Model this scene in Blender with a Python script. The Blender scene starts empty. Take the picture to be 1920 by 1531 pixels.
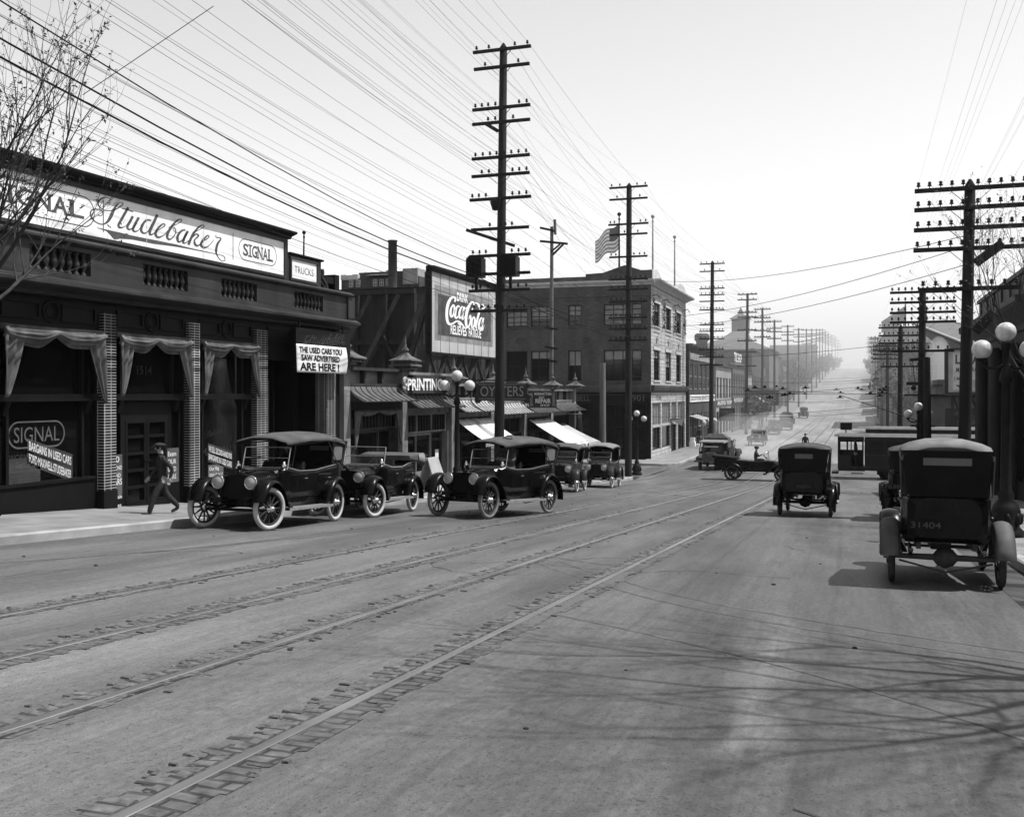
import bpy, bmesh, math, random
from math import sin, cos, tan, atan, atan2, pi, radians, sqrt
from mathutils import Vector, Matrix
random.seed(7)
S = bpy.context.scene
COL = S.collection

# ------------------------------------------------------------------ camera, sky, sun, exposure
F_PX, CX, YH, CAM_H = 1870.0, 960.0, 735.0, 1.6      # a level plate camera with a dropped lens
YAW = atan(640 / F_PX); CC, SS = cos(YAW), sin(YAW)
cam_d = bpy.data.cameras.new('camera'); cam = bpy.data.objects.new('camera', cam_d); COL.objects.link(cam)
cam.location = (0, 0, CAM_H); cam.rotation_euler = (pi / 2, 0, YAW)
cam_d.sensor_width = 36; cam_d.lens = 36 * F_PX / 1920; cam_d.shift_y = -30.5 / 1920
cam_d.clip_start = .05; cam_d.clip_end = 6000
S.camera = cam
SUN_AZ = Vector((.955, .295, 0)).normalized(); SUN_EL = radians(62)
TOSUN = Vector((SUN_AZ.x * cos(SUN_EL), SUN_AZ.y * cos(SUN_EL), sin(SUN_EL)))
W = bpy.data.worlds.new('World'); S.world = W; W.use_nodes = True
wn = W.node_tree.nodes; wl = W.node_tree.links
bg = wn['Background']
sky = wn.new('ShaderNodeTexSky'); sky.sky_type = 'NISHITA'; sky.sun_disc = False
sky.sun_elevation = SUN_EL; sky.sun_rotation = atan2(SUN_AZ.x, SUN_AZ.y)
sky.air_density = .7; sky.dust_density = .2; sky.ozone_density = 1.0; sky.altitude = 20
sep = wn.new('ShaderNodeSeparateColor')                # blue-sensitive plate: the sky seen through its blue light only
wl.new(sky.outputs[0], sep.inputs[0]); wl.new(sep.outputs[2], bg.inputs[0]); bg.inputs[1].default_value = .15
sun_d = bpy.data.lights.new('sun', 'SUN'); sun_o = bpy.data.objects.new('sun', sun_d); COL.objects.link(sun_o)
sun_d.energy = 5.0; sun_d.angle = radians(.5); sun_d.color = (1, 1, 1)
sun_o.rotation_euler = TOSUN.to_track_quat('Z', 'Y').to_euler(); sun_o.location = (60, 20, 80)
S.view_settings.view_transform = 'Standard'; S.view_settings.look = 'None'
S.view_settings.exposure = 0.5; S.view_settings.gamma = 1
S.cycles.use_denoising = True
S.cycles.max_bounces = 6; S.cycles.diffuse_bounces = 3; S.cycles.glossy_bounces = 3
S.cycles.transparent_max_bounces = 12; S.cycles.volume_bounces = 0

# ------------------------------------------------------------------ measuring helpers
def onX(px, py, X):                    # where the sight line of a measured photo point meets the upright plane x = X
    k = (px - CX) / F_PX; d = X / (-SS + k * CC)
    return Vector((X, d * (CC + k * SS), CAM_H - (py - YH) * d / F_PX))
def onY(px, py, Y):                    # ... or the plane y = Y
    k = (px - CX) / F_PX; d = Y / (CC + k * SS)
    return Vector((d * (-SS + k * CC), Y, CAM_H - (py - YH) * d / F_PX))
GP = [(-80, 5), (0, 0), (54, -3.36), (60, -3.66), (66, -3.8), (78, -3.85), (120, -3.68), (150, -3.5), (195, -2.9), (230, -1.5), (270, .6),
      (330, 4.4), (400, 8), (450, 10), (550, 13), (680, 16.3), (800, 19.5), (1000, 23.5), (1250, 23.2), (2600, 5)]
def zg0(Y):
    for (a, b), (c, d) in zip(GP, GP[1:]):
        if Y <= c: return b + (d - b) * (Y - a) / (c - a)
    return 5
def zg(Y):                             # height of the street's middle, smoothed
    w = 1.5 + .035 * max(Y, 0)
    return sum(zg0(Y + w * k) for k in (-1, -.5, 0, .5, 1)) / 5
def xb(Y): return .0105 * max(0, Y - 80)   # the far street bears a little to the right

# ------------------------------------------------------------------ materials (black-and-white plate: neutral greys)
MATS = {}
def newmat(name):
    m = bpy.data.materials.new(name); m.use_nodes = True
    nt = m.node_tree; return m, nt, nt.nodes['Principled BSDF'], nt.nodes, nt.links
def setv(b, **kw):
    al = dict(rough='Roughness', metal='Metallic', spec='Specular IOR Level', coat='Coat Weight', trans='Transmission Weight', sheen='Sheen Weight')
    for k, v in kw.items(): b.inputs[al[k]].default_value = v
def noise_nodes(n, l, scale, stretch=(1, 1, 1), detail=5, coord='Object'):
    tc = n.new('ShaderNodeTexCoord'); mp = n.new('ShaderNodeMapping'); mp.inputs['Scale'].default_value = stretch
    l.new(tc.outputs[coord], mp.inputs[0])
    t = n.new('ShaderNodeTexNoise'); t.inputs['Scale'].default_value = scale; t.inputs['Detail'].default_value = detail
    l.new(mp.outputs[0], t.inputs['Vector']); return t, mp
def ramp(n, l, src, v0, v1, p0=.3, p1=.7):
    r = n.new('ShaderNodeMapRange'); r.inputs['From Min'].default_value = p0; r.inputs['From Max'].default_value = p1
    r.inputs['To Min'].default_value = v0; r.inputs['To Max'].default_value = v1
    l.new(src, r.inputs['Value']); return r.outputs[0]
def math_n(n, l, op, a, b):
    m = n.new('ShaderNodeMath'); m.operation = op
    for k, v in ((0, a), (1, b)):
        if isinstance(v, (int, float)): m.inputs[k].default_value = v
        else: l.new(v, m.inputs[k])
    return m.outputs[0]
def bump(n, l, b, h, strength=.3, dist=.02):
    bp = n.new('ShaderNodeBump'); bp.inputs['Strength'].default_value = strength; bp.inputs['Distance'].default_value = dist
    l.new(h, bp.inputs['Height']); l.new(bp.outputs[0], b.inputs['Normal'])
def M(name, v, rough=.7, var=.25, scale=3., stretch=(1, 1, 1), bmp=0., metal=0, spec=.1, coat=0):
    if name in MATS: return MATS[name]
    m, nt, b, n, l = newmat(name)
    t, _ = noise_nodes(n, l, scale, stretch)
    o = ramp(n, l, t.outputs[0], v * (1 - var), min(.95, v * (1 + var)))
    l.new(o, b.inputs['Base Color']); setv(b, rough=rough, metal=metal, spec=spec, coat=coat)
    if bmp: bump(n, l, b, t.outputs[0], bmp)
    MATS[name] = m; return m
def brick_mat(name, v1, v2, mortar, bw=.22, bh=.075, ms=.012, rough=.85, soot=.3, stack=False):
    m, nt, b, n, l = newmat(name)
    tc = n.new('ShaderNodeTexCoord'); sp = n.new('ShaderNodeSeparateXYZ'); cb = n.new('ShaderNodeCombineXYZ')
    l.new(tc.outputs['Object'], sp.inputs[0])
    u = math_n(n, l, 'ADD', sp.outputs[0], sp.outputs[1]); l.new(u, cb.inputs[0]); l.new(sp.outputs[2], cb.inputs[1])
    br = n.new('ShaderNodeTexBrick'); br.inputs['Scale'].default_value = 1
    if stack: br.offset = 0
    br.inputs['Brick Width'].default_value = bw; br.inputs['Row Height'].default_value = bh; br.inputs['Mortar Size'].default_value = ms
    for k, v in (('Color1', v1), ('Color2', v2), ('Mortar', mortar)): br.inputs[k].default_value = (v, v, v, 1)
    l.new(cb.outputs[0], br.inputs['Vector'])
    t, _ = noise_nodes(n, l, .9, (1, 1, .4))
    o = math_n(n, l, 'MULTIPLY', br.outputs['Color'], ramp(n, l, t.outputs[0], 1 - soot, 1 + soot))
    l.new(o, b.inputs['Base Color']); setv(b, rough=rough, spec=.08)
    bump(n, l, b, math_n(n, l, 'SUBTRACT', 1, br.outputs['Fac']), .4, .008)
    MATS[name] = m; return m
def board_mat(name, v, pitch=.2, axis='z', var=.25, gap=.35, rough=.8):   # boards with dark joints along one axis
    m, nt, b, n, l = newmat(name)
    tc = n.new('ShaderNodeTexCoord'); sp = n.new('ShaderNodeSeparateXYZ'); l.new(tc.outputs['Object'], sp.inputs[0])
    s = sp.outputs[2] if axis == 'z' else math_n(n, l, 'ADD', sp.outputs[0], sp.outputs[1])
    q = math_n(n, l, 'DIVIDE', s, pitch); fr = math_n(n, l, 'FRACT', q, 0); fl = math_n(n, l, 'FLOOR', q, 0)
    wn_ = n.new('ShaderNodeTexWhiteNoise'); wn_.noise_dimensions = '1D'; l.new(fl, wn_.inputs['W'])
    tone = ramp(n, l, wn_.outputs[0], v * (1 - var), v * (1 + var), 0, 1)
    joint = ramp(n, l, fr, gap, 1, .0, .09)
    t, _ = noise_nodes(n, l, 4, (1, 1, .15) if axis != 'z' else (.2, .2, 1))
    o = math_n(n, l, 'MULTIPLY', math_n(n, l, 'MULTIPLY', tone, joint), ramp(n, l, t.outputs[0], .75, 1.2))
    l.new(o, b.inputs['Base Color']); setv(b, rough=rough, spec=.08)
    bump(n, l, b, fr, .15, .01)
    MATS[name] = m; return m
def glass_mat(name, v=.012, rough=.04, spec=.5):
    m, nt, b, n, l = newmat(name); b.inputs['Base Color'].default_value = (v, v, v, 1); setv(b, rough=rough, spec=spec)
    t, _ = noise_nodes(n, l, .7); bump(n, l, b, t.outputs[0], .12, .05); MATS[name] = m; return m
def clear_glass(name):
    m = bpy.data.materials.new(name); m.use_nodes = True; n = m.node_tree.nodes; l = m.node_tree.links; n.remove(n['Principled BSDF'])
    tr = n.new('ShaderNodeBsdfTransparent'); tr.inputs[0].default_value = (.86, .86, .86, 1)
    gl = n.new('ShaderNodeBsdfGlossy'); gl.inputs['Roughness'].default_value = .03
    fr = n.new('ShaderNodeFresnel'); fr.inputs[0].default_value = 1.5; mx = n.new('ShaderNodeMixShader')
    l.new(fr.outputs[0], mx.inputs[0]); l.new(tr.outputs[0], mx.inputs[1]); l.new(gl.outputs[0], mx.inputs[2])
    l.new(mx.outputs[0], n['Material Output'].inputs[0]); MATS[name] = m; return m

# ------------------------------------------------------------------ mesh collector
class MB:
    def __init__(s): s.v = []; s.f = []; s.smooth = []; s.mi = []; s.m = 0
    def add(s, vs, fs, smooth=False):
        o = len(s.v); s.v += [tuple(v) for v in vs]
        for f in fs: s.f.append(tuple(i + o for i in f)); s.smooth.append(smooth); s.mi.append(s.m)
        return s
    def box(s, x0, x1, y0, y1, z0, z1):
        return s.add([(x0, y0, z0), (x1, y0, z0), (x1, y1, z0), (x0, y1, z0), (x0, y0, z1), (x1, y0, z1), (x1, y1, z1), (x0, y1, z1)],
                     [(3, 2, 1, 0), (4, 5, 6, 7), (0, 1, 5, 4), (1, 2, 6, 5), (2, 3, 7, 6), (3, 0, 4, 7)])
    def hexa(s, lo, hi):               # eight corners: lower ring of 4, upper ring of 4
        return s.add(list(lo) + list(hi), [(3, 2, 1, 0), (4, 5, 6, 7), (0, 1, 5, 4), (1, 2, 6, 5), (2, 3, 7, 6), (3, 0, 4, 7)])
    def bar(s, a, b, w, h=None, up=(0, 0, 1)):   # rectangular bar from a to b
        a, b = Vector(a), Vector(b); h = w if h is None else h; d = (b - a).normalized(); up = Vector(up)
        if abs(d.dot(up)) > .98: up = Vector((0, 1, 0)) if abs(d.y) < .9 else Vector((1, 0, 0))
        r = d.cross(up).normalized(); u = r.cross(d).normalized(); R, U = r * w / 2, u * h / 2
        return s.hexa([a - R - U, a + R - U, a + R + U, a - R + U][::1], [b - R - U, b + R - U, b + R + U, b - R + U])
    def tube(s, pts, r, n=8, caps=True, smooth=True):
        pts = [Vector(p) for p in pts]; rs = r if isinstance(r, (list, tuple)) else [r] * len(pts); vs = []; fs = []
        ref = None
        for i, p in enumerate(pts):
            d = (pts[min(i + 1, len(pts) - 1)] - pts[max(i - 1, 0)])
            d = d.normalized() if d.length > 1e-9 else Vector((0, 0, 1))
            if ref is None: ref = Vector((0, 0, 1)) if abs(d.z) < .9 else Vector((1, 0, 0))
            a = d.cross(ref); a = a.normalized() if a.length > 1e-6 else d.orthogonal().normalized()
            b = a.cross(d).normalized(); ref = b
            for k in range(n): t = 2 * pi * k / n; vs.append(p + (a * cos(t) + b * sin(t)) * rs[i])
        for i in range(len(pts) - 1):
            for k in range(n): k2 = (k + 1) % n; fs.append((i * n + k, i * n + k2, (i + 1) * n + k2, (i + 1) * n + k))
        s.add(vs, fs, smooth)
        if caps and n > 2:
            s.add(vs[:n], [tuple(range(n))[::-1]]); s.add(vs[-n:], [tuple(range(n))])
        return s
    def lathe(s, prof, c=(0, 0, 0), axis='z', n=16, smooth=True):
        vs = []; fs = []; c = Vector(c)
        for (r, h) in prof:
            for k in range(n):
                t = 2 * pi * k / n; a, b = r * cos(t), r * sin(t)
                vs.append(c + Vector({'z': (a, b, h), 'x': (h, a, b), 'y': (b, h, a)}[axis]))
        for i in range(len(prof) - 1):
            for k in range(n): k2 = (k + 1) % n; fs.append((i * n + k, i * n + k2, (i + 1) * n + k2, (i + 1) * n + k))
        s.add(vs, fs, smooth); return s
    def sphere(s, c, r, n=14, m=9, sc=(1, 1, 1)):
        c = Vector(c); vs = []; fs = []
        for i in range(m + 1):
            p = pi * i / m
            for k in range(n): t = 2 * pi * k / n; vs.append(c + Vector((r * sc[0] * sin(p) * cos(t), r * sc[1] * sin(p) * sin(t), r * sc[2] * cos(p))))
        for i in range(m):
            for k in range(n): k2 = (k + 1) % n; fs.append((i * n + k, (i + 1) * n + k, (i + 1) * n + k2, i * n + k2))
        s.add(vs, fs, True); return s
    def torus(s, c, R, r, axis='x', n=24, m=8, sq=1.0):
        vs = []; fs = []; c = Vector(c)
        for i in range(n):
            t = 2 * pi * i / n
            for k in range(m):
                q = 2 * pi * k / m; a = R + r * cos(q); h = r * sq * sin(q)
                vs.append(c + Vector({'x': (h, a * cos(t), a * sin(t)), 'y': (a * cos(t), h, a * sin(t)), 'z': (a * cos(t), a * sin(t), h)}[axis]))
        for i in range(n):
            for k in range(m): fs.append((i * m + k, ((i + 1) % n) * m + k, ((i + 1) % n) * m + (k + 1) % m, i * m + (k + 1) % m))
        s.add(vs, fs, True); return s
    def loft(s, rings, close=True, caps=True, smooth=False):   # rings: lists of points with the same count
        n = len(rings[0]); vs = [p for r in rings for p in r]; fs = []
        for i in range(len(rings) - 1):
            for k in range(n if close else n - 1): k2 = (k + 1) % n; fs.append((i * n + k, i * n + k2, (i + 1) * n + k2, (i + 1) * n + k))
        s.add(vs, fs, smooth)
        if caps and close:
            s.add(rings[0], [tuple(range(n))[::-1]]); s.add(rings[-1], [tuple(range(n))])
        return s
    def grid(s, fn, nu, nv, smooth=True):
        vs = [fn(i / nu, j / nv) for i in range(nu + 1) for j in range(nv + 1)]
        fs = [(i * (nv + 1) + j, (i + 1) * (nv + 1) + j, (i + 1) * (nv + 1) + j + 1, i * (nv + 1) + j + 1) for i in range(nu) for j in range(nv)]
        return s.add(vs, fs, smooth)
    def build(s, name, mat, parent=None, at=None, solid=0, bevel=0):
        me = bpy.data.meshes.new(name)
        off = Vector(at) if at is not None else (root_of(parent) if parent is not None else Vector((0, 0, 0)))
        me.from_pydata([(v[0] - off.x, v[1] - off.y, v[2] - off.z) for v in s.v], [], s.f)
        for i, p in enumerate(me.polygons): p.use_smooth = s.smooth[i]; p.material_index = s.mi[i]
        for mm in (mat if isinstance(mat, (list, tuple)) else [mat]): me.materials.append(mm)
        bm = bmesh.new(); bm.from_mesh(me); bmesh.ops.recalc_face_normals(bm, faces=bm.faces); bm.to_mesh(me); bm.free()
        me.update()
        o = bpy.data.objects.new(name, me); COL.objects.link(o)
        if parent is not None: o.parent = parent
        elif at is not None: o.location = off
        if solid:
            q = o.modifiers.new('thick', 'SOLIDIFY'); q.thickness = solid; q.offset = 0
        if bevel:
            q = o.modifiers.new('bevel', 'BEVEL'); q.width = bevel; q.segments = 2; q.limit_method = 'ANGLE'
        return o
LOCALROOT = set()
def root_of(o):                        # parts of set-out things are built in world coordinates, parts of vehicles in their own
    while o.parent is not None: o = o.parent
    return Vector((0, 0, 0)) if o.name in LOCALROOT else Vector(o.location)
def tag(o, label, cat, group=None, kind=None):
    if label: o['label'] = label
    if cat: o['category'] = cat
    if group: o['group'] = group
    if kind: o['kind'] = kind
    return o
def thing(name, label, cat, loc=(0, 0, 0), group=None, local=False):
    o = bpy.data.objects.new(name, None); COL.objects.link(o); o.location = loc; o.empty_display_size = .2
    if local: LOCALROOT.add(o.name)
    return tag(o, label, cat, group)
def struct(o): o['kind'] = 'structure'; return o
def kids(o): return [c for c in CH.get(o.name, [])]
CH = {}
def copy_tree(o, parent=None):
    c = o.copy(); COL.objects.link(c); c.parent = parent
    if o.name in LOCALROOT: LOCALROOT.add(c.name)
    for ch in o.children: copy_tree(ch, c)
    return c
# ------------------------------------------------------------------ lettering
TXT = {}
def text_geo(s, bold=0.0):
    k = (s, round(bold, 4))
    if k in TXT: return TXT[k]
    cu = bpy.data.curves.new('lettering', 'FONT'); cu.body = s; cu.size = 1; cu.offset = bold; cu.resolution_u = 3
    o = bpy.data.objects.new('lettering', cu); COL.objects.link(o)
    dg = bpy.context.evaluated_depsgraph_get(); me = o.evaluated_get(dg).to_mesh()
    vs = [(v.co.x, v.co.y) for v in me.vertices]; fs = [tuple(p.vertices) for p in me.polygons]
    o.evaluated_get(dg).to_mesh_clear(); bpy.data.objects.remove(o); bpy.data.curves.remove(cu)
    xs = [v[0] for v in vs] or [0]; ys = [v[1] for v in vs] or [0]
    TXT[k] = (vs, fs, min(xs), max(xs), min(ys), max(ys)); return TXT[k]
def letter(mb, s, org, u, v, w, h, bold=.012, slant=0.0, rise=0.0):   # text fitted into a w x h box whose lower left corner is org
    vs, fs, x0, x1, y0, y1 = text_geo(s, bold); org, u, v = Vector(org), Vector(u), Vector(v)
    out = []
    for (x, y) in vs:
        a = (x - x0) / (x1 - x0); b = (y - y0) / (y1 - y0)
        out.append(org + u * (a * w + b * h * slant) + v * (b * h + a * rise))
    mb.add(out, fs)
def catmull(pts, n=6):
    P = [pts[0]] + list(pts) + [pts[-1]]; out = []
    for i in range(1, len(P) - 2):
        for k in range(n):
            t = k / n
            out.append(tuple(.5 * ((2 * P[i][j]) + (-P[i - 1][j] + P[i + 1][j]) * t + (2 * P[i - 1][j] - 5 * P[i][j] + 4 * P[i + 1][j] - P[i + 2][j]) * t * t
                                   + (-P[i - 1][j] + 3 * P[i][j] - 3 * P[i + 1][j] + P[i + 2][j]) * t ** 3) for j in range(len(P[i]))))
    out.append(tuple(pts[-1])); return out
def stroke(mb, pts, fn, n=5):          # pts: (a, b, width) in drawing units; fn maps (a, b) to the plane
    P = catmull(pts, n); L = []; R = []
    for i, p in enumerate(P):
        q0, q1 = P[max(i - 1, 0)], P[min(i + 1, len(P) - 1)]
        dx, dy = q1[0] - q0[0], q1[1] - q0[1]; ln = sqrt(dx * dx + dy * dy) or 1
        nx, ny = -dy / ln * p[2] / 2, dx / ln * p[2] / 2
        L.append(fn(p[0] + nx, p[1] + ny)); R.append(fn(p[0] - nx, p[1] - ny))
    k = len(P); mb.add(L + R, [(i, i + 1, k + i + 1, k + i) for i in range(k - 1)])
UY, UX, UZ = (0, 1, 0), (1, 0, 0), (0, 0, 1)
# ------------------------------------------------------------------ street, pavements, ground
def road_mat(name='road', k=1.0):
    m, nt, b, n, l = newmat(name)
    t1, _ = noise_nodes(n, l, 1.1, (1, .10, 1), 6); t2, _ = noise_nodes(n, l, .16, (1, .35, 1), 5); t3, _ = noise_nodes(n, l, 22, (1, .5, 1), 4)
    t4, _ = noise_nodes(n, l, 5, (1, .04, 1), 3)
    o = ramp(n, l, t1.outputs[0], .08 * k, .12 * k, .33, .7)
    o = math_n(n, l, 'MULTIPLY', o, ramp(n, l, t2.outputs[0], .72, 1.18, .34, .66))
    o = math_n(n, l, 'MULTIPLY', o, ramp(n, l, t3.outputs[0], .86, 1.12))
    o = math_n(n, l, 'MULTIPLY', o, ramp(n, l, t4.outputs[0], .92, 1.06, .35, .6))
    # an old pale patch of worn paving down the lane nearest the camera, and darker oil drips
    tc = n.new('ShaderNodeTexCoord'); sp = n.new('ShaderNodeSeparateXYZ'); l.new(tc.outputs['Object'], sp.inputs[0])
    dx = math_n(n, l, 'ABSOLUTE', math_n(n, l, 'ADD', sp.outputs[0], math_n(n, l, 'ADD', .62, math_n(n, l, 'MULTIPLY', sp.outputs[1], .0))), 0)
    t5, _ = noise_nodes(n, l, 2.3, (1, .38, 1), 7)
    band = math_n(n, l, 'MULTIPLY', ramp(n, l, dx, 1, 0, .05, .34), ramp(n, l, t5.outputs[0], 0, 1, .48, .6))
    near = ramp(n, l, sp.outputs[1], 1, 0, 8.2, 11.5)
    band = math_n(n, l, 'MULTIPLY', band, near)
    o = math_n(n, l, 'ADD', o, math_n(n, l, 'MULTIPLY', band, .055))
    t6, _ = noise_nodes(n, l, .9, (1, .35, 1), 5)
    o = math_n(n, l, 'MULTIPLY', o, ramp(n, l, t6.outputs[0], .74, 1.02, .3, .52))
    t7, _ = noise_nodes(n, l, 130, (1, 1, 1), 2); t8, _ = noise_nodes(n, l, 26, (1, .03, 1), 3); t9, _ = noise_nodes(n, l, 48, (1, .7, 1), 3)
    o = math_n(n, l, 'MULTIPLY', o, ramp(n, l, t7.outputs[0], .72, 1.28, .3, .7)); o = math_n(n, l, 'MULTIPLY', o, ramp(n, l, t8.outputs[0], .91, 1.07, .35, .65)); o = math_n(n, l, 'MULTIPLY', o, ramp(n, l, t9.outputs[0], .55, 1.0, .3, .42))
    l.new(o, b.inputs['Base Color']); setv(b, rough=.62, spec=.12)
    l.new(ramp(n, l, t1.outputs[0], .5, .75), b.inputs['Roughness'])
    bump(n, l, b, math_n(n, l, 'ADD', t3.outputs[0], math_n(n, l, 'MULTIPLY', t1.outputs[0], 2)), .35, .012)
    return m
def sidewalk_mat(name, v):
    m, nt, b, n, l = newmat(name)
    tc = n.new('ShaderNodeTexCoord'); br = n.new('ShaderNodeTexBrick'); br.offset = 0
    br.inputs['Scale'].default_value = 1; br.inputs['Brick Width'].default_value = 1.5; br.inputs['Row Height'].default_value = 1.5
    br.inputs['Mortar Size'].default_value = .012
    for k, q in (('Color1', v), ('Color2', v * .88), ('Mortar', v * .45)): br.inputs[k].default_value = (q, q, q, 1)
    l.new(tc.outputs['Object'], br.inputs['Vector'])
    t, _ = noise_nodes(n, l, 1.2, (1, 1, 1), 7)
    l.new(math_n(n, l, 'MULTIPLY', br.outputs['Color'], ramp(n, l, t.outputs[0], .7, 1.2)), b.inputs['Base Color'])
    setv(b, rough=.85, spec=.25); t2, _ = noise_nodes(n, l, 40); bump(n, l, b, t2.outputs[0], .2, .005); return m
MR = road_mat(); MSW = sidewalk_mat('pavement', .19); MKERB = M('kerb', .26, .8, .3, 2.5, (1, .6, 1), .3)
MGROUND = M('earth', .13, .95, .4, .4, bmp=.3)
XL, XR, XW, XRW = -12.3, 2.3, -15.0, 5.6
Y0C, Y1C = 60.0, 73.0                 # the cross street
ys = [-60 + 6 * i for i in range(20)] + [60 + 5 * i for i in range(0, 90)] + [510 + 20 * i for i in range(0, 105)]
ys = sorted(set(ys))
def strip(xa, xb_, ylist, dz, bend=True):
    mb = MB(); vs = []
    for y in ylist: o = xb(y) if bend else 0; vs += [(xa + o, y, zg(y) + dz), (xb_ + o, y, zg(y) + dz)]
    mb.add(vs, [(2 * i, 2 * i + 1, 2 * i + 3, 2 * i + 2) for i in range(len(ylist) - 1)]); return mb
mb = MB(); xs = [-700, -250, -80, -45, XW, XRW, 40, 90, 300, 900]
vs = [(x + xb(y), y, zg(y) - .12 + (.012 * max(0, abs(x + 5) - 60) if y > 150 else 0)) for y in ys for x in xs]
k = len(xs); mb.add(vs, [(i * k + j, i * k + j + 1, (i + 1) * k + j + 1, (i + 1) * k + j) for i in range(len(ys) - 1) for j in range(k - 1)], True)
struct(mb.build('ground', MGROUND))
yl = sorted(set([y for y in ys if y <= 1150] + [-8 + i for i in range(70)]))
struct(strip(XL, XR, [y for y in yl if y <= 80], 0).build('road', MR))
struct(strip(XL, XR, [y for y in yl if y >= 80], 0).build('hill_road', road_mat('hill_road_haze', 2.4)))   # same road, paled to put the bright haze into its colour
cs = [-170, -60, XL]; 
struct(MB().add([(-170, Y0C, zg(60) - .02), (XL, Y0C, zg(60) - .004), (XL, Y1C, zg(Y1C) - .004), (-170, Y1C, zg(Y1C) - .02)], [(0, 1, 2, 3)]).build('cross_street', MR))
struct(MB().add([(XR, Y0C, zg(60) - .004), (170, Y0C, zg(60) - .02), (170, Y1C, zg(Y1C) - .02), (XR, Y1C, zg(Y1C) - .004)], [(0, 1, 2, 3)]).build('cross_street', MR))
# pavements with kerb stones, rounded at the corners
def pavement(xo, xw, ya, yb, side, r=2.2, round_a=False, round_b=False, hgt=.15):
    n = max(2, int((yb - ya) / 2.0)); yv = [ya + (yb - ya) * i / n for i in range(n + 1)]
    edge = []
    def arc(y, sgn, first):
        a = []
        for i in range(7):
            t = pi / 2 * i / 6
            a.append((xo + side * (r - r * cos(t)) * 1, y + sgn * (r * sin(t) - r)))
        return a[::-1] if first else a
    ys_ = [y for y in yv if (not round_a or y > ya + r) and (not round_b or y < yb - r)]
    edge = ([(x, y) for x, y in arc(ya, -1, True)] if round_a else []) + [(xo, y) for y in ys_] + (arc(yb, 1, False) if round_b else [])
    top = MB(); k = len(edge); vs = []
    for (x, y) in edge: z = zg(y) + hgt; vs += [(x + side * .16 + xb(y), y, z), (xw + xb(y), y, z + .06)]
    top.add(vs, [(2 * i, 2 * i + 1, 2 * i + 3, 2 * i + 2) for i in range(k - 1)])
    if round_b: x, y = edge[-1]
    struct(top.build('pavement', MSW))
    kb = MB(); vs = []
    for (x, y) in edge:
        z = zg(y); o = xb(y); vs += [(x + o, y, z - .1), (x + o, y, z + hgt - .02), (x + side * .025 + o, y, z + hgt + .003), (x + side * .17 + o, y, z + hgt + .003)]
    kb.add(vs, [(4 * i + j, 4 * i + 4 + j, 4 * i + 5 + j, 4 * i + 1 + j) for i in range(k - 1) for j in range(3)])
    struct(kb.build('kerb', MKERB))
    for fl, y in ((round_a, ya), (round_b, yb)):         # the kerb along the cross street
        if not fl: continue
        q = MB(); x0, x1 = sorted((xo + side * r, xw)); sg = 1 if y == yb else -1
        q.box(x0, x1, min(y - sg * .17, y), max(y - sg * .17, y), zg(y) - .15, zg(y) + hgt + .003); struct(q.build('kerb', MKERB))
pavement(XL, XW - .3, -8, Y0C, -1, round_b=True)
pavement(XL, XW - .3, Y1C, 152, -1, round_a=True)
pavement(XL, XW - 1.0, 162, 300, -1)
pavement(XL, XW - 1.0, 312, 620, -1)
pavement(XR, XRW + .3, -8, Y0C, 1, round_b=True)
pavement(XR, XRW + .3, Y1C, 152, 1, round_a=True)
pavement(XR, XRW + .3, 162, 620, 1)
q = MB(); zc = zg(76)
q.box(-52, XW - .31, Y1C + .17, Y1C + 4.2, zc - .2, zc + .16); q.box(XRW + .31, 60, Y1C + .17, Y1C + 3.5, zc - .2, zc + .16); struct(q.build('pavement', MSW))
q = MB(); q.box(-52, XW - .31, Y1C, Y1C + .17, zc - .2, zc + .163); q.box(XRW + .31, 60, Y1C, Y1C + .17, zc - .2, zc + .163); struct(q.build('kerb', MKERB))
# a brick gutter beside the right-hand kerb
MGUT = brick_mat('gutter_brick', .08, .055, .025, .24, .11, .014)
struct(strip(XR - .55, XR, [-8 + i for i in range(69)], .004).build('brick_gutter', MGUT))
# tram rails with toothed brick courses on both sides
MRAIL = M('rail_steel', .32, .34, .3, 6, (1, .1, 1), metal=.85); MBRK = M('track_brick', .085, .85, .45, 7, bmp=.4); MGRV = M('groove_dirt', .04, .9, .4, 5)
RAILS = [-7.38, -5.88, -4.44, -2.97]
def rail_z(y): return zg(y)
ylr = [-4 + 1.0 * i for i in range(66)] + [66 + 4 * i for i in range(120)]
for x in RAILS:
    mb = MB(); vs = []
    for y in ylr:
        z = rail_z(y); o = xb(y)
        for dx, dz in ((-.036, .004), (-.032, .0085), (.032, .0085), (.036, .004)): vs.append((x + dx + o, y, z + dz))
    mb.add(vs, [(4 * i + j, 4 * i + 4 + j, 4 * i + 5 + j, 4 * i + 1 + j) for i in range(len(ylr) - 1) for j in range(3)]); struct(mb.build('tram_rail', MRAIL))
    g = 1 if x in (RAILS[0], RAILS[2]) else -1
    struct(strip(x + g * .04, x + g * .115, ylr, .0045).build('rail_groove', MGRV))
rnd = random.Random(3)
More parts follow.
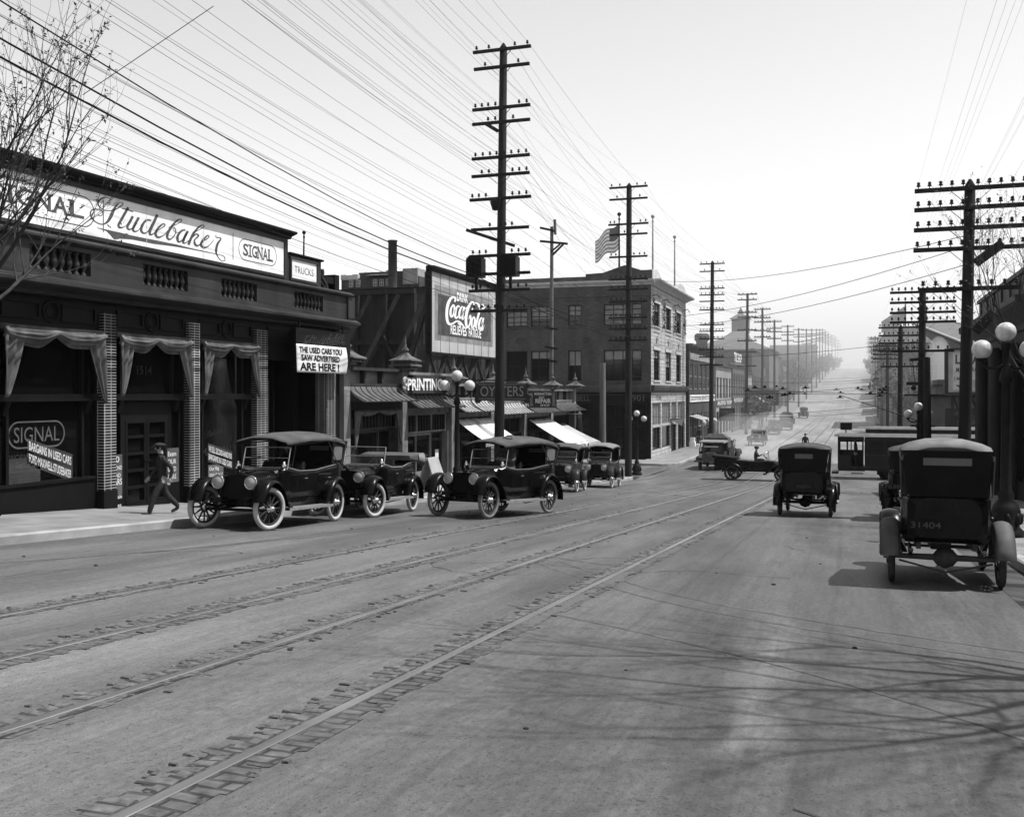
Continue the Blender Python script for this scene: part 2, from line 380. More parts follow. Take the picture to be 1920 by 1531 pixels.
def course_mat():                      # flush brick courses set square to the rail, worn and dirt filled
    m, nt, b, n, l = newmat('track_courses')
    tc = n.new('ShaderNodeTexCoord'); sp = n.new('ShaderNodeSeparateXYZ'); cb = n.new('ShaderNodeCombineXYZ'); l.new(tc.outputs['Object'], sp.inputs[0])
    t0, _ = noise_nodes(n, l, 3, (1, 1, 1), 3)
    l.new(math_n(n, l, 'ADD', sp.outputs[0], math_n(n, l, 'MULTIPLY', t0.outputs[0], .06)), cb.inputs[0]); l.new(math_n(n, l, 'ADD', sp.outputs[1], math_n(n, l, 'MULTIPLY', t0.outputs[0], .1)), cb.inputs[1])
    br = n.new('ShaderNodeTexBrick'); br.inputs['Scale'].default_value = 1; br.inputs['Brick Width'].default_value = .24; br.inputs['Row Height'].default_value = .1; br.inputs['Mortar Size'].default_value = .016; br.inputs['Mortar Smooth'].default_value = .6
    for k, v in (('Color1', .078), ('Color2', .11), ('Mortar', .045)): br.inputs[k].default_value = (v, v, v, 1)
    l.new(cb.outputs[0], br.inputs['Vector']); t, _ = noise_nodes(n, l, 9, (1, 1, 1), 6); t2, _ = noise_nodes(n, l, 1.3, (1, .5, 1), 4)
    o = math_n(n, l, 'MULTIPLY', br.outputs['Color'], ramp(n, l, t.outputs[0], .5, 1.4)); dirt = ramp(n, l, t2.outputs[0], 0, 1, .38, .56)
    mx = n.new('ShaderNodeMix'); mx.data_type = 'FLOAT'; l.new(dirt, mx.inputs[0]); l.new(o, mx.inputs[2]); mx.inputs[3].default_value = .1; l.new(mx.outputs[0], b.inputs['Base Color'])
    setv(b, rough=.85, spec=.08); bump(n, l, b, math_n(n, l, 'SUBTRACT', t.outputs[0], br.outputs['Fac']), .7, .02); return m
MCOURSE = course_mat()
def courses(x, side, wmin, wmax, ya, yb, pitch, off):
    mb = MB(); y = ya; vs = []; w = wmax
    while y < yb:
        w = rnd.uniform(wmin, wmax) if rnd.random() < .75 else w; z = zg(y)
        for yy in (y, y + pitch * .92): vs += [(x + side * off, yy, zg(yy) + .005), (x + side * (off + w), yy + rnd.uniform(-.012, .012), zg(yy) + .004)]
        y += pitch
    k = len(vs) // 2; mb.add(vs, [(2 * i, 2 * i + 1, 2 * i + 3, 2 * i + 2) for i in range(k - 1)]); return mb
for i, x in enumerate(RAILS):
    for sd in (-1, 1):
        lo, hi = {(-1, 0): (.13, .21), (1, 0): (.05, .12), (-1, 1): (.12, .22), (1, 1): (.14, .22)}[(sd, i % 2)]
        struct(courses(x, sd, lo, hi, 1.0, 62, .1, .042).build('track_paving', MCOURSE))
MTOOTH = M('proud_brick', .1, .85, .45, 14, bmp=.3)
for i, x in enumerate(RAILS):          # the bricks left of each rail have worked loose and stand apart
    mb = MB(); gb = MB(); y = 1.2
    while y < 44:
        L_ = rnd.choice((.07, .09, .12, .18)) * rnd.uniform(.8, 1.15); t = rnd.uniform(.014, .034); tw_ = rnd.uniform(-.03, .03); z = zg(y); xa, xc = x - .05, x - .05 - L_
        if rnd.random() < .8:
            gb.add([(xa, y - t, z + .0062), (xc - .02, y - t + tw_, z + .0062), (xc - .02, y + tw_ + .006, z + .0062), (xa, y + .004, z + .0062)], [(0, 1, 2, 3)])
            h = rnd.uniform(.004, .011); p = .1 - t; n = 5; top = []; bot = []
            for k in range(n): a = pi * k / (n - 1); yy = y + p / 2 - cos(a) * p / 2; hz = z + .003 + h * sin(a) ** .6; top.append((xa, yy, hz)); bot.append((xc, yy + tw_, hz - .002))
            mb.loft([[(xa, y, z), *top, (xa, y + p, z)], [(xc, y + tw_, z), *bot, (xc, y + p + tw_, z)]], close=True, smooth=False)
        y += .1
    struct(mb.build('track_paving', MTOOTH)); struct(gb.build('rail_groove', MGRV))
# scattered broken brick corners standing a little proud along the worst edges
mb = MB()
for i, x in enumerate(RAILS):
    for k in range(260):
        y = 2 + 26 * rnd.random() ** 1.4; sd = -1 if rnd.random() < .7 else 1; c = x + sd * rnd.uniform(.07, .27); w, d_, h = rnd.uniform(.015, .05), rnd.uniform(.012, .03), rnd.uniform(.006, .018); z = zg(y)
        mb.hexa([(c - w, y - d_, z), (c + w, y - d_ + .01, z), (c + w * .9, y + d_, z), (c - w, y + d_, z)], [(c - w * .8, y - d_ * .7, z + h), (c + w * .8, y - d_ * .7, z + h * .8), (c + w * .7, y + d_ * .7, z + h), (c - w * .7, y + d_ * .6, z + h * .9)])
ob_ = mb.build('broken_brick', M('brick_crumb', .08, .9, .4, 20)); ob_['kind'] = 'stuff'; ob_['label'] = 'broken brick edging along the tram rails'
# cracks and droppings on the paving
cb_ = MB()
for k in range(16):
    p = Vector((rnd.uniform(-11, 1.6), rnd.uniform(4, 34), 0)); d = Vector((rnd.uniform(-1, 1), rnd.uniform(-.5, .5), 0)).normalized(); vs = []
    for j in range(rnd.randint(10, 26)):
        d = (d + Vector((rnd.gauss(0, .3), rnd.gauss(0, .3), 0))).normalized(); w = rnd.uniform(.003, .011); vs += [(p.x - d.y * w, p.y + d.x * w, zg(p.y) + .0042), (p.x + d.y * w, p.y - d.x * w, zg(p.y) + .0042)]; p = p + d * .11
    cb_.add(vs, [(2 * i, 2 * i + 1, 2 * i + 3, 2 * i + 2) for i in range(len(vs) // 2 - 1)])
struct(cb_.build('road_crack', MGRV))
db = MB()
for k in range(70):
    y = 5 + 50 * rnd.random(); x = rnd.choice((rnd.uniform(-11.5, -8), rnd.uniform(-2.6, 1.8), rnd.uniform(-7.2, -3.2))); s = rnd.uniform(.006, .026); db.sphere((x, y, zg(y) + s * .3), s, 7, 5, (1.3, 1, .5))
o = db.build('road_litter', M('droppings', .03, .95, .4, 12)); o['kind'] = 'stuff'; o['label'] = 'small dark droppings and stones strewn over the road'
# dark lines over the road: tyre marks, and overhead wire shadows painted as strips
MTM = M('tyre_and_shadow_line', .085, .8, .35, 4)
for pts, w in (([(-4.2, 13.5), (-2.2, 11.0), (-.3, 9.6), (2.2, 8.4)], .05), ([(-4.0, 13.9), (-2.0, 11.4), (-.1, 10.0), (2.2, 8.9)], .05), ([(-3.4, 9.8), (-1.5, 8.6), (.2, 7.2), (1.9, 5.2)], .045), ([(-11, 9), (-9.5, 14), (-9.2, 24), (-9.4, 40)], .05), ([(-9.8, 12), (-8.6, 20), (-8.4, 33), (-9.0, 50)], .05)):
    P = catmull(pts, 14); mb = MB(); vs = []
    for i, (a, c) in enumerate(P):
        q0, q1 = P[max(0, i - 1)], P[min(len(P) - 1, i + 1)]; d = Vector((q1[0] - q0[0], q1[1] - q0[1])).normalized(); ww = w * rnd.uniform(.15, .55); vs += [(a - d.y * ww, c + d.x * ww, zg(c) + .004), (a + d.y * ww, c - d.x * ww, zg(c) + .004)]
    mb.add(vs, [(2 * i, 2 * i + 1, 2 * i + 3, 2 * i + 2) for i in range(len(P) - 1)]); struct(mb.build('tyre_and_shadow_line', MTM))
# the cross street's own tram tracks
mb = MB()
for y in (64.2, 65.7, 67.3, 68.8): mb.box(-150, 150, y - .035, y + .035, zg(y) - .05, zg(y) + .012)
struct(mb.build('cross_tram_rail', MRAIL))
# ------------------------------------------------------------------ facades
class Face:                            # a wall plane: u runs along it, z is up, depth d goes into the building
    def __init__(s, axis, plane): s.a, s.p = axis, plane
    def pt(s, u, z, d=0):
        return {'x': (s.p - d, u, z), '-x': (s.p + d, u, z), 'y': (u, s.p + d, z)}[s.a]
    def box(s, mb, u0, u1, z0, z1, d0, d1):
        a, b = s.pt(u0, z0, d0), s.pt(u1, z1, d1)
        return mb.box(min(a[0], b[0]), max(a[0], b[0]), min(a[1], b[1]), max(a[1], b[1]), z0, z1)
    def u(s): return (0, 1, 0) if s.a == 'x' else (1, 0, 0) if s.a == 'y' else (0, -1, 0)
    def wall(s, mb, u0, u1, z0, z1, holes=(), depth=.25):
        us = sorted({u0, u1} | {h[0] for h in holes} | {h[1] for h in holes}); zs = sorted({z0, z1} | {h[2] for h in holes} | {h[3] for h in holes})
        us = [u for u in us if u0 <= u <= u1]; zs = [z for z in zs if z0 <= z <= z1]
        for a, b in zip(us, us[1:]):
            for c, d in zip(zs, zs[1:]):
                m, q = (a + b) / 2, (c + d) / 2
                if any(h[0] < m < h[1] and h[2] < q < h[3] for h in holes): continue
                mb.add([s.pt(a, c), s.pt(b, c), s.pt(b, d), s.pt(a, d)], [(0, 1, 2, 3)])
        for (a, b, c, d) in [h[:4] for h in holes]:
            for p, q in (((a, c), (b, c)), ((b, c), (b, d)), ((b, d), (a, d)), ((a, d), (a, c))):
                mb.add([s.pt(*p), s.pt(*q), s.pt(*q, depth), s.pt(*p, depth)], [(0, 1, 2, 3)])
    def profile(s, mb, prof, u0, u1):  # a moulding: prof = [(depth (negative is proud), z)]
        n = len(prof); vs = [s.pt(u0, z, d) for d, z in prof] + [s.pt(u1, z, d) for d, z in prof]
        mb.add(vs, [(i, (i + 1) % n, n + (i + 1) % n, n + i) for i in range(n)] + [tuple(range(n))[::-1], tuple(range(n, 2 * n))])
    def text(s, mb, t, u, z, w, h, d=-.01, bold=.012, slant=0, rise=0):
        uu = s.u(); letter(mb, t, s.pt(u, z, d), uu, UZ, w, h, bold, slant, rise)
MGLASS = glass_mat('shop_glass', .004, .06, .3); MGLASS2 = glass_mat('window_glass', .012, .1, .4)
MBLIND_GLARE = M('window_blind_and_glare', .22, .8, .2, 2)
def window(par, fc, u0, u1, z0, z1, dep, mframe, nu=2, nz=2, pane=None, bar=.05, sill=None, blind_and_glare=0, name='window'):
    mb = MB(); w = .07
    fc.box(mb, u0, u0 + w, z0, z1, dep - .06, dep + .04); fc.box(mb, u1 - w, u1, z0, z1, dep - .06, dep + .04)
    fc.box(mb, u0 + w, u1 - w, z0, z0 + w, dep - .06, dep + .04); fc.box(mb, u0 + w, u1 - w, z1 - w, z1, dep - .06, dep + .04)
    for i in range(1, nu): u = u0 + (u1 - u0) * i / nu; fc.box(mb, u - bar / 2, u + bar / 2, z0 + w, z1 - w, dep - .04, dep + .035)
    for j in range(1, nz): z = z0 + (z1 - z0) * j / nz; fc.box(mb, u0 + w, u1 - w, z - bar / 2, z + bar / 2, dep - .045, dep + .03)
    f = mb.build(name, mframe, par)
    p = MB(); p.add([fc.pt(u0 + .03, z0 + .03, dep + .012), fc.pt(u1 - .03, z0 + .03, dep + .012), fc.pt(u1 - .03, z1 - .03, dep + .012), fc.pt(u0 + .03, z1 - .03, dep + .012)], [(0, 1, 2, 3)])
    p.build('pane', pane or MGLASS2, f)
    if blind_and_glare:
        p = MB(); p.add([fc.pt(u0 + .05, z1 - blind_and_glare * (z1 - z0), dep + .008), fc.pt(u1 - .05, z1 - blind_and_glare * (z1 - z0), dep + .008), fc.pt(u1 - .05, z1 - .04, dep + .008), fc.pt(u0 + .05, z1 - .04, dep + .008)], [(0, 1, 2, 3)]); p.build('blind_and_glare', MBLIND_GLARE, f)
    if sill is not None:
        p = MB(); fc.box(p, u0 - .1, u1 + .1, z0 - .12, z0, -.08, dep - .07); p.build('sill', sill, f)
    return f
# ------------------------------------------------------------------ the car showroom
MDK = M('dark_paint', .007, .55, .3, 2.2, (1, 1, .5), .1); MDK2 = M('trim_paint', .032, .5, .35, 1.5, (1, 1, .4)); MBLK = M('black_paint', .005, .45, .3, 3)
MSIGN = M('white_enamel', .74, .5, .16, 1.6, (1, 1, .3)); MLET = M('dark_lettering', .075, .5, .15, 6); MWL = M('pale_lettering', .62, .6, .1, 6)
MPIER = brick_mat('pier_brick', .008, .02, .36, .19, .0615, .0095, soot=.6, stack=True)
MCAN = M('drape_canvas', .1, .9, .4, 4, (1, 1, .6), .3); MDIM = M('faded_lettering', .085, .6, .2, 6); MDIM2 = M('ghost_lettering', .03, .6, .2, 6)
FX = Face('x', XW)
sh = thing('car_showroom', 'long single storey car showroom with white parapet sign, balusters and striped brick piers', 'showroom', (XW, 17, zg(17)))
PIER = [(8.0, 8.4), (11.0, 11.4), (14.05, 14.42), (17.14, 17.52), (20.04, 20.42), (22.87, 23.38), (26.55, 27.12)]
mb = MB()                              # side and back walls, roof, floor of the rooms
mb.box(-38, XW - 2.6, 5, 5.3, -3, 5.2); mb.box(-38, XW - .02, 27.15, 27.42, -3, 5.2); mb.box(-38, -37.7, 5.3, 27.15, -3, 5.2)
mb.box(-37.7, XW - .05, 5.3, 27.15, 4.9, 5.1); mb.box(XW - 2.9, XW - 2.6, 5, 23.5, -3, 4.9); mb.build('wall', MDK, sh)
mb = MB(); mb.box(XW - 2.6, XW - .1, 5, 23.5, -1.25, -1.2 + .0); mb.build('room_floor', MDK, sh)
for a, b in PIER:
    mb = MB(); FX.box(mb, a, b, -2.5, 3.27, -.02, .36); pr_ = mb.build('brick_pier', MPIER, sh)
    mb = MB(); FX.box(mb, a - .02, b + .02, -2.5, zg(a) + .16 + .42, -.04, .3); mb.build('pier_base', MDK, pr_)
# entablature: panels over the bays, the corbelled cornice, baluster band, sign parapet
mb = MB(); FX.box(mb, 5, 27.42, 2.86, 3.6, .1, .34)
bays = list(zip([p[1] for p in PIER], [p[0] for p in PIER[1:]]))
for a, b in bays:
    for q in ((a + .12, (a + b) / 2 - .28), ((a + b) / 2 + .28, b - .12)):
        FX.box(mb, q[0], q[1], 3.02, 3.07, .055, .1); FX.box(mb, q[0], q[1], 3.33, 3.38, .055, .1)
        FX.box(mb, q[0], q[0] + .05, 3.07, 3.33, .055, .1); FX.box(mb, q[1] - .05, q[1], 3.07, 3.33, .055, .1)
    mb.torus(FX.pt((a + b) / 2, 3.2, .085), .2, .035, 'x', 22, 6); mb.torus(FX.pt((a + b) / 2, 3.2, .085), .12, .018, 'x', 20, 6)
mb.build('frieze', MDK, sh)
mb = MB(); FX.profile(mb, [(.3, 3.5), (-.12, 3.5), (-.16, 3.53), (-.16, 3.58), (-.42, 3.62), (-.5, 3.64), (-.55, 3.67), (-.55, 3.73), (-.42, 3.8), (-.32, 3.83), (.3, 3.83)], 5, 27.75)
mb.build('lower_cornice', MDK2, sh)
holes = []
for a, b in [(9.0, 10.5), (11.9, 13.4), (14.85, 16.45), (18.03, 19.58), (20.87, 22.43), (24.26, 25.85)]: holes.append((a, b, 3.95, 4.41))
FB = Face('x', XW + .3)
mb = MB(); FB.wall(mb, 5, 27.3, 3.83, 4.5, holes, .22); FB.box(mb, 27.3, 27.7, 3.83, 4.52, -.06, .6); FB.box(mb, 5, 27.3, 4.42, 4.5, .23, .6)
mb.add([FB.pt(27.3, 3.83, .01), FB.pt(27.3, 4.5, .01), FB.pt(27.3, 4.5, .6), FB.pt(27.3, 3.83, .6)], [(0, 1, 2, 3)])
mb.build('baluster_band', MDK2, sh)
recs = []
for h in holes: mb = MB(); mb.add([FB.pt(h[0], h[2], .22), FB.pt(h[1], h[2], .22), FB.pt(h[1], h[3], .22), FB.pt(h[0], h[3], .22)], [(0, 1, 2, 3)]); recs.append(mb.build('baluster_recess', MBLK, sh))
for h, rc_ in zip(holes, recs):
    n = 8
    for i in range(n):
        mb = MB(); u = h[0] + (h[1] - h[0]) * (i + .5) / n; c = FB.pt(u, h[2], .1)
        mb.lathe([(.055, 0), (.055, .04), (.03, .06), (.028, .1), (.06, .17), (.068, .22), (.05, .3), (.03, .36), (.03, .39), (.055, .41), (.055, .459)], c, 'z', 10)
        mb.build('baluster', MDK2, rc_)
mb = MB(); FB.profile(mb, [(.3, 4.5), (-.03, 4.5), (-.1, 4.53), (-.13, 4.56), (-.13, 4.6), (0, 4.66), (.12, 4.68), (.3, 4.68)], 5, 27.55); mb.build('upper_ledge', MDK2, sh)
FS = Face('x', XW + .12)
mb = MB(); FS.box(mb, 5, 24.23, 4.66, 5.86, 0, .3); FS.box(mb, 24.23, 26.05, 4.66, 5.44, 0, .3)
for fr in ((5.2, 24.0, 4.82, 5.74), (24.38, 25.78, 4.8, 5.33)):
    a, b, c, d = fr; FS.box(mb, a - .07, b + .07, c - .07, c, -.045, 0); FS.box(mb, a - .07, b + .07, d, d + .07, -.045, 0)
    FS.box(mb, a - .07, a, c, d, -.045, 0); FS.box(mb, b, b + .07, c, d, -.045, 0)
# the scroll bracket that ends the parapet
sc = [(26.12, 5.2), (26.2, 5.22), (26.22, 5.12), (26.14, 5.06), (26.1, 5.12), (26.14, 5.02), (26.3, 4.9), (26.42, 4.8), (26.46, 4.72), (26.4, 4.68), (26.32, 4.7), (26.33, 4.76)]
for dd in (.0, .12):
    stroke(mb, [(a, b, .07) for a, b in sc], lambda a, b, dd=dd: FS.pt(a, b, dd), 4)
mb.tube([FS.pt(a, b, .06) for a, b in catmull(sc, 3)], .04, 6)
mb.build('sign_parapet', MDK2, sh)
mb = MB(); FS.profile(mb, [(.3, 5.86), (-.02, 5.86), (-.06, 5.9), (-.06, 5.93), (-.2, 5.98), (-.24, 6.0), (-.24, 6.05), (.3, 6.08)], 5, 24.34)
FS.profile(mb, [(.3, 5.44), (-.02, 5.44), (-.08, 5.46), (-.08, 5.5), (.3, 5.5)], 24.24, 26.1); mb.build('parapet_cornice', MDK, sh)
FP = Face('x', XW + .128)
mb = MB(); FP.box(mb, 5.2, 24.0, 4.82, 5.74, 0, .005); sb1 = mb.build('sign_board', MSIGN, sh)
mb = MB(); FP.box(mb, 24.38, 25.78, 4.8, 5.33, 0, .005); sb2 = mb.build('sign_board', MSIGN, sh)
PX = FP.p + .003
sp = lambda x, y: tuple(onX(150 + x / 6.62, 360 + y / 6.62, PX))
SCRIPT = [
 [(390, 100, 6), (350, 72, 8), (290, 70, 16), (240, 105, 26), (225, 150, 22), (260, 200, 10), (330, 230, 10), (410, 225, 12), (480, 195, 14), (530, 155, 14), (528, 132, 10), (490, 132, 12), (450, 170, 24), (410, 240, 40), (380, 310, 42), (340, 370, 30), (290, 398, 16), (230, 390, 14), (160, 340, 16), (130, 270, 18), (150, 222, 14), (210, 212, 12), (265, 225, 12), (285, 260, 10), (260, 295, 10), (220, 285, 8)],
 [(600, 190, 30), (560, 260, 34), (510, 350, 34), (478, 410, 30), (500, 442, 24), (560, 425, 8), (605, 370, 6)], [(520, 205, 8), (590, 220, 14), (660, 245, 14)],
 [(655, 300, 32), (620, 370, 34), (588, 430, 32), (610, 465, 22), (660, 440, 10), (705, 380, 8)], [(730, 315, 32), (690, 390, 34), (658, 460, 32), (680, 490, 22), (730, 470, 10), (770, 400, 8)],
 [(885, 352, 16), (825, 350, 24), (775, 410, 32), (760, 480, 32), (800, 512, 22), (850, 480, 12), (890, 400, 12)], [(960, 280, 34), (920, 370, 36), (870, 480, 36), (872, 528, 26), (915, 515, 12), (950, 470, 8)],
 [(945, 485, 8), (1010, 450, 10), (1055, 412, 14), (1030, 395, 16), (970, 450, 28), (938, 520, 32), (970, 562, 24), (1040, 535, 12), (1085, 480, 8)],
 [(1100, 440, 8), (1180, 410, 8), (1258, 362, 12), (1250, 337, 12), (1200, 358, 22), (1130, 440, 32), (1082, 535, 34), (1102, 588, 24), (1150, 565, 14), (1190, 500, 12), (1172, 440, 10), (1155, 455, 6), (1185, 500, 6), (1240, 500, 6)],
 [(1310, 470, 18), (1260, 482, 24), (1212, 550, 32), (1222, 615, 28), (1270, 598, 14), (1330, 510, 12)], [(1340, 482, 32), (1300, 560, 34), (1280, 625, 28), (1310, 632, 14), (1350, 600, 8)],
 [(1395, 500, 8), (1460, 480, 8), (1538, 432, 12), (1522, 410, 12), (1470, 440, 24), (1400, 530, 32), (1345, 655, 34)], [(1400, 560, 10), (1440, 522, 16), (1470, 540, 24), (1440, 578, 16), (1420, 600, 20), (1430, 650, 30), (1460, 668, 20), (1500, 640, 8)],
 [(1505, 620, 8), (1560, 590, 12), (1602, 555, 14), (1580, 540, 16), (1525, 600, 28), (1502, 655, 32), (1540, 690, 24), (1600, 665, 10), (1665, 590, 6)],
 [(1690, 530, 10), (1690, 560, 12), (1750, 575, 16), (1710, 640, 28), (1690, 720, 30), (1700, 780, 16), (1750, 850, 10), (1798, 850, 10), (1788, 800, 10), (1720, 775, 8), (1640, 758, 7)]]
def script(mb, fn):
    for s_ in SCRIPT: stroke(mb, s_, fn)
    U = [(210, 440), (330, 465), (420, 485), (500, 503), (650, 540), (900, 590), (1200, 650), (1400, 700), (1690, 765)]; L = [(210, 446), (330, 485), (425, 588), (500, 578), (650, 590), (900, 640), (1200, 680), (1400, 716), (1690, 772)]
    k = len(U); mb.add([fn(*p) for p in U] + [fn(*p) for p in L], [(i, i + 1, k + i + 1, k + i) for i in range(k - 1)])
mb = MB(); script(mb, sp)
FT = Face('x', PX)
SLAB = {'I': [(.5, 0, .9), (.5, 1, .9)], 'N': [(.08, 1, .45), (.08, 0, .45), (.92, 1, .45)], 'A': [(.06, 0, .4), (.94, 0, .4)], 'L': [(.12, 1, .5), (.12, 0, .5)], 'S': [], 'G': [(.85, .45, .4)]}
def slab_word(mb, fc, wd, u, z, w, h, bold=.02, d=0):
    cw = w / (len(wd) - .45) if 'I' in wd else w / len(wd); x = u
    for ch in wd:
        ww = cw * (.5 if ch == 'I' else .92)
        fc.text(mb, ch, x + (ww * .28 if ch == 'I' else 0), z, ww * (.44 if ch == 'I' else 1), h, d, bold)
        for a, b, s_ in SLAB.get(ch, []):
            c = x + a * ww; q = s_ * cw * .42; zz = z + b * h; fc.box(mb, c - q, c + q, zz - (.11 * h if b > .7 else 0), zz + (.11 * h if b < .7 else 0), d - .0015, d)
        x += ww + cw * .09
def capsule(mb, fc, u0, u1, z0, z1, t=.025, d=0):
    r = (z1 - z0) / 2; pts = [(u0 + r, z0), (u1 - r, z0)] + [(u1 - r + r * sin(pi * i / 12), z0 + r - r * cos(pi * i / 12)) for i in range(1, 12)] + [(u1 - r, z1), (u0 + r, z1)] + [(u0 + r - r * sin(pi * i / 12), z1 - r + r * cos(pi * i / 12)) for i in range(1, 12)]
    inn = []; cu, cz = (u0 + u1) / 2, (z0 + z1) / 2
    for a, b in pts:
        c0 = min(max(a, u0 + r), u1 - r); L = sqrt((a - c0) ** 2 + (b - cz) ** 2); inn.append((c0 + (a - c0) * (1 - t / L), cz + (b - cz) * (1 - t / L)))
    n = len(pts); mb.add([fc.pt(a, b, d) for a, b in pts] + [fc.pt(a, b, d) for a, b in inn], [(i, (i + 1) % n, n + (i + 1) % n, n + i) for i in range(n)])
slab_word(mb, FT, 'SIGNAL', 22.06, 5.12, 1.4, .32); capsule(mb, FT, 21.86, 23.64, 5.0, 5.56, .022)
slab_word(mb, FT, 'SIGNAL', 14.0, 5.13, 2.45, .34); capsule(mb, FT, 13.7, 16.75, 4.97, 5.6, .022)
for a in (17.0, 21.62): FT.box(mb, a - .012, a + .012, 4.95, 5.62, -.0015, 0)
mb.build('sign_lettering', MLET, sb1)
mb = MB(); FT.text(mb, 'TRUCKS', 24.56, 4.96, 1.04, .2, 0, .0); mb.build('sign_lettering', MLET, sb2)
mb = MB(); FT.box(mb, 9, 9.02, 4.83, 5.73, -.001, 0); [FT.box(mb, a, a + .012, 4.83, 5.73, -.001, 0) for a in (12.1, 15.2, 18.35, 20.4, 22.9)]; mb.build('panel_seam', M('seam', .5, .7), sb1)
# windows and doors of the bays
def tz(u): return zg(u) + .16 + .05       # the pavement at the wall
def bay(a, b, door=False):
    zt = 2.86; zb = tz((a + b) / 2) + .55; zr = 1.42
    fr = MB()
    for u in (a, b - .06): FX.box(fr, u, u + .06, tz(a) - .5, zt, .16, .34)
    FX.box(fr, a, b, zr, zr + .05, .05, .3); FX.box(fr, a, b, zr + .05, zr + .14, .12, .3)
    for u in (a + .3, b - .3): fr.hexa([FX.pt(u - .05, zr - .28, .17), FX.pt(u + .05, zr - .28, .17), FX.pt(u + .05, zr - .28, .24), FX.pt(u - .05, zr - .28, .24)], [FX.pt(u - .06, zr, .06), FX.pt(u + .06, zr, .06), FX.pt(u + .06, zr, .24), FX.pt(u - .06, zr, .24)])
    FX.box(fr, a, b, zt - .1, zt, .16, .34)
    for u in (a + .38, b - .38): FX.box(fr, u - .035, u + .035, zr + .14, zt - .1, .18, .3)
    if not door:
        for u in (a + .38, b - .38): FX.box(fr, u - .035, u + .035, zb, zr, .18, .3)
        FX.box(fr, a + .06, b - .06, tz(b) - .5, zb, .16, .34); FX.box(fr, a + .06, b - .06, zb, zb + .06, .12, .34)
    f = fr.build('shop_window', MDK, sh)
    p = MB(); p.add([FX.pt(a + .06, zb - .1, .26), FX.pt(b - .06, zb - .1, .26), FX.pt(b - .06, zt - .1, .26), FX.pt(a + .06, zt - .1, .26)], [(0, 1, 2, 3)])
    if door: p = MB(); p.add([FX.pt(a + .06, zr + .1, .26), FX.pt(b - .06, zr + .1, .26), FX.pt(b - .06, zt - .1, .26), FX.pt(a + .06, zt - .1, .26)], [(0, 1, 2, 3)])
    p.build('pane', MGLASS, f); return f, zb
f_a, _ = bay(11.4, 14.05); f1, zb1 = bay(14.42, 17.14); f2, _ = bay(17.52, 20.04, True); f3, zb3 = bay(20.42, 22.87); bay(8.4, 11.0)
# double doors in the middle bay with display panes at their sides
FD = Face('x', XW - .22); dl, dr = 18.08, 19.48; zs = tz(18.8) + .05; zd = .98
for a, b in ((dl, (dl + dr) / 2 - .01), ((dl + dr) / 2 + .01, dr)):
    window(sh, FD, a, b, zs, zd, .05, MDK, 1, 5, MGLASS, .06, name='door')
mb = MB(); FD.box(mb, dl - .09, dr + .09, zd, zd + .42, 0, .2); FD.box(mb, dl - .09, dl, zs - .3, zd, 0, .2); FD.box(mb, dr, dr + .09, zs - .3, zd, 0, .2); FD.box(mb, dl, dr, zs - .3, zs, -.1, .2)
for u in (dl + .64, dl + .74): mb.sphere(FD.pt(u, zs + .95, -.04), .03, 8, 6)
mb.build('door_frame', MDK, sh)
side = []
for a, b in ((17.58, dl - .09), (dr + .09, 19.98)):
    side.append(window(sh, FD, a, b, tz(a) + .5, 1.4, .05, MDK, 1, 1, MGLASS, name='side_window'))
    mb = MB(); FD.box(mb, a, b, tz(b) - .5, tz(a) + .5, .0, .2); mb.build('bulkhead', MDK, sh)
# writing on and behind the glass
FG = Face('x', XW - .255)
def dark_card(par, u0, u1, z0, z1, v=.03, d=-.004, tilt=0):
    mb = MB(); FGc = FG; mb.add([FG.pt(u0, z0, d), FG.pt(u1, z0 + tilt, d), FG.pt(u1, z1 + tilt, d), FG.pt(u0, z1, d)], [(0, 1, 2, 3)]); return mb.build('poster', M('card_%d' % int(v * 100), v, .8, .2, 5), par)
mb = MB(); FG.text(mb, 'SIGNAL', 15.02, .62, 1.16, .3, -.006, .0); capsule(mb, FG, 14.87, 16.33, .5, 1.04, .035, -.006); mb.build('window_lettering', MDIM, f1)
mb = MB(); FG.text(mb, 'WORM DRIVE TRUCKS', 14.9, .27, 1.45, .13, -.006, .0); mb.build('window_lettering', MDIM2, f1)
g = onX(54, 843, FG.p); h = onX(133, 880, FG.p)
for k, (t, y0, y1) in enumerate((('BARGAINS IN USED CARS', 843, 872), ('FORD·MAXWELL·STUDEBAKER', 866, 897))):
    a, b = onX(54, y0, FG.p), onX(133, y1, FG.p); ri = b.z - a.z; w = b.y - a.y
    q = dark_card(f1, a.y - .04, b.y + .04, a.z - .05, a.z + .23, .045, -.004, ri * 1.02)
    mb = MB(); FG.text(mb, t, a.y, a.z, w, .17, -.008, .012, 0, ri); mb.build('lettering', MWL, q)
q = dark_card(f1, 14.84, 15.68, -.62 + .3, .3 + .02, .04); mb = MB()
FG.text(mb, 'Good Used Cars', 15.05, .13, .55, .12, -.008, .004, .2); FG.text(mb, 'overhauled by our mechanics', 14.88, .03, .74, .06, -.008, .004)
for i in range(3): FG.text(mb, ('at prices you can afford to pay', 'terms to suit every buyer', 'come in and look them over')[i], 14.92, -.05 - .06 * i, .68 - .06 * i, .035, -.008, 0)
FG.text(mb, 'Motor Sales Co.', 14.92, -.27, .55, .06, -.008, .006); mb.build('lettering', MDIM, q)
mb = MB(); mb.box(FG.p - .3, FG.p - .02, 15.72, 16.3, zb1 + .04, zb1 + .16); mb.build('paper_stack', M('paper', .55, .8, .15, 8), f1)
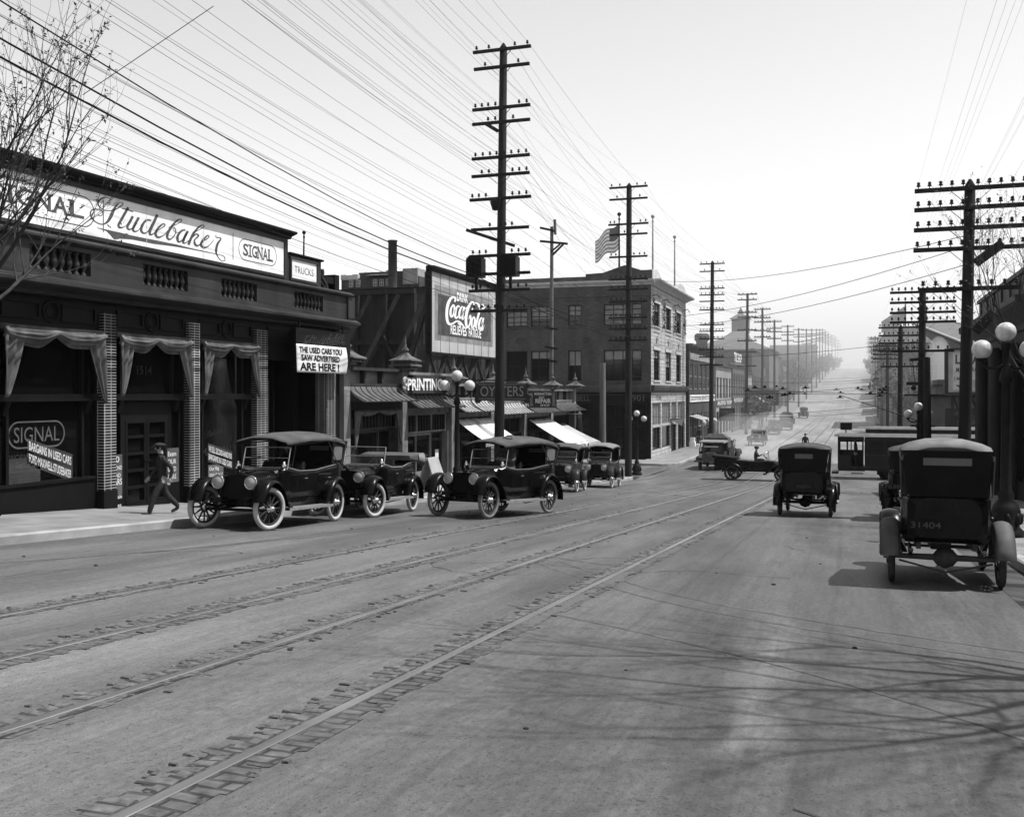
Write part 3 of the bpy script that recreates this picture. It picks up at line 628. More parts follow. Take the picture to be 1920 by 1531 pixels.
a = onX(217, 852, FD.p); b = onX(233, 926, FD.p); mb = MB(); FD.box(mb, 17.6, 17.97, b.z, a.z, -.012, -.01); q = mb.build('poster', M('card_9', .09, .8), side[0])
mb = MB()
for i, (t, w, hh) in enumerate((('40', .26, .13), ('SECOND', .34, .09), ('HAND', .3, .09), ('CARS', .34, .14), ('at', .14, .06), ('Bargain', .34, .12), ('Prices', .32, .1))):
    FD.text(mb, t, 17.62, a.z - .17 - .165 * i, w, hh, -.014, .012)
mb.build('lettering', MWL, q)
a = onX(314, 845, FD.p); mb = MB(); FD.box(mb, a.y - .03, a.y + .4, a.z - .75, a.z + .06, -.012, -.01); q = mb.build('poster', M('card_9', .09, .8), side[1])
mb = MB()
for i, t in enumerate(('Exam', 'OUR', 'USED', 'CARS')): FD.text(mb, t, a.y, a.z - .13 - .18 * i, .3, .11, -.014, .01)
mb.build('lettering', MWL, q)
mb = MB()
for s_ in SCRIPT:
    stroke(mb, [(x, y * 1 - .23 * x, w * .8) for x, y, w in s_], lambda x, y: (FG.p + .006, 20.9 + x / 1900 * .98, .72 - .0 - y / 1900 * .98 + x / 1900 * .2 - .12))
mb.build('window_lettering', MDIM2, f3)
mb = MB(); slab = FG.text(mb, 'MARMON', 20.86, .02, 1.2, .2, -.006, .004); mb.build('window_lettering', MDIM2, f3)
for t, y0, y1 in (('WE SELL SECOND-HAND FOR', 846, 861), ('BARGAINS IN USED CARS', 861, 876)):
    a, b = onX(391, y0, FG.p), onX(434, y1, FG.p); ri = b.z - a.z
    q = dark_card(f3, a.y - .03, b.y + .03, a.z - .05, a.z + .21, .05, -.004, ri); mb = MB(); FG.text(mb, t, a.y, a.z, b.y - a.y, .15, -.008, .012, 0, ri); mb.build('lettering', MWL, q)
a = onX(391, 892, FG.p); q = dark_card(f3, a.y - .02, a.y + .62, a.z - .28, a.z + .27, .1); mb = MB()
for i, t in enumerate(('Our Big', 'SPRING SALE', 'IS ON')): FG.text(mb, t, a.y + .02, a.z + .1 - .17 * i, (.4, .56, .3)[i], .12, -.008, .012)
mb.build('lettering', MWL, q)
mb = MB(); FG.text(mb, '1514', 18.5, 2.0, .5, .2, -.006); mb.build('window_lettering', MDIM2, f2)
# the open garage bay with a painted screen inside
mb = MB(); mb.box(XW - 3.2, XW - .4, 23.4, 26.5, 2.55, 2.6); mb.box(XW - 3.2, XW - .05, 23.4, 26.55, 2.6, 2.86); mb.box(XW - .12, XW - .02, 23.38, 26.55, 2.5, 2.86); mb.build('bay_ceiling', MDK, sh)
mb = MB(); mb.box(XW - 3.3, XW - 3.2, 23.38, 27.1, -3, 2.6); mb.build('bay_back_wall', MDK, sh)
FGr = Face('x', XW - 1.2); mb = MB(); FGr.box(mb, 23.38, 25.35, -.55, 1.95, 0, .05); scr = mb.build('notice_screen', M('screen_grey', .09, .8, .2, 3), sh)
mb = MB(); FGr.text(mb, 'USED CAR', 23.4, 1.0, 1.45, .24, -.005, .02); FGr.text(mb, 'SALES Dept.', 23.35, .45, 1.75, .26, -.005, .02); FGr.text(mb, 'OPEN', 23.6, .05, .75, .2, -.005, .02); mb.build('lettering', MBLK, scr)
mb = MB(); FGr.box(mb, 25.4, 25.5, -1.6, 2.5, -.1, .1); FGr.box(mb, 26.2, 26.5, -1.6, 2.5, -.3, .1); mb.build('door_jamb', MDK, sh)
# canvas drapes gathered over each bay
def drape(a, b, sw):
    rr = random.Random(int(a * 10)); z0 = 2.84
    def swag(s, t):
        u = a + .02 + (b - a - .04) * s; lob = abs(sin(pi * min(s * 2 / 1.0, 2) )) if True else 0
        dp = (.18 + sw * lob) * t; wv = .03 * sin(9 * t * pi + 3 * s) * lob
        return FX.pt(u, z0 - dp - .02 * sin(23 * s) * t, -.06 - .1 * sin(pi * min(t * 1.1, 1)) + wv)
    mb = MB(); mb.grid(swag, 44, 14)
    mb.tube([FX.pt(a, z0, -.02), FX.pt((a + b) / 2, z0 - .02, -.05), FX.pt(b, z0, -.02)], .05, 8)
    d = mb.build('drape', MCAN, sh, solid=.012)
    for c, sg in ((a + .02, 1), (b - .02, -1)):
        ln = rr.uniform(1.2, 1.5); w0 = rr.uniform(.42, .55)
        def tail(s, t):
            w = w0 * (1 - t) ** .8 + .04; u = c + sg * w * s
            return FX.pt(u, z0 - ln * t - .04 * s * (1 - t), -.08 - .05 * sin(s * 13 + t * 2) * (1 - .5 * t) - .05 * t)
        q = MB(); q.grid(tail, 22, 16); q.build('drape_tail', MCAN, d, solid=.012)
for a, b in ((11.42, 14.03), (14.44, 17.12), (17.54, 20.02), (20.44, 22.85)): drape(a, b, .2)
# ribbed projecting sign and cloth banner over the garage bay
st = thing('hanging_sign', 'black hanging sign with outlined script lettering above the used cars banner', 'sign', (XW + .4, 25.6, 3.4))
FH = Face('x', XW + .5); mb = MB(); FH.box(mb, 24.02, 27.15, 2.3, 3.38, 0, .18); hb = mb.build('sign_board', MBLK, st)
mb = MB(); FH.box(mb, 24.3, 24.34, 3.38, 3.6, .06, .1); FH.box(mb, 26.8, 26.84, 3.38, 3.6, .06, .1); mb.build('hanger', MBLK, st)
mb = MB()
hs = lambda x, y: FH.pt(24.35 + (x - 120) / 1690 * 2.45, 3.22 - (y - .31 * x) / 640 * .62 + .0 - .1 + (x - 120) / 1690 * .22 * 1, -.004)
for s_ in SCRIPT: stroke(mb, [(x, y, 13) for x, y, w in s_], hs)
stroke(mb, [(330, 470, 12), (800, 600, 14), (1300, 690, 14), (1690, 765, 12)], hs); mb.build('sign_lettering', MDIM, hb)
FBn = Face('x', XW + .53)
bn = thing('banner', 'white cloth banner with black hand painted used car lettering', 'banner', (XW + .53, 25.3, 2.2))
def cloth(s, t): return FBn.pt(23.93 + 2.83 * s + .05 * t, 2.93 - .78 * t, -.03 - .03 * sin(s * 5) * t - (.06 * max(0, s - .86) / .14) * sin(t * 3))
mb = MB(); mb.grid(cloth, 40, 12); cl = mb.build('cloth', M('banner_cloth', .62, .9, .1, 3), bn, solid=.006)
mb = MB()
def ban(t, s0, s1, t0, t1):
    vs, fs, x0, x1, y0, y1 = text_geo(t, .03); out = []
    for x, y in vs:
        p = cloth(s0 + (s1 - s0) * (x - x0) / (x1 - x0), t1 + (t0 - t1) * (y - y0) / (y1 - y0)); out.append((p[0] + .012, p[1], p[2]))
    mb.add(out, fs)
ban('THE USED CARS YOU', .05, .9, .08, .3); ban('SAW ADVERTISED', .08, .86, .36, .58); ban('ARE HERE !', .05, .85, .64, .93); mb.build('lettering', MBLK, cl)
fp = thing('flagpole', 'thin bare flagpole with a ball on the showroom roof', 'flagpole', (XW - 3, 29, 5))
p0, p1 = onX(569, 488, XW - 1.2), onX(570, 436, XW - 1.2); fp.location = p0
mb = MB(); mb.tube([p0 - Vector((0, 0, .5)), p1], [.035, .022], 8); mb.sphere(p1, .06, 10, 7); mb.sphere(p1 - Vector((0, 0, .14)), .04, 8, 6); mb.build('pole', MDK, fp)
# ------------------------------------------------------------------ the row of small shops with pagoda hoods
MSTUC = M('pale_stucco', .17, .85, .4, 2, (1, 1, .5), .15); MHOOD = M('hood_metal', .1, .5, .35, 5, (1, 1, .3)); MHOODL = M('hood_pale', .34, .6, .2, 5)
MSHOPW = M('shop_woodwork', .035, .7, .3, 4); MPANE_PALE = M('pale_pane', .15, .35, .3, 1.5); MAWN = M('white_awning', .58, .9, .22, 2.2, (.5, 2, .5), .3); MAWN2 = M('grey_awning', .3, .9, .2, 3)
EDG = [27.46, 31.7, 36.2, 40.7, 45.3, 49.8, 54.7]
HT = [1.8, 1.54, 1.3, 1.12, 1.1, 1.1]; TOPZ = [2.36, 2.28, 1.9, 1.78, 1.74, 1.72]
SLAB_ = [('small stucco shop under a dark ribbed hood next to the showroom', False), ('small shop with a block letter printing sign over its ribbed hood', False),
         ('narrow shop with pale hood and one plain white awning beside the globe lamp', False), ('narrow oyster shop with a pale ribbed hood, partly behind the tallest pole', False),
         ('shoe repair shop with a painted shoe board and big white awning', False), ('corner shop with narrow dark hood and grey awning by the side street', False)]
def finial(par, y, zt, h=.75):
    mb = MB(); c = (XW + .12, y, zt)
    mb.hexa([(c[0] - .34, y - .34, zt), (c[0] + .34, y - .34, zt), (c[0] + .34, y + .34, zt), (c[0] - .34, y + .34, zt)], [(c[0] - .3, y - .3, zt + .1), (c[0] + .3, y - .3, zt + .1), (c[0] + .3, y + .3, zt + .1), (c[0] - .3, y + .3, zt + .1)])
    pr = [(.44, .1), (.44, .14), (.3, .2), (.16, .3), (.09, .4)]
    rings = [[(c[0] - r, y - r, zt + k), (c[0] + r, y - r, zt + k), (c[0] + r, y + r, zt + k), (c[0] - r, y + r, zt + k)] for r, k in pr]
    mb.loft(rings); mb.lathe([(.06, .4), (.12, .46), (.13, .52), (.07, .58), (.05, .62), (.0, .62 + h * .45)], c, 'z', 10); return mb.build('finial', MHOOD, par)
def hood(par, a, b, zt, mat, drop=.5, out=.62):
    def f(s, t): return (XW + .05 + out * t ** 1.6, a + (b - a) * s + (.12 * t * t * (1 if s > .5 else -1) if s in (0, 1) else 0), zt - drop * (t ** .8))
    mb = MB(); mb.grid(f, 14, 8); h = mb.build('hood', mat, par, solid=.02)
    n = int((b - a) / .36); mb = MB()
    for i in range(n + 1):
        s = i / n; mb.tube([Vector(f(s * .999 + .0005, t / 8)) + Vector((.008, 0, .02)) for t in range(9)], .018, 5)
    mb.tube([f(0, 1), f(1, 1)], .03, 6); mb.build('hood_seam', MSHOPW, h)
    for y in (a, b):
        mb = MB(); mb.add([(XW + .05, y, zt), *[f(0 if y == a else 1, t / 8) for t in range(9)], (XW + .05, y, zt - drop)], [tuple(range(11))]); mb.build('hood_end', MSHOPW, h)
    return h
def awning(par, a, b, zt, zb, out, mat, x0=XW + .1, stripes=None, valance=.22, text=None):
    mb = MB(); mb.grid(lambda s, t: (x0 + out * t, a + (b - a) * s, zt + (zb - zt) * t - .04 * sin(pi * t) + .01 * sin(s * 25)), 20, 8)
    aw = mb.build('awning', mat, par, solid=.012); mb = MB()
    mb.grid(lambda s, t: (x0 + out + .01, a + (b - a) * s, zb - valance * t * (1 - .12 * abs(sin(s * pi * 10)))), 80, 3); mb.build('valance', mat, aw, solid=.01)
    mb = MB(); 
    for y in (a, b): mb.tube([(x0 - .08, y, zt - .8), (x0 + out, y, zb)], .015, 6)
    mb.tube([(x0 + out, a, zb), (x0 + out, b, zb)], .018, 6); mb.build('awning_frame', MSHOPW, aw)
    if stripes:
        mb = MB()
        for y in stripes: mb.grid(lambda s, t: (x0 + out * t, y + .3 * s, zt + (zb - zt) * t - .04 * sin(pi * t) + .012 + .01), 2, 8)
        mb.build('stripe', MAWN2, aw)
    if text:
        mb = MB(); Face('x', x0 + out + .025).text(mb, text, a + (b - a) * .3, zb - valance * .75, (b - a) * .6, valance * .5, 0, .01); mb.build('lettering', MDIM, aw)
    return aw
shops = []
for i in range(6):
    a, b = EDG[i], EDG[i + 1]; m = (a + b) / 2; zgm = tz(m); zt = HT[i]; s = thing('shop', SLAB_[i][0], 'shop', (XW, m, zgm), 'row of small shops with pagoda hoods'); shops.append(s)
    mb = MB(); mb.box(-26, XW - .4, a + .005, b - .005, -4.5, TOPZ[i] - .15); mb.build('wall', MSTUC, s)
    pil = [(a, a + .42)] + ([(b - .4, b)] if i == 5 else [])
    for p, q in pil:
        mb = MB(); FX.box(mb, p, q, -4.6, TOPZ[i] + .1, -.12, .4)
        if i == 0: FX.box(mb, a, a + .46, TOPZ[i] + .1, TOPZ[i] + .18, -.3, .4)
        mb.build('pilaster', MSTUC, s)
    mb = MB(); FX.box(mb, a + .42, b, TOPZ[i] - .06, TOPZ[i] + .04, -.1, .4); FX.box(mb, a + .42, b, zt, zt + .08, -.08, .4); FX.box(mb, a + .42, b, zt - .72, zt - .5, .02, .4); mb.build('lintel', MSTUC if i != 0 else MSHOPW, s)
    fz0, fz1 = zt + .08, TOPZ[i] - .06
    mb = MB(); mb.add([FX.pt(a + .42, fz0, .2), FX.pt(b, fz0, .2), FX.pt(b, fz1, .2), FX.pt(a + .42, fz1, .2)], [(0, 1, 2, 3)]); mb.build('transom_panel', MPANE_PALE if i != 1 else MSHOPW, s)
    for k in (1, 2): u = a + .42 + (b - a - .42) * k / 3; mb = MB(); FX.box(mb, u - .05, u + .05, fz0, fz1, .02, .3); mb.build('mullion', MSHOPW, s)
    hood(s, a + .42, b - .02, zt, MHOODL if i in (2, 3) else MHOOD)
    zw1, zw0 = zt - .72, zt - 1.45
    ww = MSTUC if i == 1 else MSHOPW
    window(s, FX, a + .45, b - .03, zw0, zw1, .18, ww, 3, 1, MGLASS, .09, name='shop_window')
    mb = MB(); n = 16
    for k in range(n): u = a + .52 + (b - a - .6) * k / (n - 1); FX.box(mb, u - .02, u + .02, zw0 + .07, zw1 - .07, .15, .19)
    mb.build('glazing_bar', MSHOPW, s)
    zb = zgm + .5; dd = a + (b - a) * .7
    w1 = window(s, FX, a + .45, dd - .02, zb, zw0 - .02, .22, ww if i == 1 else MSHOPW, 2 if i else 1, 1, MGLASS, .06, name='shop_window')
    window(s, FX, dd, b - .08, tz(b) + .02, zw0 - .02, .34, MSHOPW, 1, 1, MGLASS, .06, name='door')
    mb = MB(); FX.box(mb, a + .42, dd, -4.6, zb, .1, .4); FX.box(mb, b - .08, b, -4.6, zw0, .02, .4); mb.build('bulkhead', ww if i == 1 else MSHOPW, s)
    finial(s, a + .22 if i else a + .24, TOPZ[i] + (.18 if i == 0 else .12), .8)
    if i == 5: finial(s, b - .2, TOPZ[i] + .12)
finial(shops[1], EDG[1] + .22, TOPZ[1] + .3, .9)
# signs and awnings of the shops
s = shops[1]; fs = Face('x', XW + .32)
mb = MB(); fs.box(mb, 32.1, 35.75, 1.56, 2.2, 0, .06); pb = mb.build('sign_board', MSHOPW, s); mb = MB(); fs.text(mb, 'PRINTING', onX(764, 720, fs.p).y, 1.66, onX(829, 720, fs.p).y - onX(764, 720, fs.p).y, .44, -.01, .035); mb.build('sign_lettering', M('white_paint', .72, .6, .08, 5), pb)
mb = MB(); mb.torus(fs.pt(31.42, 1.95, -.03), .13, .06, 'x', 16, 6); mb.sphere(fs.pt(31.36, 1.75, -.02), .13, 10, 8, (.4, 1, .8)); mb.build('scroll_ornament', MHOODL, s)
mb = MB(); fgl = Face('x', XW - .2)
fgl.text(mb, 'Progressive', 32.25, -.28, 1.0, .16, -.0, .0); fgl.text(mb, 'Printing Co', 35.0, -.28, .95, .16, -.16 + .14, .0)
fgl.text(mb, 'Printing', 32.5, -.98, 2.1, .32, 0, .0); mb.build('window_lettering', MDIM, s)
mb = MB(); fgl.box(mb, 35.3, 35.62, -.95, -.6, -.0, .01); mb.build('paper_notice', MWL, s)
dr_ = shops[0]; mb = MB()
def swag1(s_, t): return (XW + .1 + .1 * sin(3 * t), 28.2 + 3.3 * s_, 1.02 - (.08 + .12 * abs(sin(pi * 2 * s_))) * t)
mb.grid(swag1, 30, 8); dq = mb.build('drape', MCAN, dr_, solid=.012)
for yy, sg in ((28.15, 1), (31.6, -1)):
    mb = MB(); mb.grid(lambda s_, t: (XW + .12 + .04 * sin(9 * s_), yy + sg * (.42 * (1 - t) + .06) * s_, 1.0 - 1.2 * t), 12, 10); mb.build('drape_tail', MCAN, dq, solid=.012)
awning(shops[2], 36.7, 40.5, .5, -.35, 1.25, MAWN, stripes=[38.4])
awning(shops[4], 46.1, 49.6, .25, -.9, 2.0, MAWN, valance=.32, text='MANHATTAN')
awning(shops[5], 49.9, 52.4, -.1, -1.05, 2.0, MAWN2, valance=.3)
oy = thing('projecting_sign', 'dark pierced iron oysters sign board hanging across the shop fronts by the pole', 'sign', (XW + 1.2, 38.4, 1.4))
# a double faced blade set square to the pavement, seen face-on from up the street
fy = Face('y', 38.4); p0, p1 = onY(895, 751, 38.4), onY(988, 718, 38.4)
mb = MB(); fy.box(mb, p0.x, p1.x, p0.z, p1.z, 0, .12)
for u in (p0.x, p1.x):
    sg = -1 if u == p0.x else 1
    mb.lathe([(.0, 0), (.13, .0), (.13, .1), (0, .1)], (u, 38.41, p0.z + .02), 'y', 12); mb.lathe([(.0, 0), (.1, .0), (.1, .1), (0, .1)], (u + sg * .08, 38.41, p0.z + .2), 'y', 12); mb.lathe([(.0, 0), (.1, .0), (.1, .1), (0, .1)], (u + sg * .02, 38.41, p1.z - .08), 'y', 12)
ob = mb.build('sign_board', M('iron', .035, .6, .3, 6), oy)
mb = MB(); fy.box(mb, p0.x + .06, p1.x - .06, p1.z - .06, p1.z - .04, -.012, 0); fy.box(mb, p0.x + .06, p1.x - .06, p0.z + .07, p0.z + .09, -.012, 0)
fy.text(mb, 'OYSTERS', p0.x + .14, p0.z + .18, p1.x - p0.x - .28, (p1.z - p0.z) * .58, -.012, .0); mb.build('sign_lettering', M('oyster_lettering', .24, .6, .35, 25), ob)
mb = MB(); mb.tube([(XW, 38.46, p1.z + .12), (p1.x, 38.46, p1.z + .12)], .03, 6); mb.tube([(p0.x + .3, 38.46, p1.z), (p0.x + .3, 38.46, p1.z + .12)], .02, 6); mb.tube([(XW, 38.46, p1.z + .02), (XW + .02, 38.46, p0.z)], .03, 6); mb.build('bracket', MBLK, oy)
rs = thing('projecting_sign', 'painted shoe repair sign board with boots drawn on both ends', 'sign', (XW + .8, 45.4, 1.0))
fr_ = Face('y', 45.4); p0, p1 = onY(992, 764, 45.4), onY(1043, 733, 45.4)
mb = MB(); fr_.box(mb, p0.x, p1.x, p0.z, p1.z, 0, .08); rb = mb.build('sign_board', M('board_black', .035, .6), rs)
mb = MB(); W_, H_ = p1.x - p0.x, p1.z - p0.z
fr_.text(mb, 'MANHATTAN', p0.x + W_ * .2, p1.z - H_ * .25, W_ * .62, H_ * .17, -.008, .01); fr_.text(mb, 'SHOE', p0.x + W_ * .36, p1.z - H_ * .43, W_ * .2, H_ * .11, -.008, .01)
fr_.text(mb, 'REPAIR', p0.x + W_ * .24, p1.z - H_ * .72, W_ * .56, H_ * .26, -.008, .02); fr_.text(mb, 'SHOP', p0.x + W_ * .42, p1.z - H_ * .92, W_ * .34, H_ * .14, -.008, .01); mb.build('sign_lettering', MWL, rb)
mb = MB()
for c, sg in ((p0.x + W_ * .09, 1), (p1.x - W_ * .09, -1)):
    bt = [(c - .05 * W_, p1.z - .06), (c + .05 * W_, p1.z - .06), (c + .05 * W_, p0.z + H_ * .3), (c + .07 * W_ * 1, p0.z + .08), (c - .07 * W_, p0.z + .08), (c - .05 * W_, p0.z + H_ * .3)]
    mb.add([(x, 45.39, z) for x, z in bt], [(0, 1, 2, 5), (2, 3, 4, 5)])
mb.build('painted_boot', MPANE_PALE, rb)
mb = MB(); mb.tube([(XW, 45.44, p1.z + .08), (p1.x, 45.44, p1.z + .08)], .025, 6); mb.tube([(p1.x - .2, 45.44, p1.z), (p1.x - .2, 45.44, p1.z + .08)], .02, 6); mb.build('bracket', MBLK, rs)
# hanging coats outside the corner shop
ct = thing('coat_rack', 'dark coats hung out on a frame above the corner shop awning', 'coat rack', (XW + .4, 54.2, -.6))
mb = MB()
pc = onX(1086, 790, XW + .5)
mb.loft([[(pc.x + q * r * .3, pc.y + cos(t) * r, pc.z + h) for t in [2 * pi * k / 10 for k in range(10)] for q in (sin(t),)] for r, h in ((.05, .42), (.3, .35), (.42, .1), (.5, -.4), (.55, -.75))], smooth=True)
mb.build('coat', MBLK, ct)
mb = MB(); mb.tube([(XW, pc.y - .5, pc.z + .45), (pc.x, pc.y - .5, pc.z + .42), (pc.x, pc.y + .6, pc.z + .42), (XW, pc.y + .6, pc.z + .45)], .02, 6); mb.sphere((pc.x, pc.y, pc.z + .5), .1, 10, 8); mb.build('frame', MWL, ct)
# the little row of leftover plants / brushwood boxed outside the fourth shop
bx = thing('goods_crate', 'slatted wooden crate of brushwood in front of the oyster shop', 'crate', (XW + .5, 44.2, tz(44.2)))
mb = MB()
for k in range(4): mb.box(XW + .15, XW + .95, 43.4, 45.0, tz(44.2) + .1 + .2 * k, tz(44.2) + .22 + .2 * k)
for x, y in ((.15, 43.4), (.9, 43.4), (.15, 44.95), (.9, 44.95)): mb.box(XW + x - .02, XW + x + .06, y - .02, y + .06, tz(44.2), tz(44.2) + .95)
mb.build('crate', MSHOPW, bx); mb = MB(); rr = random.Random(4)
for k in range(70):
    p = Vector((XW + rr.uniform(.2, .9), rr.uniform(43.5, 44.9), tz(44.2) + .7)); mb.tube([p, p + Vector((rr.uniform(-.3, .3), rr.uniform(-.4, .4), rr.uniform(.5, 1.3)))], [.012, .004], 4)
mb.build('brushwood', MPANE_PALE, bx)
sb_ = thing('sandwich_board', 'pale folding notice board on the pavement outside the printing shop', 'notice board', (XW + .9, 32.5, tz(32.5)))
g0 = tz(33) - .06; mb = MB(); mb.hexa([(XW + 1.3, 31.9, g0), (XW + 1.34, 31.9, g0), (XW + 1.34, 33.0, g0), (XW + 1.3, 33.0, g0)], [(XW + .9, 32.0, g0 + 1.2), (XW + .94, 32.0, g0 + 1.2), (XW + .94, 32.9, g0 + 1.2), (XW + .9, 32.9, g0 + 1.2)])
mb.hexa([(XW + .5, 31.9, g0), (XW + .54, 31.9, g0), (XW + .54, 33.0, g0), (XW + .5, 33.0, g0)], [(XW + .84, 32.0, g0 + 1.2), (XW + .88, 32.0, g0 + 1.2), (XW + .88, 32.9, g0 + 1.2), (XW + .84, 32.9, g0 + 1.2)]); mb.build('board', MAWN2, sb_)
# ------------------------------------------------------------------ painted billboard on timber legs behind the shops
XB = -18.0; FBB = Face('x', XB)
bb = thing('billboard', 'large painted soft drink billboard on timber legs above the small shops', 'billboard', (XB, 45.6, -3))
q = onX(808, 503, XB); r_ = onX(929, 545, XB); zlo, zhi, ya, yb = 3.43, 7.05, q.y, r_.y
mb = MB(); FBB.box(mb, ya, yb, zlo, zhi, 0, .12); bd = mb.build('board', M('poster_border', .36, .75, .16, 1.2, (1, 1, .4)), bb)
mb = MB(); FBB.box(mb, ya - .12, ya, zlo - .1, zhi + .1, -.06, .2); FBB.box(mb, yb, yb + .12, zlo - .1, zhi + .1, -.06, .2); FBB.profile(mb, [(.2, zhi), (-.06, zhi), (-.2, zhi + .18), (-.2, zhi + .25), (.2, zhi + .25)], ya - .12, yb + .12); FBB.box(mb, ya, yb, zlo - .1, zlo, -.06, .2); mb.build('frame', MDK, bb)
mb = MB(); w = .32; FBB.box(mb, ya + w * 1.3, yb - w * 1.3, zlo + .55, zhi - .55, -.006, 0); mb.build('poster_mid_panel', M('poster_mid', .2, .75, .3, 1.6), bd)
mb = MB(); FBB.box(mb, ya + .8, yb - .75, zlo + .8, zhi - .95, -.012, -.006); mb.build('poster_dark_panel', M('poster_dark', .06, .75, .35, 2.2), bd)
mb = MB()
for k in range(1, 8): u = ya + (yb - ya) * k / 8; FBB.box(mb, u, u + .025, zlo, zhi, -.014, 0)
mb.build('panel_seam', M('seam_dark', .12, .8), bd)
cc = lambda x, y: tuple(onX(800 + x / 10.94, 520 + y / 10.94, XB + .02))
COLA = [[(575, 500, 34), (592, 440, 40), (550, 405, 42), (490, 440, 54), (440, 540, 60), (415, 680, 56), (415, 820, 54), (440, 930, 52), (490, 960, 44), (560, 930, 34), (620, 895, 30), (680, 920, 40), (730, 970, 36), (782, 1018, 5)], [(650, 925, 50), (690, 985, 22), (688, 1006, 4)],
 [(545, 555, 24), (500, 640, 40), (490, 750, 44), (510, 812, 32), (550, 760, 34), (572, 660, 38), (562, 580, 30), (545, 555, 24)], [(668, 610, 34), (645, 580, 24), (602, 650, 42), (585, 780, 44), (610, 838, 32), (655, 775, 14)],
 [(745, 600, 26), (710, 615, 34), (672, 720, 42), (672, 825, 36), (705, 815, 20), (760, 680, 18)], [(772, 600, 38), (742, 740, 40), (732, 848, 36), (760, 845, 14), (792, 760, 8)], [(785, 650, 14), (825, 612, 16)],
 [(925, 680, 28), (962, 595, 28), (966, 525, 34), (928, 505, 36), (870, 580, 54), (822, 720, 58), (806, 870, 54), (816, 985, 48), (850, 1022, 34), (890, 940, 32), (905, 825, 32), (890, 775, 22), (865, 855, 14)], [(970, 530, 18), (1020, 525, 26), (1062, 560, 46), (1105, 620, 58), (1155, 640, 36), (1222, 590, 5)],
 [(1185, 610, 6), (1165, 575, 24), (1145, 548, 22), (1115, 590, 28), (1070, 740, 42), (1025, 920, 44), (1010, 1010, 40), (1032, 1048, 22)],
 [(962, 808, 24), (930, 880, 36), (925, 990, 38), (942, 1042, 28), (975, 980, 34), (990, 880, 34), (978, 818, 26), (962, 808, 24)], [(1135, 825, 24), (1102, 855, 34), (1072, 960, 40), (1075, 1055, 34), (1102, 1045, 20), (1150, 920, 16)], [(1165, 830, 34), (1142, 950, 38), (1132, 1065, 36), (1152, 1075, 18), (1182, 970, 6)]]
mb = MB()
for s_ in COLA: stroke(mb, s_, cc)
FT2 = Face('x', XB + .02)
a, b = onX(857, 564, XB + .02), onX(879, 555, XB + .02); FT2.text(mb, 'DRINK', a.y, a.z, b.y - a.y - .1, .42, 0, .03)
a, b = onX(845, 626, XB + .02), onX(875, 626, XB + .02); FT2.text(mb, 'RELIEVES', a.y, a.z, b.y - a.y, .45, 0, .02)
a, b = onX(879, 631, XB + .02), onX(902, 631, XB + .02); FT2.text(mb, 'FATIGUE', a.y, a.z, b.y - a.y, .45, 0, .02)
mb.build('poster_lettering', MSIGN, bd)
MTIM = M('old_timber', .03, .85, .4, 3, (1, 1, .3), .2)
for k in range(5):
    y = ya + .3 + (yb - ya - .6) * k / 4; mb = MB(); mb.bar((XB - .3, y, -3.4), (XB - .3, y, zhi), .2); mb.bar((XB - 3.2, y, -3), (XB - .35, y, 5.6), .18); mb.build('post', MTIM, bb)
for sg in (1, -1):
    mb = MB()
    for k in range(4):
        y0 = ya + .3 + (yb - ya - .6) * k / 4; y1 = ya + .3 + (yb - ya - .6) * (k + 1) / 4; mb.bar((XB - .2, y0, 1.0 if sg > 0 else 3.3), (XB - .2, y1, 3.3 if sg > 0 else 1.0), .12)
    mb.build('cross_brace', MTIM, bb)
# a tall raking timber frame behind (the back of another row of hoardings)
tf = thing('timber_frame', 'dark trestle of raking timber props behind the billboard and shop roofs', 'timber frame', (-24, 55, -3))
MTIM2 = M('grey_timber', .022, .85, .4, 3, (1, 1, .3))
Yt = 58.0
for i in range(5):
    x = -34.5 + 2.0 * i; mb = MB(); mb.bar((x, Yt, -3.5), (x, Yt, 8.2), .3); mb.build('post', MTIM2, tf)
for i in range(5):
    x = -38 + 2.0 * i; mb = MB(); mb.bar((x, Yt - 3.4, -3.5), (x + 4.6, Yt - .3, 7.8), .32, .26); mb.build('raking_prop', MTIM2, tf)
for i in range(4):
    x = -34.5 + 2.0 * i; mb = MB(); mb.bar((x, Yt - .25, 5.2 if i % 2 else 1.5), (x + 2, Yt - .25, 1.5 if i % 2 else 5.2), .2); mb.build('cross_brace', MTIM2, tf)
for z in (8.0, 4.8, 1.4):
    mb = MB(); mb.bar((-35, Yt - .2, z), (-26.3, Yt - .2, z), .28); mb.build('rail', MTIM2, tf)
mb = MB(); mb.box(-35, -26.4, Yt + .2, Yt + .35, 3.0, 7.9); mb.build('hoarding_back', board_mat('hoarding_boards', .03, .55, 'x', .4), tf)
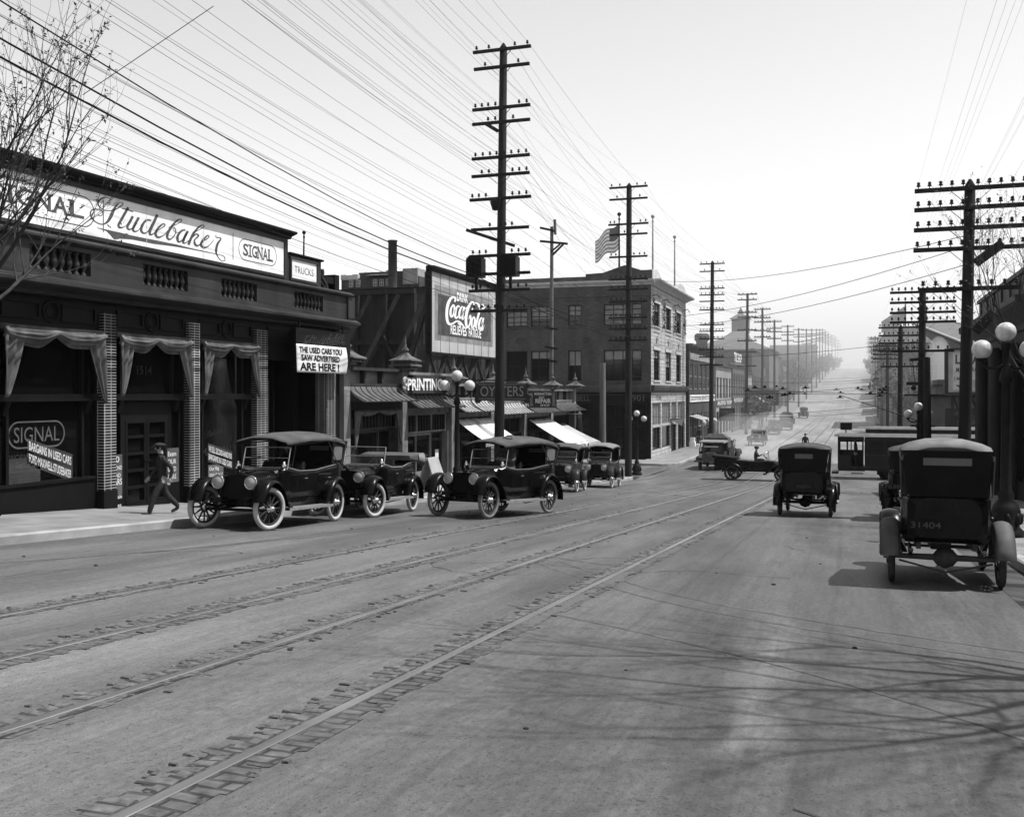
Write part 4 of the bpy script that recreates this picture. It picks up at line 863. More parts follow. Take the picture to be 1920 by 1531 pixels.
# ------------------------------------------------------------------ the three storey corner block
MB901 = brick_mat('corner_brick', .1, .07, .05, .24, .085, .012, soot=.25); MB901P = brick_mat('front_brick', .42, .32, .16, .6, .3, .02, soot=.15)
MSTONE = M('stone_trim', .4, .8, .18, 2, bmp=.1); MFRAME = M('window_frame', .02, .5, .3, 4); MFRL = M('pale_frame', .3, .6, .2, 4)
Y9, Y9E, Z9 = 77.5, 94.6, zg(78)
b9 = thing('corner_block', 'three storey brick corner block with pale street front, flagpoles and plate glass shop', 'building', (XW, Y9, Z9))
F9X, F9Y = Face('x', XW), Face('y', Y9)
def by(px, y0, y1, w):                 # a hole in the face turned to the camera, from photo measures
    p = onY(px, y1, Y9); q = onY(px + w, y0, Y9); return (p.x, q.x, p.z, q.z)
hY = [(-27.0, -25.2, 6.9, 8.6), (-24.9, -22.9, 6.9, 8.6), (-21.75, -20.65, 6.9, 8.6), (-18.8, -15.75, 6.9, 8.6),
      (-27.0, -25.2, 2.5, 4.95), (-24.9, -22.9, 2.5, 4.95), (-21.75, -20.65, 2.5, 4.95), (-18.8, -15.75, 2.5, 4.95)]
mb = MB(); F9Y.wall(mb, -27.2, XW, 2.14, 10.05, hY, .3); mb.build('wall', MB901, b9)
hX = [(78.6, 81.2, 6.9, 8.75), (83.9, 86.5, 6.9, 8.75), (89.2, 91.8, 6.9, 8.75), (78.6, 81.2, 2.55, 4.98), (83.9, 86.5, 2.55, 4.98), (89.2, 91.8, 2.55, 4.98)]
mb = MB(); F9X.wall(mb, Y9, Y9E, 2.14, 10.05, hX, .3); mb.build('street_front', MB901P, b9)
mb = MB(); mb.box(-27.2, XW - .9, Y9 + 1.2, Y9E - .03, -5, 10.0); mb.build('core', MDK, b9)
mb = MB(); mb.box(-27.2, XW - .31, Y9 + .31, Y9E, 2.0, 2.12); mb.box(-27.2, -27, Y9 + .05, Y9E, -5, 10.1); mb.box(-27.2, XW - .05, Y9E - .25, Y9E, -5, 10.1); mb.build('wall', MB901, b9)
for i, h in enumerate(hY): window(b9, F9Y, *h[:4], .18, MFRAME, 4 if h[1] - h[0] > 2.5 else 3 if h[1] - h[0] > 1.6 else 2, 4 if h[2] > 6 else 2, MGLASS2, .05, MB901, blind_and_glare=(.9, .6, .5, .93, 0, .25, .5, .3)[i])  # the tall pale sheets on the top floor paint in sky reflected by the panes
for i, h in enumerate(hX):
    window(b9, F9X, *h[:4], .18, MFRAME, 3, 3, MGLASS2, .06, MSTONE, blind_and_glare=(.3, 0, .4, .25, .5, 0)[i])
    mb = MB(); F9X.box(mb, h[0] - .25, h[1] + .25, h[3], h[3] + .3, -.06, .2); mb.build('lintel', MSTONE, b9)
for y in (79.9, 85.2, 90.5):           # ornaments between the floors
    mb = MB(); c = F9X.pt(y, 5.9, -.03); mb.torus(c, .28, .05, 'x', 14, 6); mb.sphere(c, .13, 8, 6); F9X.box(mb, y - 1.3, y + 1.3, 5.35, 5.42, -.04, .1); F9X.box(mb, y - 1.3, y + 1.3, 6.4, 6.47, -.04, .1); mb.build('ornament', MFRL, b9)
for x in (-25.9, -23.0, -20.2, -17.3):
    mb = MB(); c = F9Y.pt(x, 5.85, -.03); mb.torus(c, .22, .05, 'y', 12, 6); mb.build('ornament', MB901, b9)
for y in (78.0, 82.5, 87.9, 93.2):     # lamp brackets with shaggy vines beside the top windows
    mb = MB(); c = F9X.pt(y, 8.9, -.3)
    mb.tube([F9X.pt(y, 9.2, 0), F9X.pt(y, 9.3, -.4), F9X.pt(y, 9.0, -.6)], .04, 6); rr = random.Random(int(y * 7))
    for k in range(60): z = 9.1 - rr.random() ** .7 * 2.2; p = Vector(F9X.pt(y + rr.gauss(0, .16), z, -.06 - rr.random() * .12)); mb.tube([p, p + Vector((rr.uniform(.02, .14), rr.uniform(-.14, .14), rr.uniform(-.2, .05)))], [.05, .01], 4)
    mb.build('bracket_vine', MFRAME, b9)
mb = MB(); pf = [(.3, 10.05), (-.1, 10.05), (-.15, 10.12), (-.35, 10.2), (-.75, 10.3), (-.8, 10.38), (-.8, 10.48), (.3, 10.52)]
F9X.profile(mb, pf, Y9 - .0, Y9E + .3); F9Y.profile(mb, [(d * .35, z) for d, z in pf], -27.2, XW + .28); mb.build('cornice', MSTONE, b9)
mb = MB(); F9Y.box(mb, -27.2, XW, 9.2, 9.32, -.08, .2); F9Y.box(mb, -27.2, XW, 8.95, 9.0, -.05, .2); mb.build('string_course', MB901, b9)
mb = MB(); par = [(-27.2, 10.52), (-27.2, 10.85), (-20.3, 10.85), (-20.3, 11.05), (-18.9, 11.1), (-17.1, 11.65), (-15.8, 11.2), (XW + .05, 11.2), (XW + .05, 10.52)]
n = len(par); mb.add([(x, Y9 + .02, z) for x, z in par] + [(x, Y9 + .35, z) for x, z in par], [tuple(range(n))] + [tuple(range(n, 2 * n))[::-1]] + [(i, (i + 1) % n, n + (i + 1) % n, n + i) for i in range(n)]); mb.build('parapet', MB901, b9)
mb = MB(); par = [(Y9 + .36, 10.52), (Y9 + .36, 11.25), (Y9 + 1.2, 11.3), (Y9 + 2.3, 11.5), (Y9 + 3.6, 11.2), (Y9 + 4.4, 10.95), (Y9 + 12, 10.9), (Y9 + 13.4, 11.5), (Y9 + 15.4, 11.55), (Y9E, 11.0), (Y9E, 10.52)]
n = len(par); mb.add([(XW + .03, y, z) for y, z in par] + [(XW - .3, y, z) for y, z in par], [tuple(range(n))] + [tuple(range(n, 2 * n))[::-1]] + [(i, (i + 1) % n, n + (i + 1) % n, n + i) for i in range(n)]); mb.build('parapet', MSTONE, b9)
mb = MB(); F9X.profile(mb, [(.3, 1.6), (-.1, 1.6), (-.22, 1.75), (-.3, 2.0), (-.3, 2.14), (.3, 2.16)], Y9, Y9E + .1); F9Y.profile(mb, [(.3, 1.6), (-.1, 1.6), (-.22, 1.75), (-.3, 2.0), (-.3, 2.14), (.3, 2.16)], -27.2, XW); mb.build('belt_course', MB901, b9)
# shop storey
mb = MB(); F9Y.wall(mb, -27.2, XW, Z9 - .5, 1.6, [(-26.5, -23.3, Z9 + .9, .6), (-22.9, -19.6, Z9 + .9, .6), (-19.2, -15.4, Z9 + .9, .6)], .25); mb.build('shop_wall', MDK, b9)
for a, b in ((-26.5, -23.3), (-22.9, -19.6), (-19.2, -15.4)): window(b9, F9Y, a, b, Z9 + .9, .6, .18, MDK, 3, 2, MGLASS, .09, name='shop_window')
hs_ = [(78.0, 81.6, Z9 + .8, .75), (82.1, 86.2, Z9 + .8, .75), (86.7, 89.4, Z9 + .2, .75), (90, 94, Z9 + .2, .75)]
mb = MB(); F9X.wall(mb, Y9, Y9E, Z9 - .5, 1.6, hs_, .25); mb.build('shop_wall', MB901P, b9)
for h in hs_:
    window(b9, F9X, h[0], h[1], -1.1, .75, .18, MFRL, 5, 1, MPANE_PALE, .1, name='transom_window'); window(b9, F9X, h[0], h[1], h[2], -1.2, .18, MFRAME, 1 if h[2] > Z9 + .5 else 2, 1, MGLASS, .1, name='shop_window')
    mb = MB(); F9X.box(mb, h[0], h[1], -1.22, -1.08, -.04, .2); mb.build('transom_bar', MFRL, b9)
mb = MB(); F9Y.text(mb, 'TON & CAMPBELL', -24.5, .9, 4.6, .5, -.02, .0); F9Y.text(mb, '901', -16.5, .9, .95, .5, -.02, .01); mb.build('sign_lettering', MDIM, b9)
mb = MB(); F9X.text(mb, 'TON', 79.5, .95, 2.2, .42, -.02, .01); mb.build('sign_lettering', MPANE_PALE, b9)
mb = MB(); mb.hexa([(XW, 86.2, -.8), (XW + 1.0, 86.2, -1.3), (XW + 1.0, 87.8, -1.3), (XW, 87.8, -.8)], [(XW, 86.2, -.7), (XW + 1.0, 86.95, -.72), (XW + 1.0, 87.05, -.72), (XW, 87.8, -.7)]); mb.build('door_canopy', MFRAME, b9)
for px, pt, pb, YY in ((1161, 404, 508, 83.5), (1224, 408, 513, 78.3), (1265, 446, 537, 88.6)):
    X_ = XW - .5
    if px == 1161: a, b = onY(px, pb + 6, Y9 + .6), onY(px, pt, Y9 + .6)
    else: a, b = onX(px, pb + 8, X_), onX(px, pt, X_)
    f = thing('flagpole', {1161: 'flagpole flying a striped flag over the corner block gable', 1224: 'taller bare flagpole at the very corner of the brick block', 1265: 'shorter bare flagpole above the pale street front'}[px], 'flagpole', a)
    mb = MB(); mb.tube([a - Vector((0, 0, .6)), b], [.09, .05], 8); mb.sphere(b + Vector((0, 0, .1)), .16, 10, 8); mb.sphere(b - Vector((0, 0, .3)), .1, 8, 6); mb.build('pole', MFRL if px != 1161 else MFRAME, f)
    if px == 1161:
        fl = thing('flag', 'striped flag blowing out to the side of its pole on the corner block', 'flag', b)
        def fg(s, t): return (b.x - 2.0 * s, b.y + .12 * sin(s * 8), b.z - .5 - 2.1 * t * (1 - .15 * s) - 1.35 * s - .14 * sin(s * 9))
        m1, m2 = M('flag_dark', .3, .9, .1, 3), M('flag_pale', .75, .9, .05, 3)
        for k in range(13):
            mb = MB(); mb.grid(lambda s, t, k=k: fg(s if k > 6 else .4 + .6 * s, (k + t) / 13), 14, 1); o = mb.build('stripe', m1 if k % 2 == 0 else m2, fl)
        mb = MB(); mb.grid(lambda s, t: fg(.4 * s, t * 7 / 13), 6, 4); mb.build('canton', M('flag_canton', .14, .9, .15, 9), fl)
# ------------------------------------------------------------------ buildings beyond the corner block, up the hill
MBR2 = brick_mat('far_brick', .07, .05, .05, .4, .12, .02); MPAINT = M('pale_wall', .28, .8, .2, 1.2); MGREY = M('grey_wall', .11, .85, .3, 1.0); MROOF = M('roof_slate', .12, .8, .25, 2)
def block(name, label, ya, yb, ztop, mats, floors, x=XW, deep=14, cat='building', bays=4, sign=None, sk=.12):
    o = xb((ya + yb) / 2); z0 = zg((ya + yb) / 2) - .3; f = Face('x', x + o); t = thing(name, label, cat, (x + o, (ya + yb) / 2, z0))
    n = len(floors); holes = []
    for (za, zb, fr) in floors:
        for k in range(bays):
            u = ya + (yb - ya) * (k + .5) / bays; w = (yb - ya) / bays * fr / 2; holes.append((u - w, u + w, za, zb))
    mb = MB(); f.wall(mb, ya, yb, z0 - 1, ztop, holes, .22); mb.box(x + o - deep, x + o - .4, ya, yb, z0 - 1, ztop - .05); mb.add([f.pt(ya, z0 - 1), f.pt(ya, z0 - 1, .5), f.pt(ya, ztop, .5), f.pt(ya, ztop)], [(0, 1, 2, 3)]); mb.build('wall', mats[0], t)
    for h in holes: window(t, f, *h, .14, mats[1], 2, 2, MGLASS2, .07)
    mb = MB(); f.profile(mb, [(.3, ztop - .1), (-.05, ztop - .1), (-.3, ztop + .05), (-.35, ztop + .22), (.3, ztop + .24)], ya, yb); mb.build('cornice', mats[2], t)
    if sign:
        txt, za, zb, ms, ml = sign; mb = MB(); f.box(mb, ya + .2, yb - .2, za, zb, -.1, 0); s_ = mb.build('sign_board', ms, t); mb = MB(); f.text(mb, txt, ya + .5, za + (zb - za) * .2, yb - ya - 1, (zb - za) * .6, -.11, .015); mb.build('sign_lettering', ml, s_)
    return t, f
t1, f1_ = block('service_station', 'two storey brick service station with long white name board and tall windows', 94.9, 113, 6.0, (MBR2, MFRL, MGREY), [(1.9, 4.4, .66), (-3.3, -.4, .74)], bays=6, sign=('GOODYEAR SERVICE STATION', .65, 1.35, MSIGN, MLET))
mb = MB(); f1_.box(mb, 95.3, 112.6, 4.75, 5.35, -.06, 0); mb.build('sign_board', MPAINT, t1)
mb = MB(); mb.hexa([(XW, 95.6, -.7), (XW + 1.4, 95.6, -1.1), (XW + 1.4, 101, -1.1), (XW, 101, -.7)], [(XW, 95.6, -.6), (XW + 1.4, 95.6, -1.0), (XW + 1.4, 101, -1.0), (XW, 101, -.6)]); mb.build('canopy', MAWN2, t1)
for y in (96.5, 100, 104):
    mb = MB(); mb.sphere((XW + 1.2 + xb(y), y, -1.35), .3, 12, 8); mb.build('globe', MSTONE, t1)
t2, f2_ = block('shop_building', 'lower two storey painted brick building with a black hanging sign', 113.2, 128, 4.6, (MPAINT, MFRAME, MGREY), [(.9, 3.3, .5), (-3.2, -.6, .7)], bays=5, sign=('AUTO TOP', .0, .7, MGREY, MSIGN))
mb = MB(); mb.box(XW + .2, XW + 2.2, 116, 116.15, -1.7, -.2); q = mb.build('hanging_sign', MBLK, t2); mb = MB(); Face('y', 115.99).text(mb, 'TIRES', XW + .7, -.9, 1.3, .4, 0, .01); mb.build('lettering', MDIM, q)
t3, f3_ = block('shop_building', 'two storey building with rooftop letters and pale piers before the garage', 128.2, 143, 5.1, (MGREY, MFRL, MPAINT), [(1.1, 4.0, .6), (-3.0, .0, .72)], bays=5, sign=('MOTOR SUPPLY', .2, .95, MGREY, MSIGN))
mb = MB(); f3_.text(mb, 'TIRE SHOP', 129, 5.5, 9, 1.2, -.1, .02); mb.build('roof_sign', MSIGN, t3)
t4, f4_ = block('garage', 'garage building with columned doorway and projecting dark sign', 143.2, 152, 4.2, (MPAINT, MFRAME, MGREY), [(-2.8, 2.6, .66)], bays=4)
gs = thing('projecting_sign', 'dark garage blade sign hanging over the far pavement', 'sign', (XW + 1.6, 140, .8)); mb = MB(); mb.box(XW + .9, XW + 5.4, 140, 140.3, -.2, 1.9); q = mb.build('sign_board', MFRAME, gs); mb = MB(); Face('y', 139.98).text(mb, 'GARAGE', XW + 1.2, .3, 3.9, 1.1, 0, .02); mb.build('sign_lettering', MPANE_PALE, q); mb = MB(); mb.tube([(XW, 140.15, 2.1), (XW + 5.4, 140.15, 2.1)], .06, 6); mb.build('bracket', MFRAME, gs)
# big hip roofed hall with a cupola
ch_ = thing('hip_roofed_hall', 'big hip roofed hall with a square cupola rising behind the shops', 'building', (-34, 190, zg(190)))
zc_ = onY(1378, 655, 190).z; ax = onY(1300, 650, 190).x; bx_ = onY(1442, 650, 190).x; zt_ = onY(1378, 612, 190).z; xr = onY(1376, 612, 190).x
mb = MB(); mb.box(ax, bx_, 190, 214, zg(190) - 2, zc_); mb.build('wall', MGREY, ch_)
mb = MB(); mb.loft([[(ax - .6, 189.4, zc_), (bx_ + .6, 189.4, zc_), (bx_ + .6, 214.6, zc_), (ax - .6, 214.6, zc_)], [(ax + 5, 193, zc_ + (zt_ - zc_) * .55), (bx_ - 5, 193, zc_ + (zt_ - zc_) * .55), (bx_ - 5, 211, zc_ + (zt_ - zc_) * .55), (ax + 5, 211, zc_ + (zt_ - zc_) * .55)], [(xr - 1.2, 201, zt_), (xr + 1.2, 201, zt_), (xr + 1.2, 203, zt_), (xr - 1.2, 203, zt_)]]); rf = mb.build('roof', MROOF, ch_)
mb = MB(); ztip = onY(1376, 603, 190).z + .8; mb.box(xr - 1.6, xr + 1.6, 200.4, 203.6, zt_ - .6, zt_ + 2.2); mb.loft([[(xr - 2, 200, zt_ + 2.2), (xr + 2, 200, zt_ + 2.2), (xr + 2, 204, zt_ + 2.2), (xr - 2, 204, zt_ + 2.2)], [(xr - .3, 201.7, zt_ + 3.4), (xr + .3, 201.7, zt_ + 3.4), (xr + .3, 202.3, zt_ + 3.4), (xr - .3, 202.3, zt_ + 3.4)]]); mb.lathe([(.25, 3.4), (.35, 3.9), (.1, 4.4), (0, 4.9)], (xr, 202, zt_), 'z', 8); mb.build('cupola', MROOF, rf)
for k in range(6):
    x = ax + 2 + (bx_ - ax - 4) * k / 5; window(ch_, Face('y', 189.98), x - .9, x + .9, zc_ - 6, zc_ - 2.5, -.02, MFRL, 2, 2, MGLASS2, .1)
pC = onY(1316, 625, 150)
cm = thing('chimney', 'round topped chimney stack rising just behind the service station', 'chimney', (pC.x, 150, zg(150))); mb = MB(); mb.lathe([(1.0, zg(150)), (.85, pC.z - 1.2), (1.1, pC.z - 1.0), (1.1, pC.z - .2), (.8, pC.z)], (pC.x, 150, 0), 'z', 14); mb.build('stack', MBR2, cm)
# blocks stepping up the hill on the left
HB = [(166, 184, 8.5, 'dark flat roofed block past the garage on the hill street', 5), (186, 204, 6.3, 'plain painted block with two rows of windows, foot of the hill', 4), (206, 228, 9.0, 'tall grey tenement block on the lower hill', 6), (232, 250, 8.0, 'dark stepped block below the trees on the hill', 5),
      (254, 272, 9.5, 'hillside block with pale cornice and small windows', 5), (278, 296, 11.0, 'hillside flat block between two rows of poles', 5), (316, 336, 13.5, 'upper hillside block fading in the haze', 5), (345, 366, 16.5, 'hazy upper hillside block with flat roof', 5), (380, 410, 19, 'far hazy block near the top of the hill', 6)]
for i, (ya, yb, zt, lb, bays) in enumerate(HB):
    zz = zg((ya + yb) / 2); block('hill_building', lb, ya, yb, zt, ((MBR2, MGREY)[i % 2], MFRAME, MGREY), [(zz + 1.2, zz + 3.2, .5)] + ([(zz + 5.2, zz + 7.4, .5)] if zt - zz > 8.5 else []), x=XW - 1.6, deep=16, bays=bays)
wh = thing('white_gabled_house', 'small white gabled house front beside the uphill pavement', 'house', (XW + 1 + xb(172), 172, zg(172)))
HX = XW + .6 + xb(172); mb = MB(); zz = zg(172); mb.box(HX - 5, HX, 165, 165.9, zz - .5, zz + 3)
mb = MB(); mb.loft([[(HX - 5, 160, zz - .5), (HX - .2, 160, zz - .5), (HX - .2, 160, zz + 2.6), (HX - 2.6, 160, zz + 4.6), (HX - 5, 160, zz + 2.6)], [(HX - 5, 165, zz - .5), (HX - .2, 165, zz - .5), (HX - .2, 165, zz + 2.6), (HX - 2.6, 165, zz + 4.6), (HX - 5, 165, zz + 2.6)]]); mb.build('wall', MSIGN, wh)
mb = MB(); 
for sg in (-1, 1): mb.hexa([(HX - 2.6, 159.7, zz + 4.7), (HX - 2.6 + sg * 2.8, 159.7, zz + 2.45), (HX - 2.6 + sg * 2.8, 165.2, zz + 2.45), (HX - 2.6, 165.2, zz + 4.7)], [(HX - 2.6, 159.7, zz + 4.85), (HX - 2.6 + sg * 2.8, 159.7, zz + 2.6), (HX - 2.6 + sg * 2.8, 165.2, zz + 2.6), (HX - 2.6, 165.2, zz + 4.85)])
mb.build('roof', MROOF, wh)
# ------------------------------------------------------------------ the long dark hall across the side street (behind the billboard)
wa = thing('warehouse', 'long dark hall with boarded bands and a roof lantern behind the billboard', 'warehouse', (-40, Y9, Z9))
F9W = Face('y', Y9 + .4); XA, XBW = -58.0, -27.25
mb = MB(); hw = [(XA + 1.2 + 2.2 * k, XA + 3.0 + 2.2 * k, za, zb) for k in range(13) for za, zb in ((5.6, 7.6), (2.0, 4.4))]
F9W.wall(mb, XA, XBW, -5, 10.5, hw, .25); mb.box(XA, XBW, Y9 + 1.5, Y9 + 22, -5, 10.4); mb.build('wall', board_mat('warehouse_boards', .035, .3, 'z', .3), wa)
for h in hw: window(wa, F9W, *h, .15, MDK2, 4, 2, MGLASS2, .06)
mb = MB(); F9W.profile(mb, [(.3, 10.3), (-.3, 10.35), (-.4, 10.55), (.3, 10.6)], XA, XBW); F9W.profile(mb, [(.2, 8.6), (-.25, 8.6), (-.35, 8.8), (.2, 8.9)], XA, XBW); mb.build('cornice', MDK, wa)
YL = 84.0
def lx(px): return onY(px, 500, YL).x
def lz(y): return YH and CAM_H - (y - YH) * onY(700, 500, YL).dot(Vector((-SS, CC, 0))) / F_PX
mb = MB(); mb.box(lx(640), lx(786), YL, YL + 8, 10.2, lz(521)); mb.box(lx(669), lx(754), YL + .4, YL + 8, lz(521), lz(509)); la = mb.build('roof_lantern', MBR2, wa)
mb = MB()
for k in range(3): mb.box(lx(640 + 11 * k), lx(650 + 11 * k), YL - .15, YL + .3, lz(521), lz(513 + (k % 2)))
mb.box(lx(640), lx(672), YL - .12, YL + .3, lz(523), lz(520)); mb.build('pale_coping', MSTONE, la)
mb = MB(); mb.box(lx(756), lx(784), YL - .1, YL + 6, lz(535), lz(506)); mb.build('white_side_wall', MPAINT, la)
mb = MB(); a, b, c = lx(688), lx(736), lx(714); mb.loft([[(a, YL - .5, lz(517)), (b, YL - .5, lz(517)), (b, YL + 5, lz(517)), (a, YL + 5, lz(517))], [(c - .4, YL + 2, lz(507)), (c + .4, YL + 2, lz(507)), (c + .4, YL + 2.6, lz(507)), (c - .4, YL + 2.6, lz(507))]]); mb.box(c - .3, c + .3, YL + 2, YL + 2.6, lz(508), lz(503)); mb.box(c - .45, c + .45, YL + 1.9, YL + 2.7, lz(504), lz(502.6)); mb.build('skylight', MPANE_PALE, la)
for px in (655, 668, 700, 712, 724): 
    w_ = window(la, Face('y', YL - .02), lx(px), lx(px + 8), lz(537), lz(524), -.02, MFRL, 2, 2, MGLASS2, .08)
sm = thing('chimney', 'tall slim smokestack standing beside the roof lantern', 'chimney', (lx(745), YL - 1, 10)); mb = MB(); mb.lathe([(.42, lz(545)), (.4, lz(458)), (.46, lz(458)), (.46, lz(456)), (.3, lz(456))], (lx(745), YL - 1, 0), 'z', 12); mb.build('stack', MBR2, sm)
# ------------------------------------------------------------------ right hand side
FR = Face('-x', XRW)
rb_ = thing('corner_bank', 'dark classical single storey building with heavy cornice and fluted piers at the street edge', 'building', (XRW, 42, zg(42)))
YR0, YR1 = 34.0, 50.5
bays_r = [(YR1 - 1.2 - 4.6 * k - 3.4, YR1 - 1.2 - 4.6 * k) for k in range(3)]
mb = MB(); FR.wall(mb, YR0, YR1, -5, 4.35, [(a, b, zg(b) + .9, 3.3) for a, b in bays_r], .4); mb.box(XRW + .5, 24, YR0, YR1, -5, 4.3); mb.build('wall', MDK, rb_)
for a, b in bays_r:
    for u in (b + .2, b + .75): mb = MB(); mb.lathe([(.26, zg(b) + .1), (.22, zg(b) + .5), (.2, 3.1), (.26, 3.3), (.3, 3.4)], (XRW - .12, u, 0), 'z', 12); mb.build('column', MDK2, rb_)
for a, b in bays_r: window(rb_, FR, a, b, zg(b) + .9, 3.3, .25, MDK, 3, 3, MGLASS, .08)
pr = [(.3, 3.75), (-.1, 3.75), (-.16, 3.95), (-.45, 4.15), (-.8, 4.32), (-.9, 4.42), (-.9, 4.6), (.3, 4.66)]
mb = MB(); FR.profile(mb, pr, YR0, YR1 + .8)
mb.box(XRW - .9, 24, YR1 + .02, YR1 + .8, 4.32, 4.6); mb.build('cornice', MDK2, rb_)
mb = MB(); FR.box(mb, YR0, YR1 + .1, 4.66, 5.65, -.1, .3); FR.box(mb, YR0, YR1 + .16, 5.65, 5.8, -.2, .35)
for k in range(7): FR.box(mb, YR1 - .6 - 2.2 * k - .35, YR1 - .6 - 2.2 * k, 4.8, 5.6, -.16, -.1)
mb.build('parapet', MDK2, rb_)
mb = MB(); FR.text(mb, 'AUTO', 47, 2.0, 1.6, .35, -.03, .01); 
# church like hall with a long sloping roof and a cross, further down the cross street
YH_ = 104.0; hr = thing('church_hall', 'large hall with a broad sloping roof and a small cross on its ridge', 'church', (onY(1790, 700, YH_).x, YH_, zg(100)))
rp = [onY(1735, 588, YH_), onY(1862, 592, YH_ - 0), onY(1862, 660, YH_), onY(1783, 655, YH_), onY(1700, 660, YH_)]
xl, xr2 = onY(1726, 600, YH_).x, onY(1900, 600, YH_).x; zr_ = onY(1735, 588, YH_).z; ze_ = onY(1740, 664, YH_).z
mb = MB(); mb.loft([[(xl, YH_ + 14, zr_), (xl + 6, YH_, ze_), (xl + 6, YH_ + 28, ze_)], [(xr2 + 8, YH_ + 14, zr_), (xr2 + 8, YH_, ze_), (xr2 + 8, YH_ + 28, ze_)]]); mb.build('roof', M('hall_roof', .13, .8, .15, .8), hr)
mb = MB(); mb.box(xl + 6, xr2 + 8, YH_ + 1, YH_ + 27, -5, ze_); mb.loft([[(xl + .2, YH_ + 14, zr_ - .3), (xl + 6, YH_ + .5, ze_ - .3), (xl + 6, YH_ + 27.5, ze_ - .3)], [(xl + 6.5, YH_ + 14, ze_ - .2), (xl + 6.5, YH_ + .5, ze_ - .3), (xl + 6.5, YH_ + 27.5, ze_ - .3)]]); mb.build('wall', MGREY, hr)
mb = MB(); mb.bar((xl, YH_ + 13.9, zr_ + .1), (xl + 6, YH_ - .1, ze_ + .12), .35, .12); mb.build('verge_board', MPAINT, hr)
pc = onY(1741, 582, YH_ + 10); mb = MB(); mb.box(pc.x - .08, pc.x + .08, YH_ + 13.9, YH_ + 14.1, zr_ - .3, zr_ + 1.9); mb.box(pc.x - .45, pc.x + .45, YH_ + 13.92, YH_ + 14.08, zr_ + 1.15, zr_ + 1.3); mb.build('cross', MFRAME, hr)
YG = 150; gx0, gx1 = onY(1655, 640, YG).x, onY(1735, 640, YG).x
g2 = thing('grey_block', 'pale hazy block with a small flag, behind the poles on the far corner', 'building', (gx0, YG, zg(YG))); z1 = onY(1690, 611, YG).z
mb = MB(); mb.box(gx0, gx1 + 10, YG, YG + 22, zg(YG) - 1, z1 - 2.2); mb.build('wall', MGREY, g2)
mb = MB(); mb.loft([[(gx0 - .8, YG - .8, z1 - 2.4), (gx1 + 10, YG - .8, z1 - 2.4), (gx1 + 10, YG + 23, z1 - 2.4), (gx0 - .8, YG + 23, z1 - 2.4)], [(gx0 - .2, YG - .2, z1 - 1.6), (gx1 + 10, YG, z1 - 1.6), (gx1 + 10, YG + 22, z1 - 1.6), (gx0 - .2, YG + 22, z1 - 1.6)], [(gx0 + .6, YG + .6, z1), (gx1 + 10, YG + .6, z1), (gx1 + 10, YG + 21, z1), (gx0 + .6, YG + 21, z1)]]); mb.build('roof', MROOF, g2)
for k in range(5):
    for z in (zg(YG) + 3, zg(YG) + 7, zg(YG) + 11): window(g2, Face('y', YG - .02), gx0 + 1.2 + 2.4 * k, gx0 + 2.5 + 2.4 * k, z, z + 2, -.02, MFRL, 2, 2, MGLASS2, .1)
pf_ = onY(1699, 611, YG); pt_ = onY(1699, 568, YG); ff = thing('flagpole', 'distant flagpole with pale flag beyond the far poles', 'flagpole', (pf_.x, YG + 2, pf_.z)); mb = MB(); mb.tube([(pf_.x, YG + 2, pf_.z - 1), (pf_.x, YG + 2, pt_.z)], .12, 6); mb.build('pole', MFRAME, ff)
mb = MB(); mb.grid(lambda s, t: (pf_.x - 3.2 * s, YG + 2 + .3 * sin(6 * s), pt_.z - .2 - 2.4 * t * (1 - .3 * s) - 2.2 * s), 12, 5); mb.build('flag', MAWN2, ff)
# hoarding beside the tram crossing, on the far right corner
YBd = 79.0; a, b = onY(1778, 735, YBd), onY(1852, 655, YBd)
hb2 = thing('billboard', 'paper covered hoarding with bold advert letters on the far right corner', 'billboard', ((a.x + b.x) / 2, YBd, zg(YBd))); fB = Face('y', YBd)
mb = MB(); fB.box(mb, a.x, b.x + 1.5, a.z, b.z, 0, .15); bd2 = mb.build('board', M('paper_board', .3, .8, .2, 1.2), hb2)
mb = MB(); fB.box(mb, a.x - .25, a.x, a.z - .2, b.z + .1, -.06, .25); fB.box(mb, a.x, b.x + 1.5, b.z, b.z + .12, -.2, .25); fB.box(mb, a.x, b.x + 1.5, a.z - .2, a.z, -.1, .25); mb.build('frame', MDK2, hb2)
W_, H_ = b.x - a.x, b.z - a.z; mb = MB(); fB.box(mb, a.x + W_ * .12, b.x + 1.4, a.z + H_ * .05, b.z - H_ * .07, -.006, 0); mb.build('paper', M('paper_white', .45, .8, .15, 2), bd2)
mb = MB()
fB.text(mb, 'LaP AD', a.x + W_ * .18, a.z + H_ * .66, W_ * .8, H_ * .23, -.012, .04); fB.text(mb, 'MANUFACTURERS', a.x + W_ * .2, a.z + H_ * .47, W_ * .95, H_ * .12, -.012, .02); fB.text(mb, 'Auto', a.x + W_ * .68, a.z + H_ * .36, W_ * .2, H_ * .07, -.012, .005); fB.text(mb, '1408', a.x + W_ * .16, a.z + H_ * .27, W_ * .24, H_ * .1, -.012, .02)
stroke(mb, [(0, 0, .06), (.3, -.12, .2), (.7, -.05, .12), (1.1, -.3, .05)], lambda x, y: fB.pt(a.x + W_ * .2 + x, a.z + H_ * .17 + y, -.012)); mb.build('poster_lettering', MLET, bd2)
mb = MB(); fB.box(mb, a.x + W_ * .55, b.x + 1.3, a.z + H_ * .1, a.z + H_ * .3, -.012, -.006); mb.build('poster_panel', MAWN2, bd2)
for k in range(5): x = a.x + .3 + (W_ + 1) * k / 4; mb = MB(); mb.bar((x, YBd + .25, zg(YBd) - .3), (x, YBd + .25, a.z), .2); mb.build('leg', MTIM, hb2)
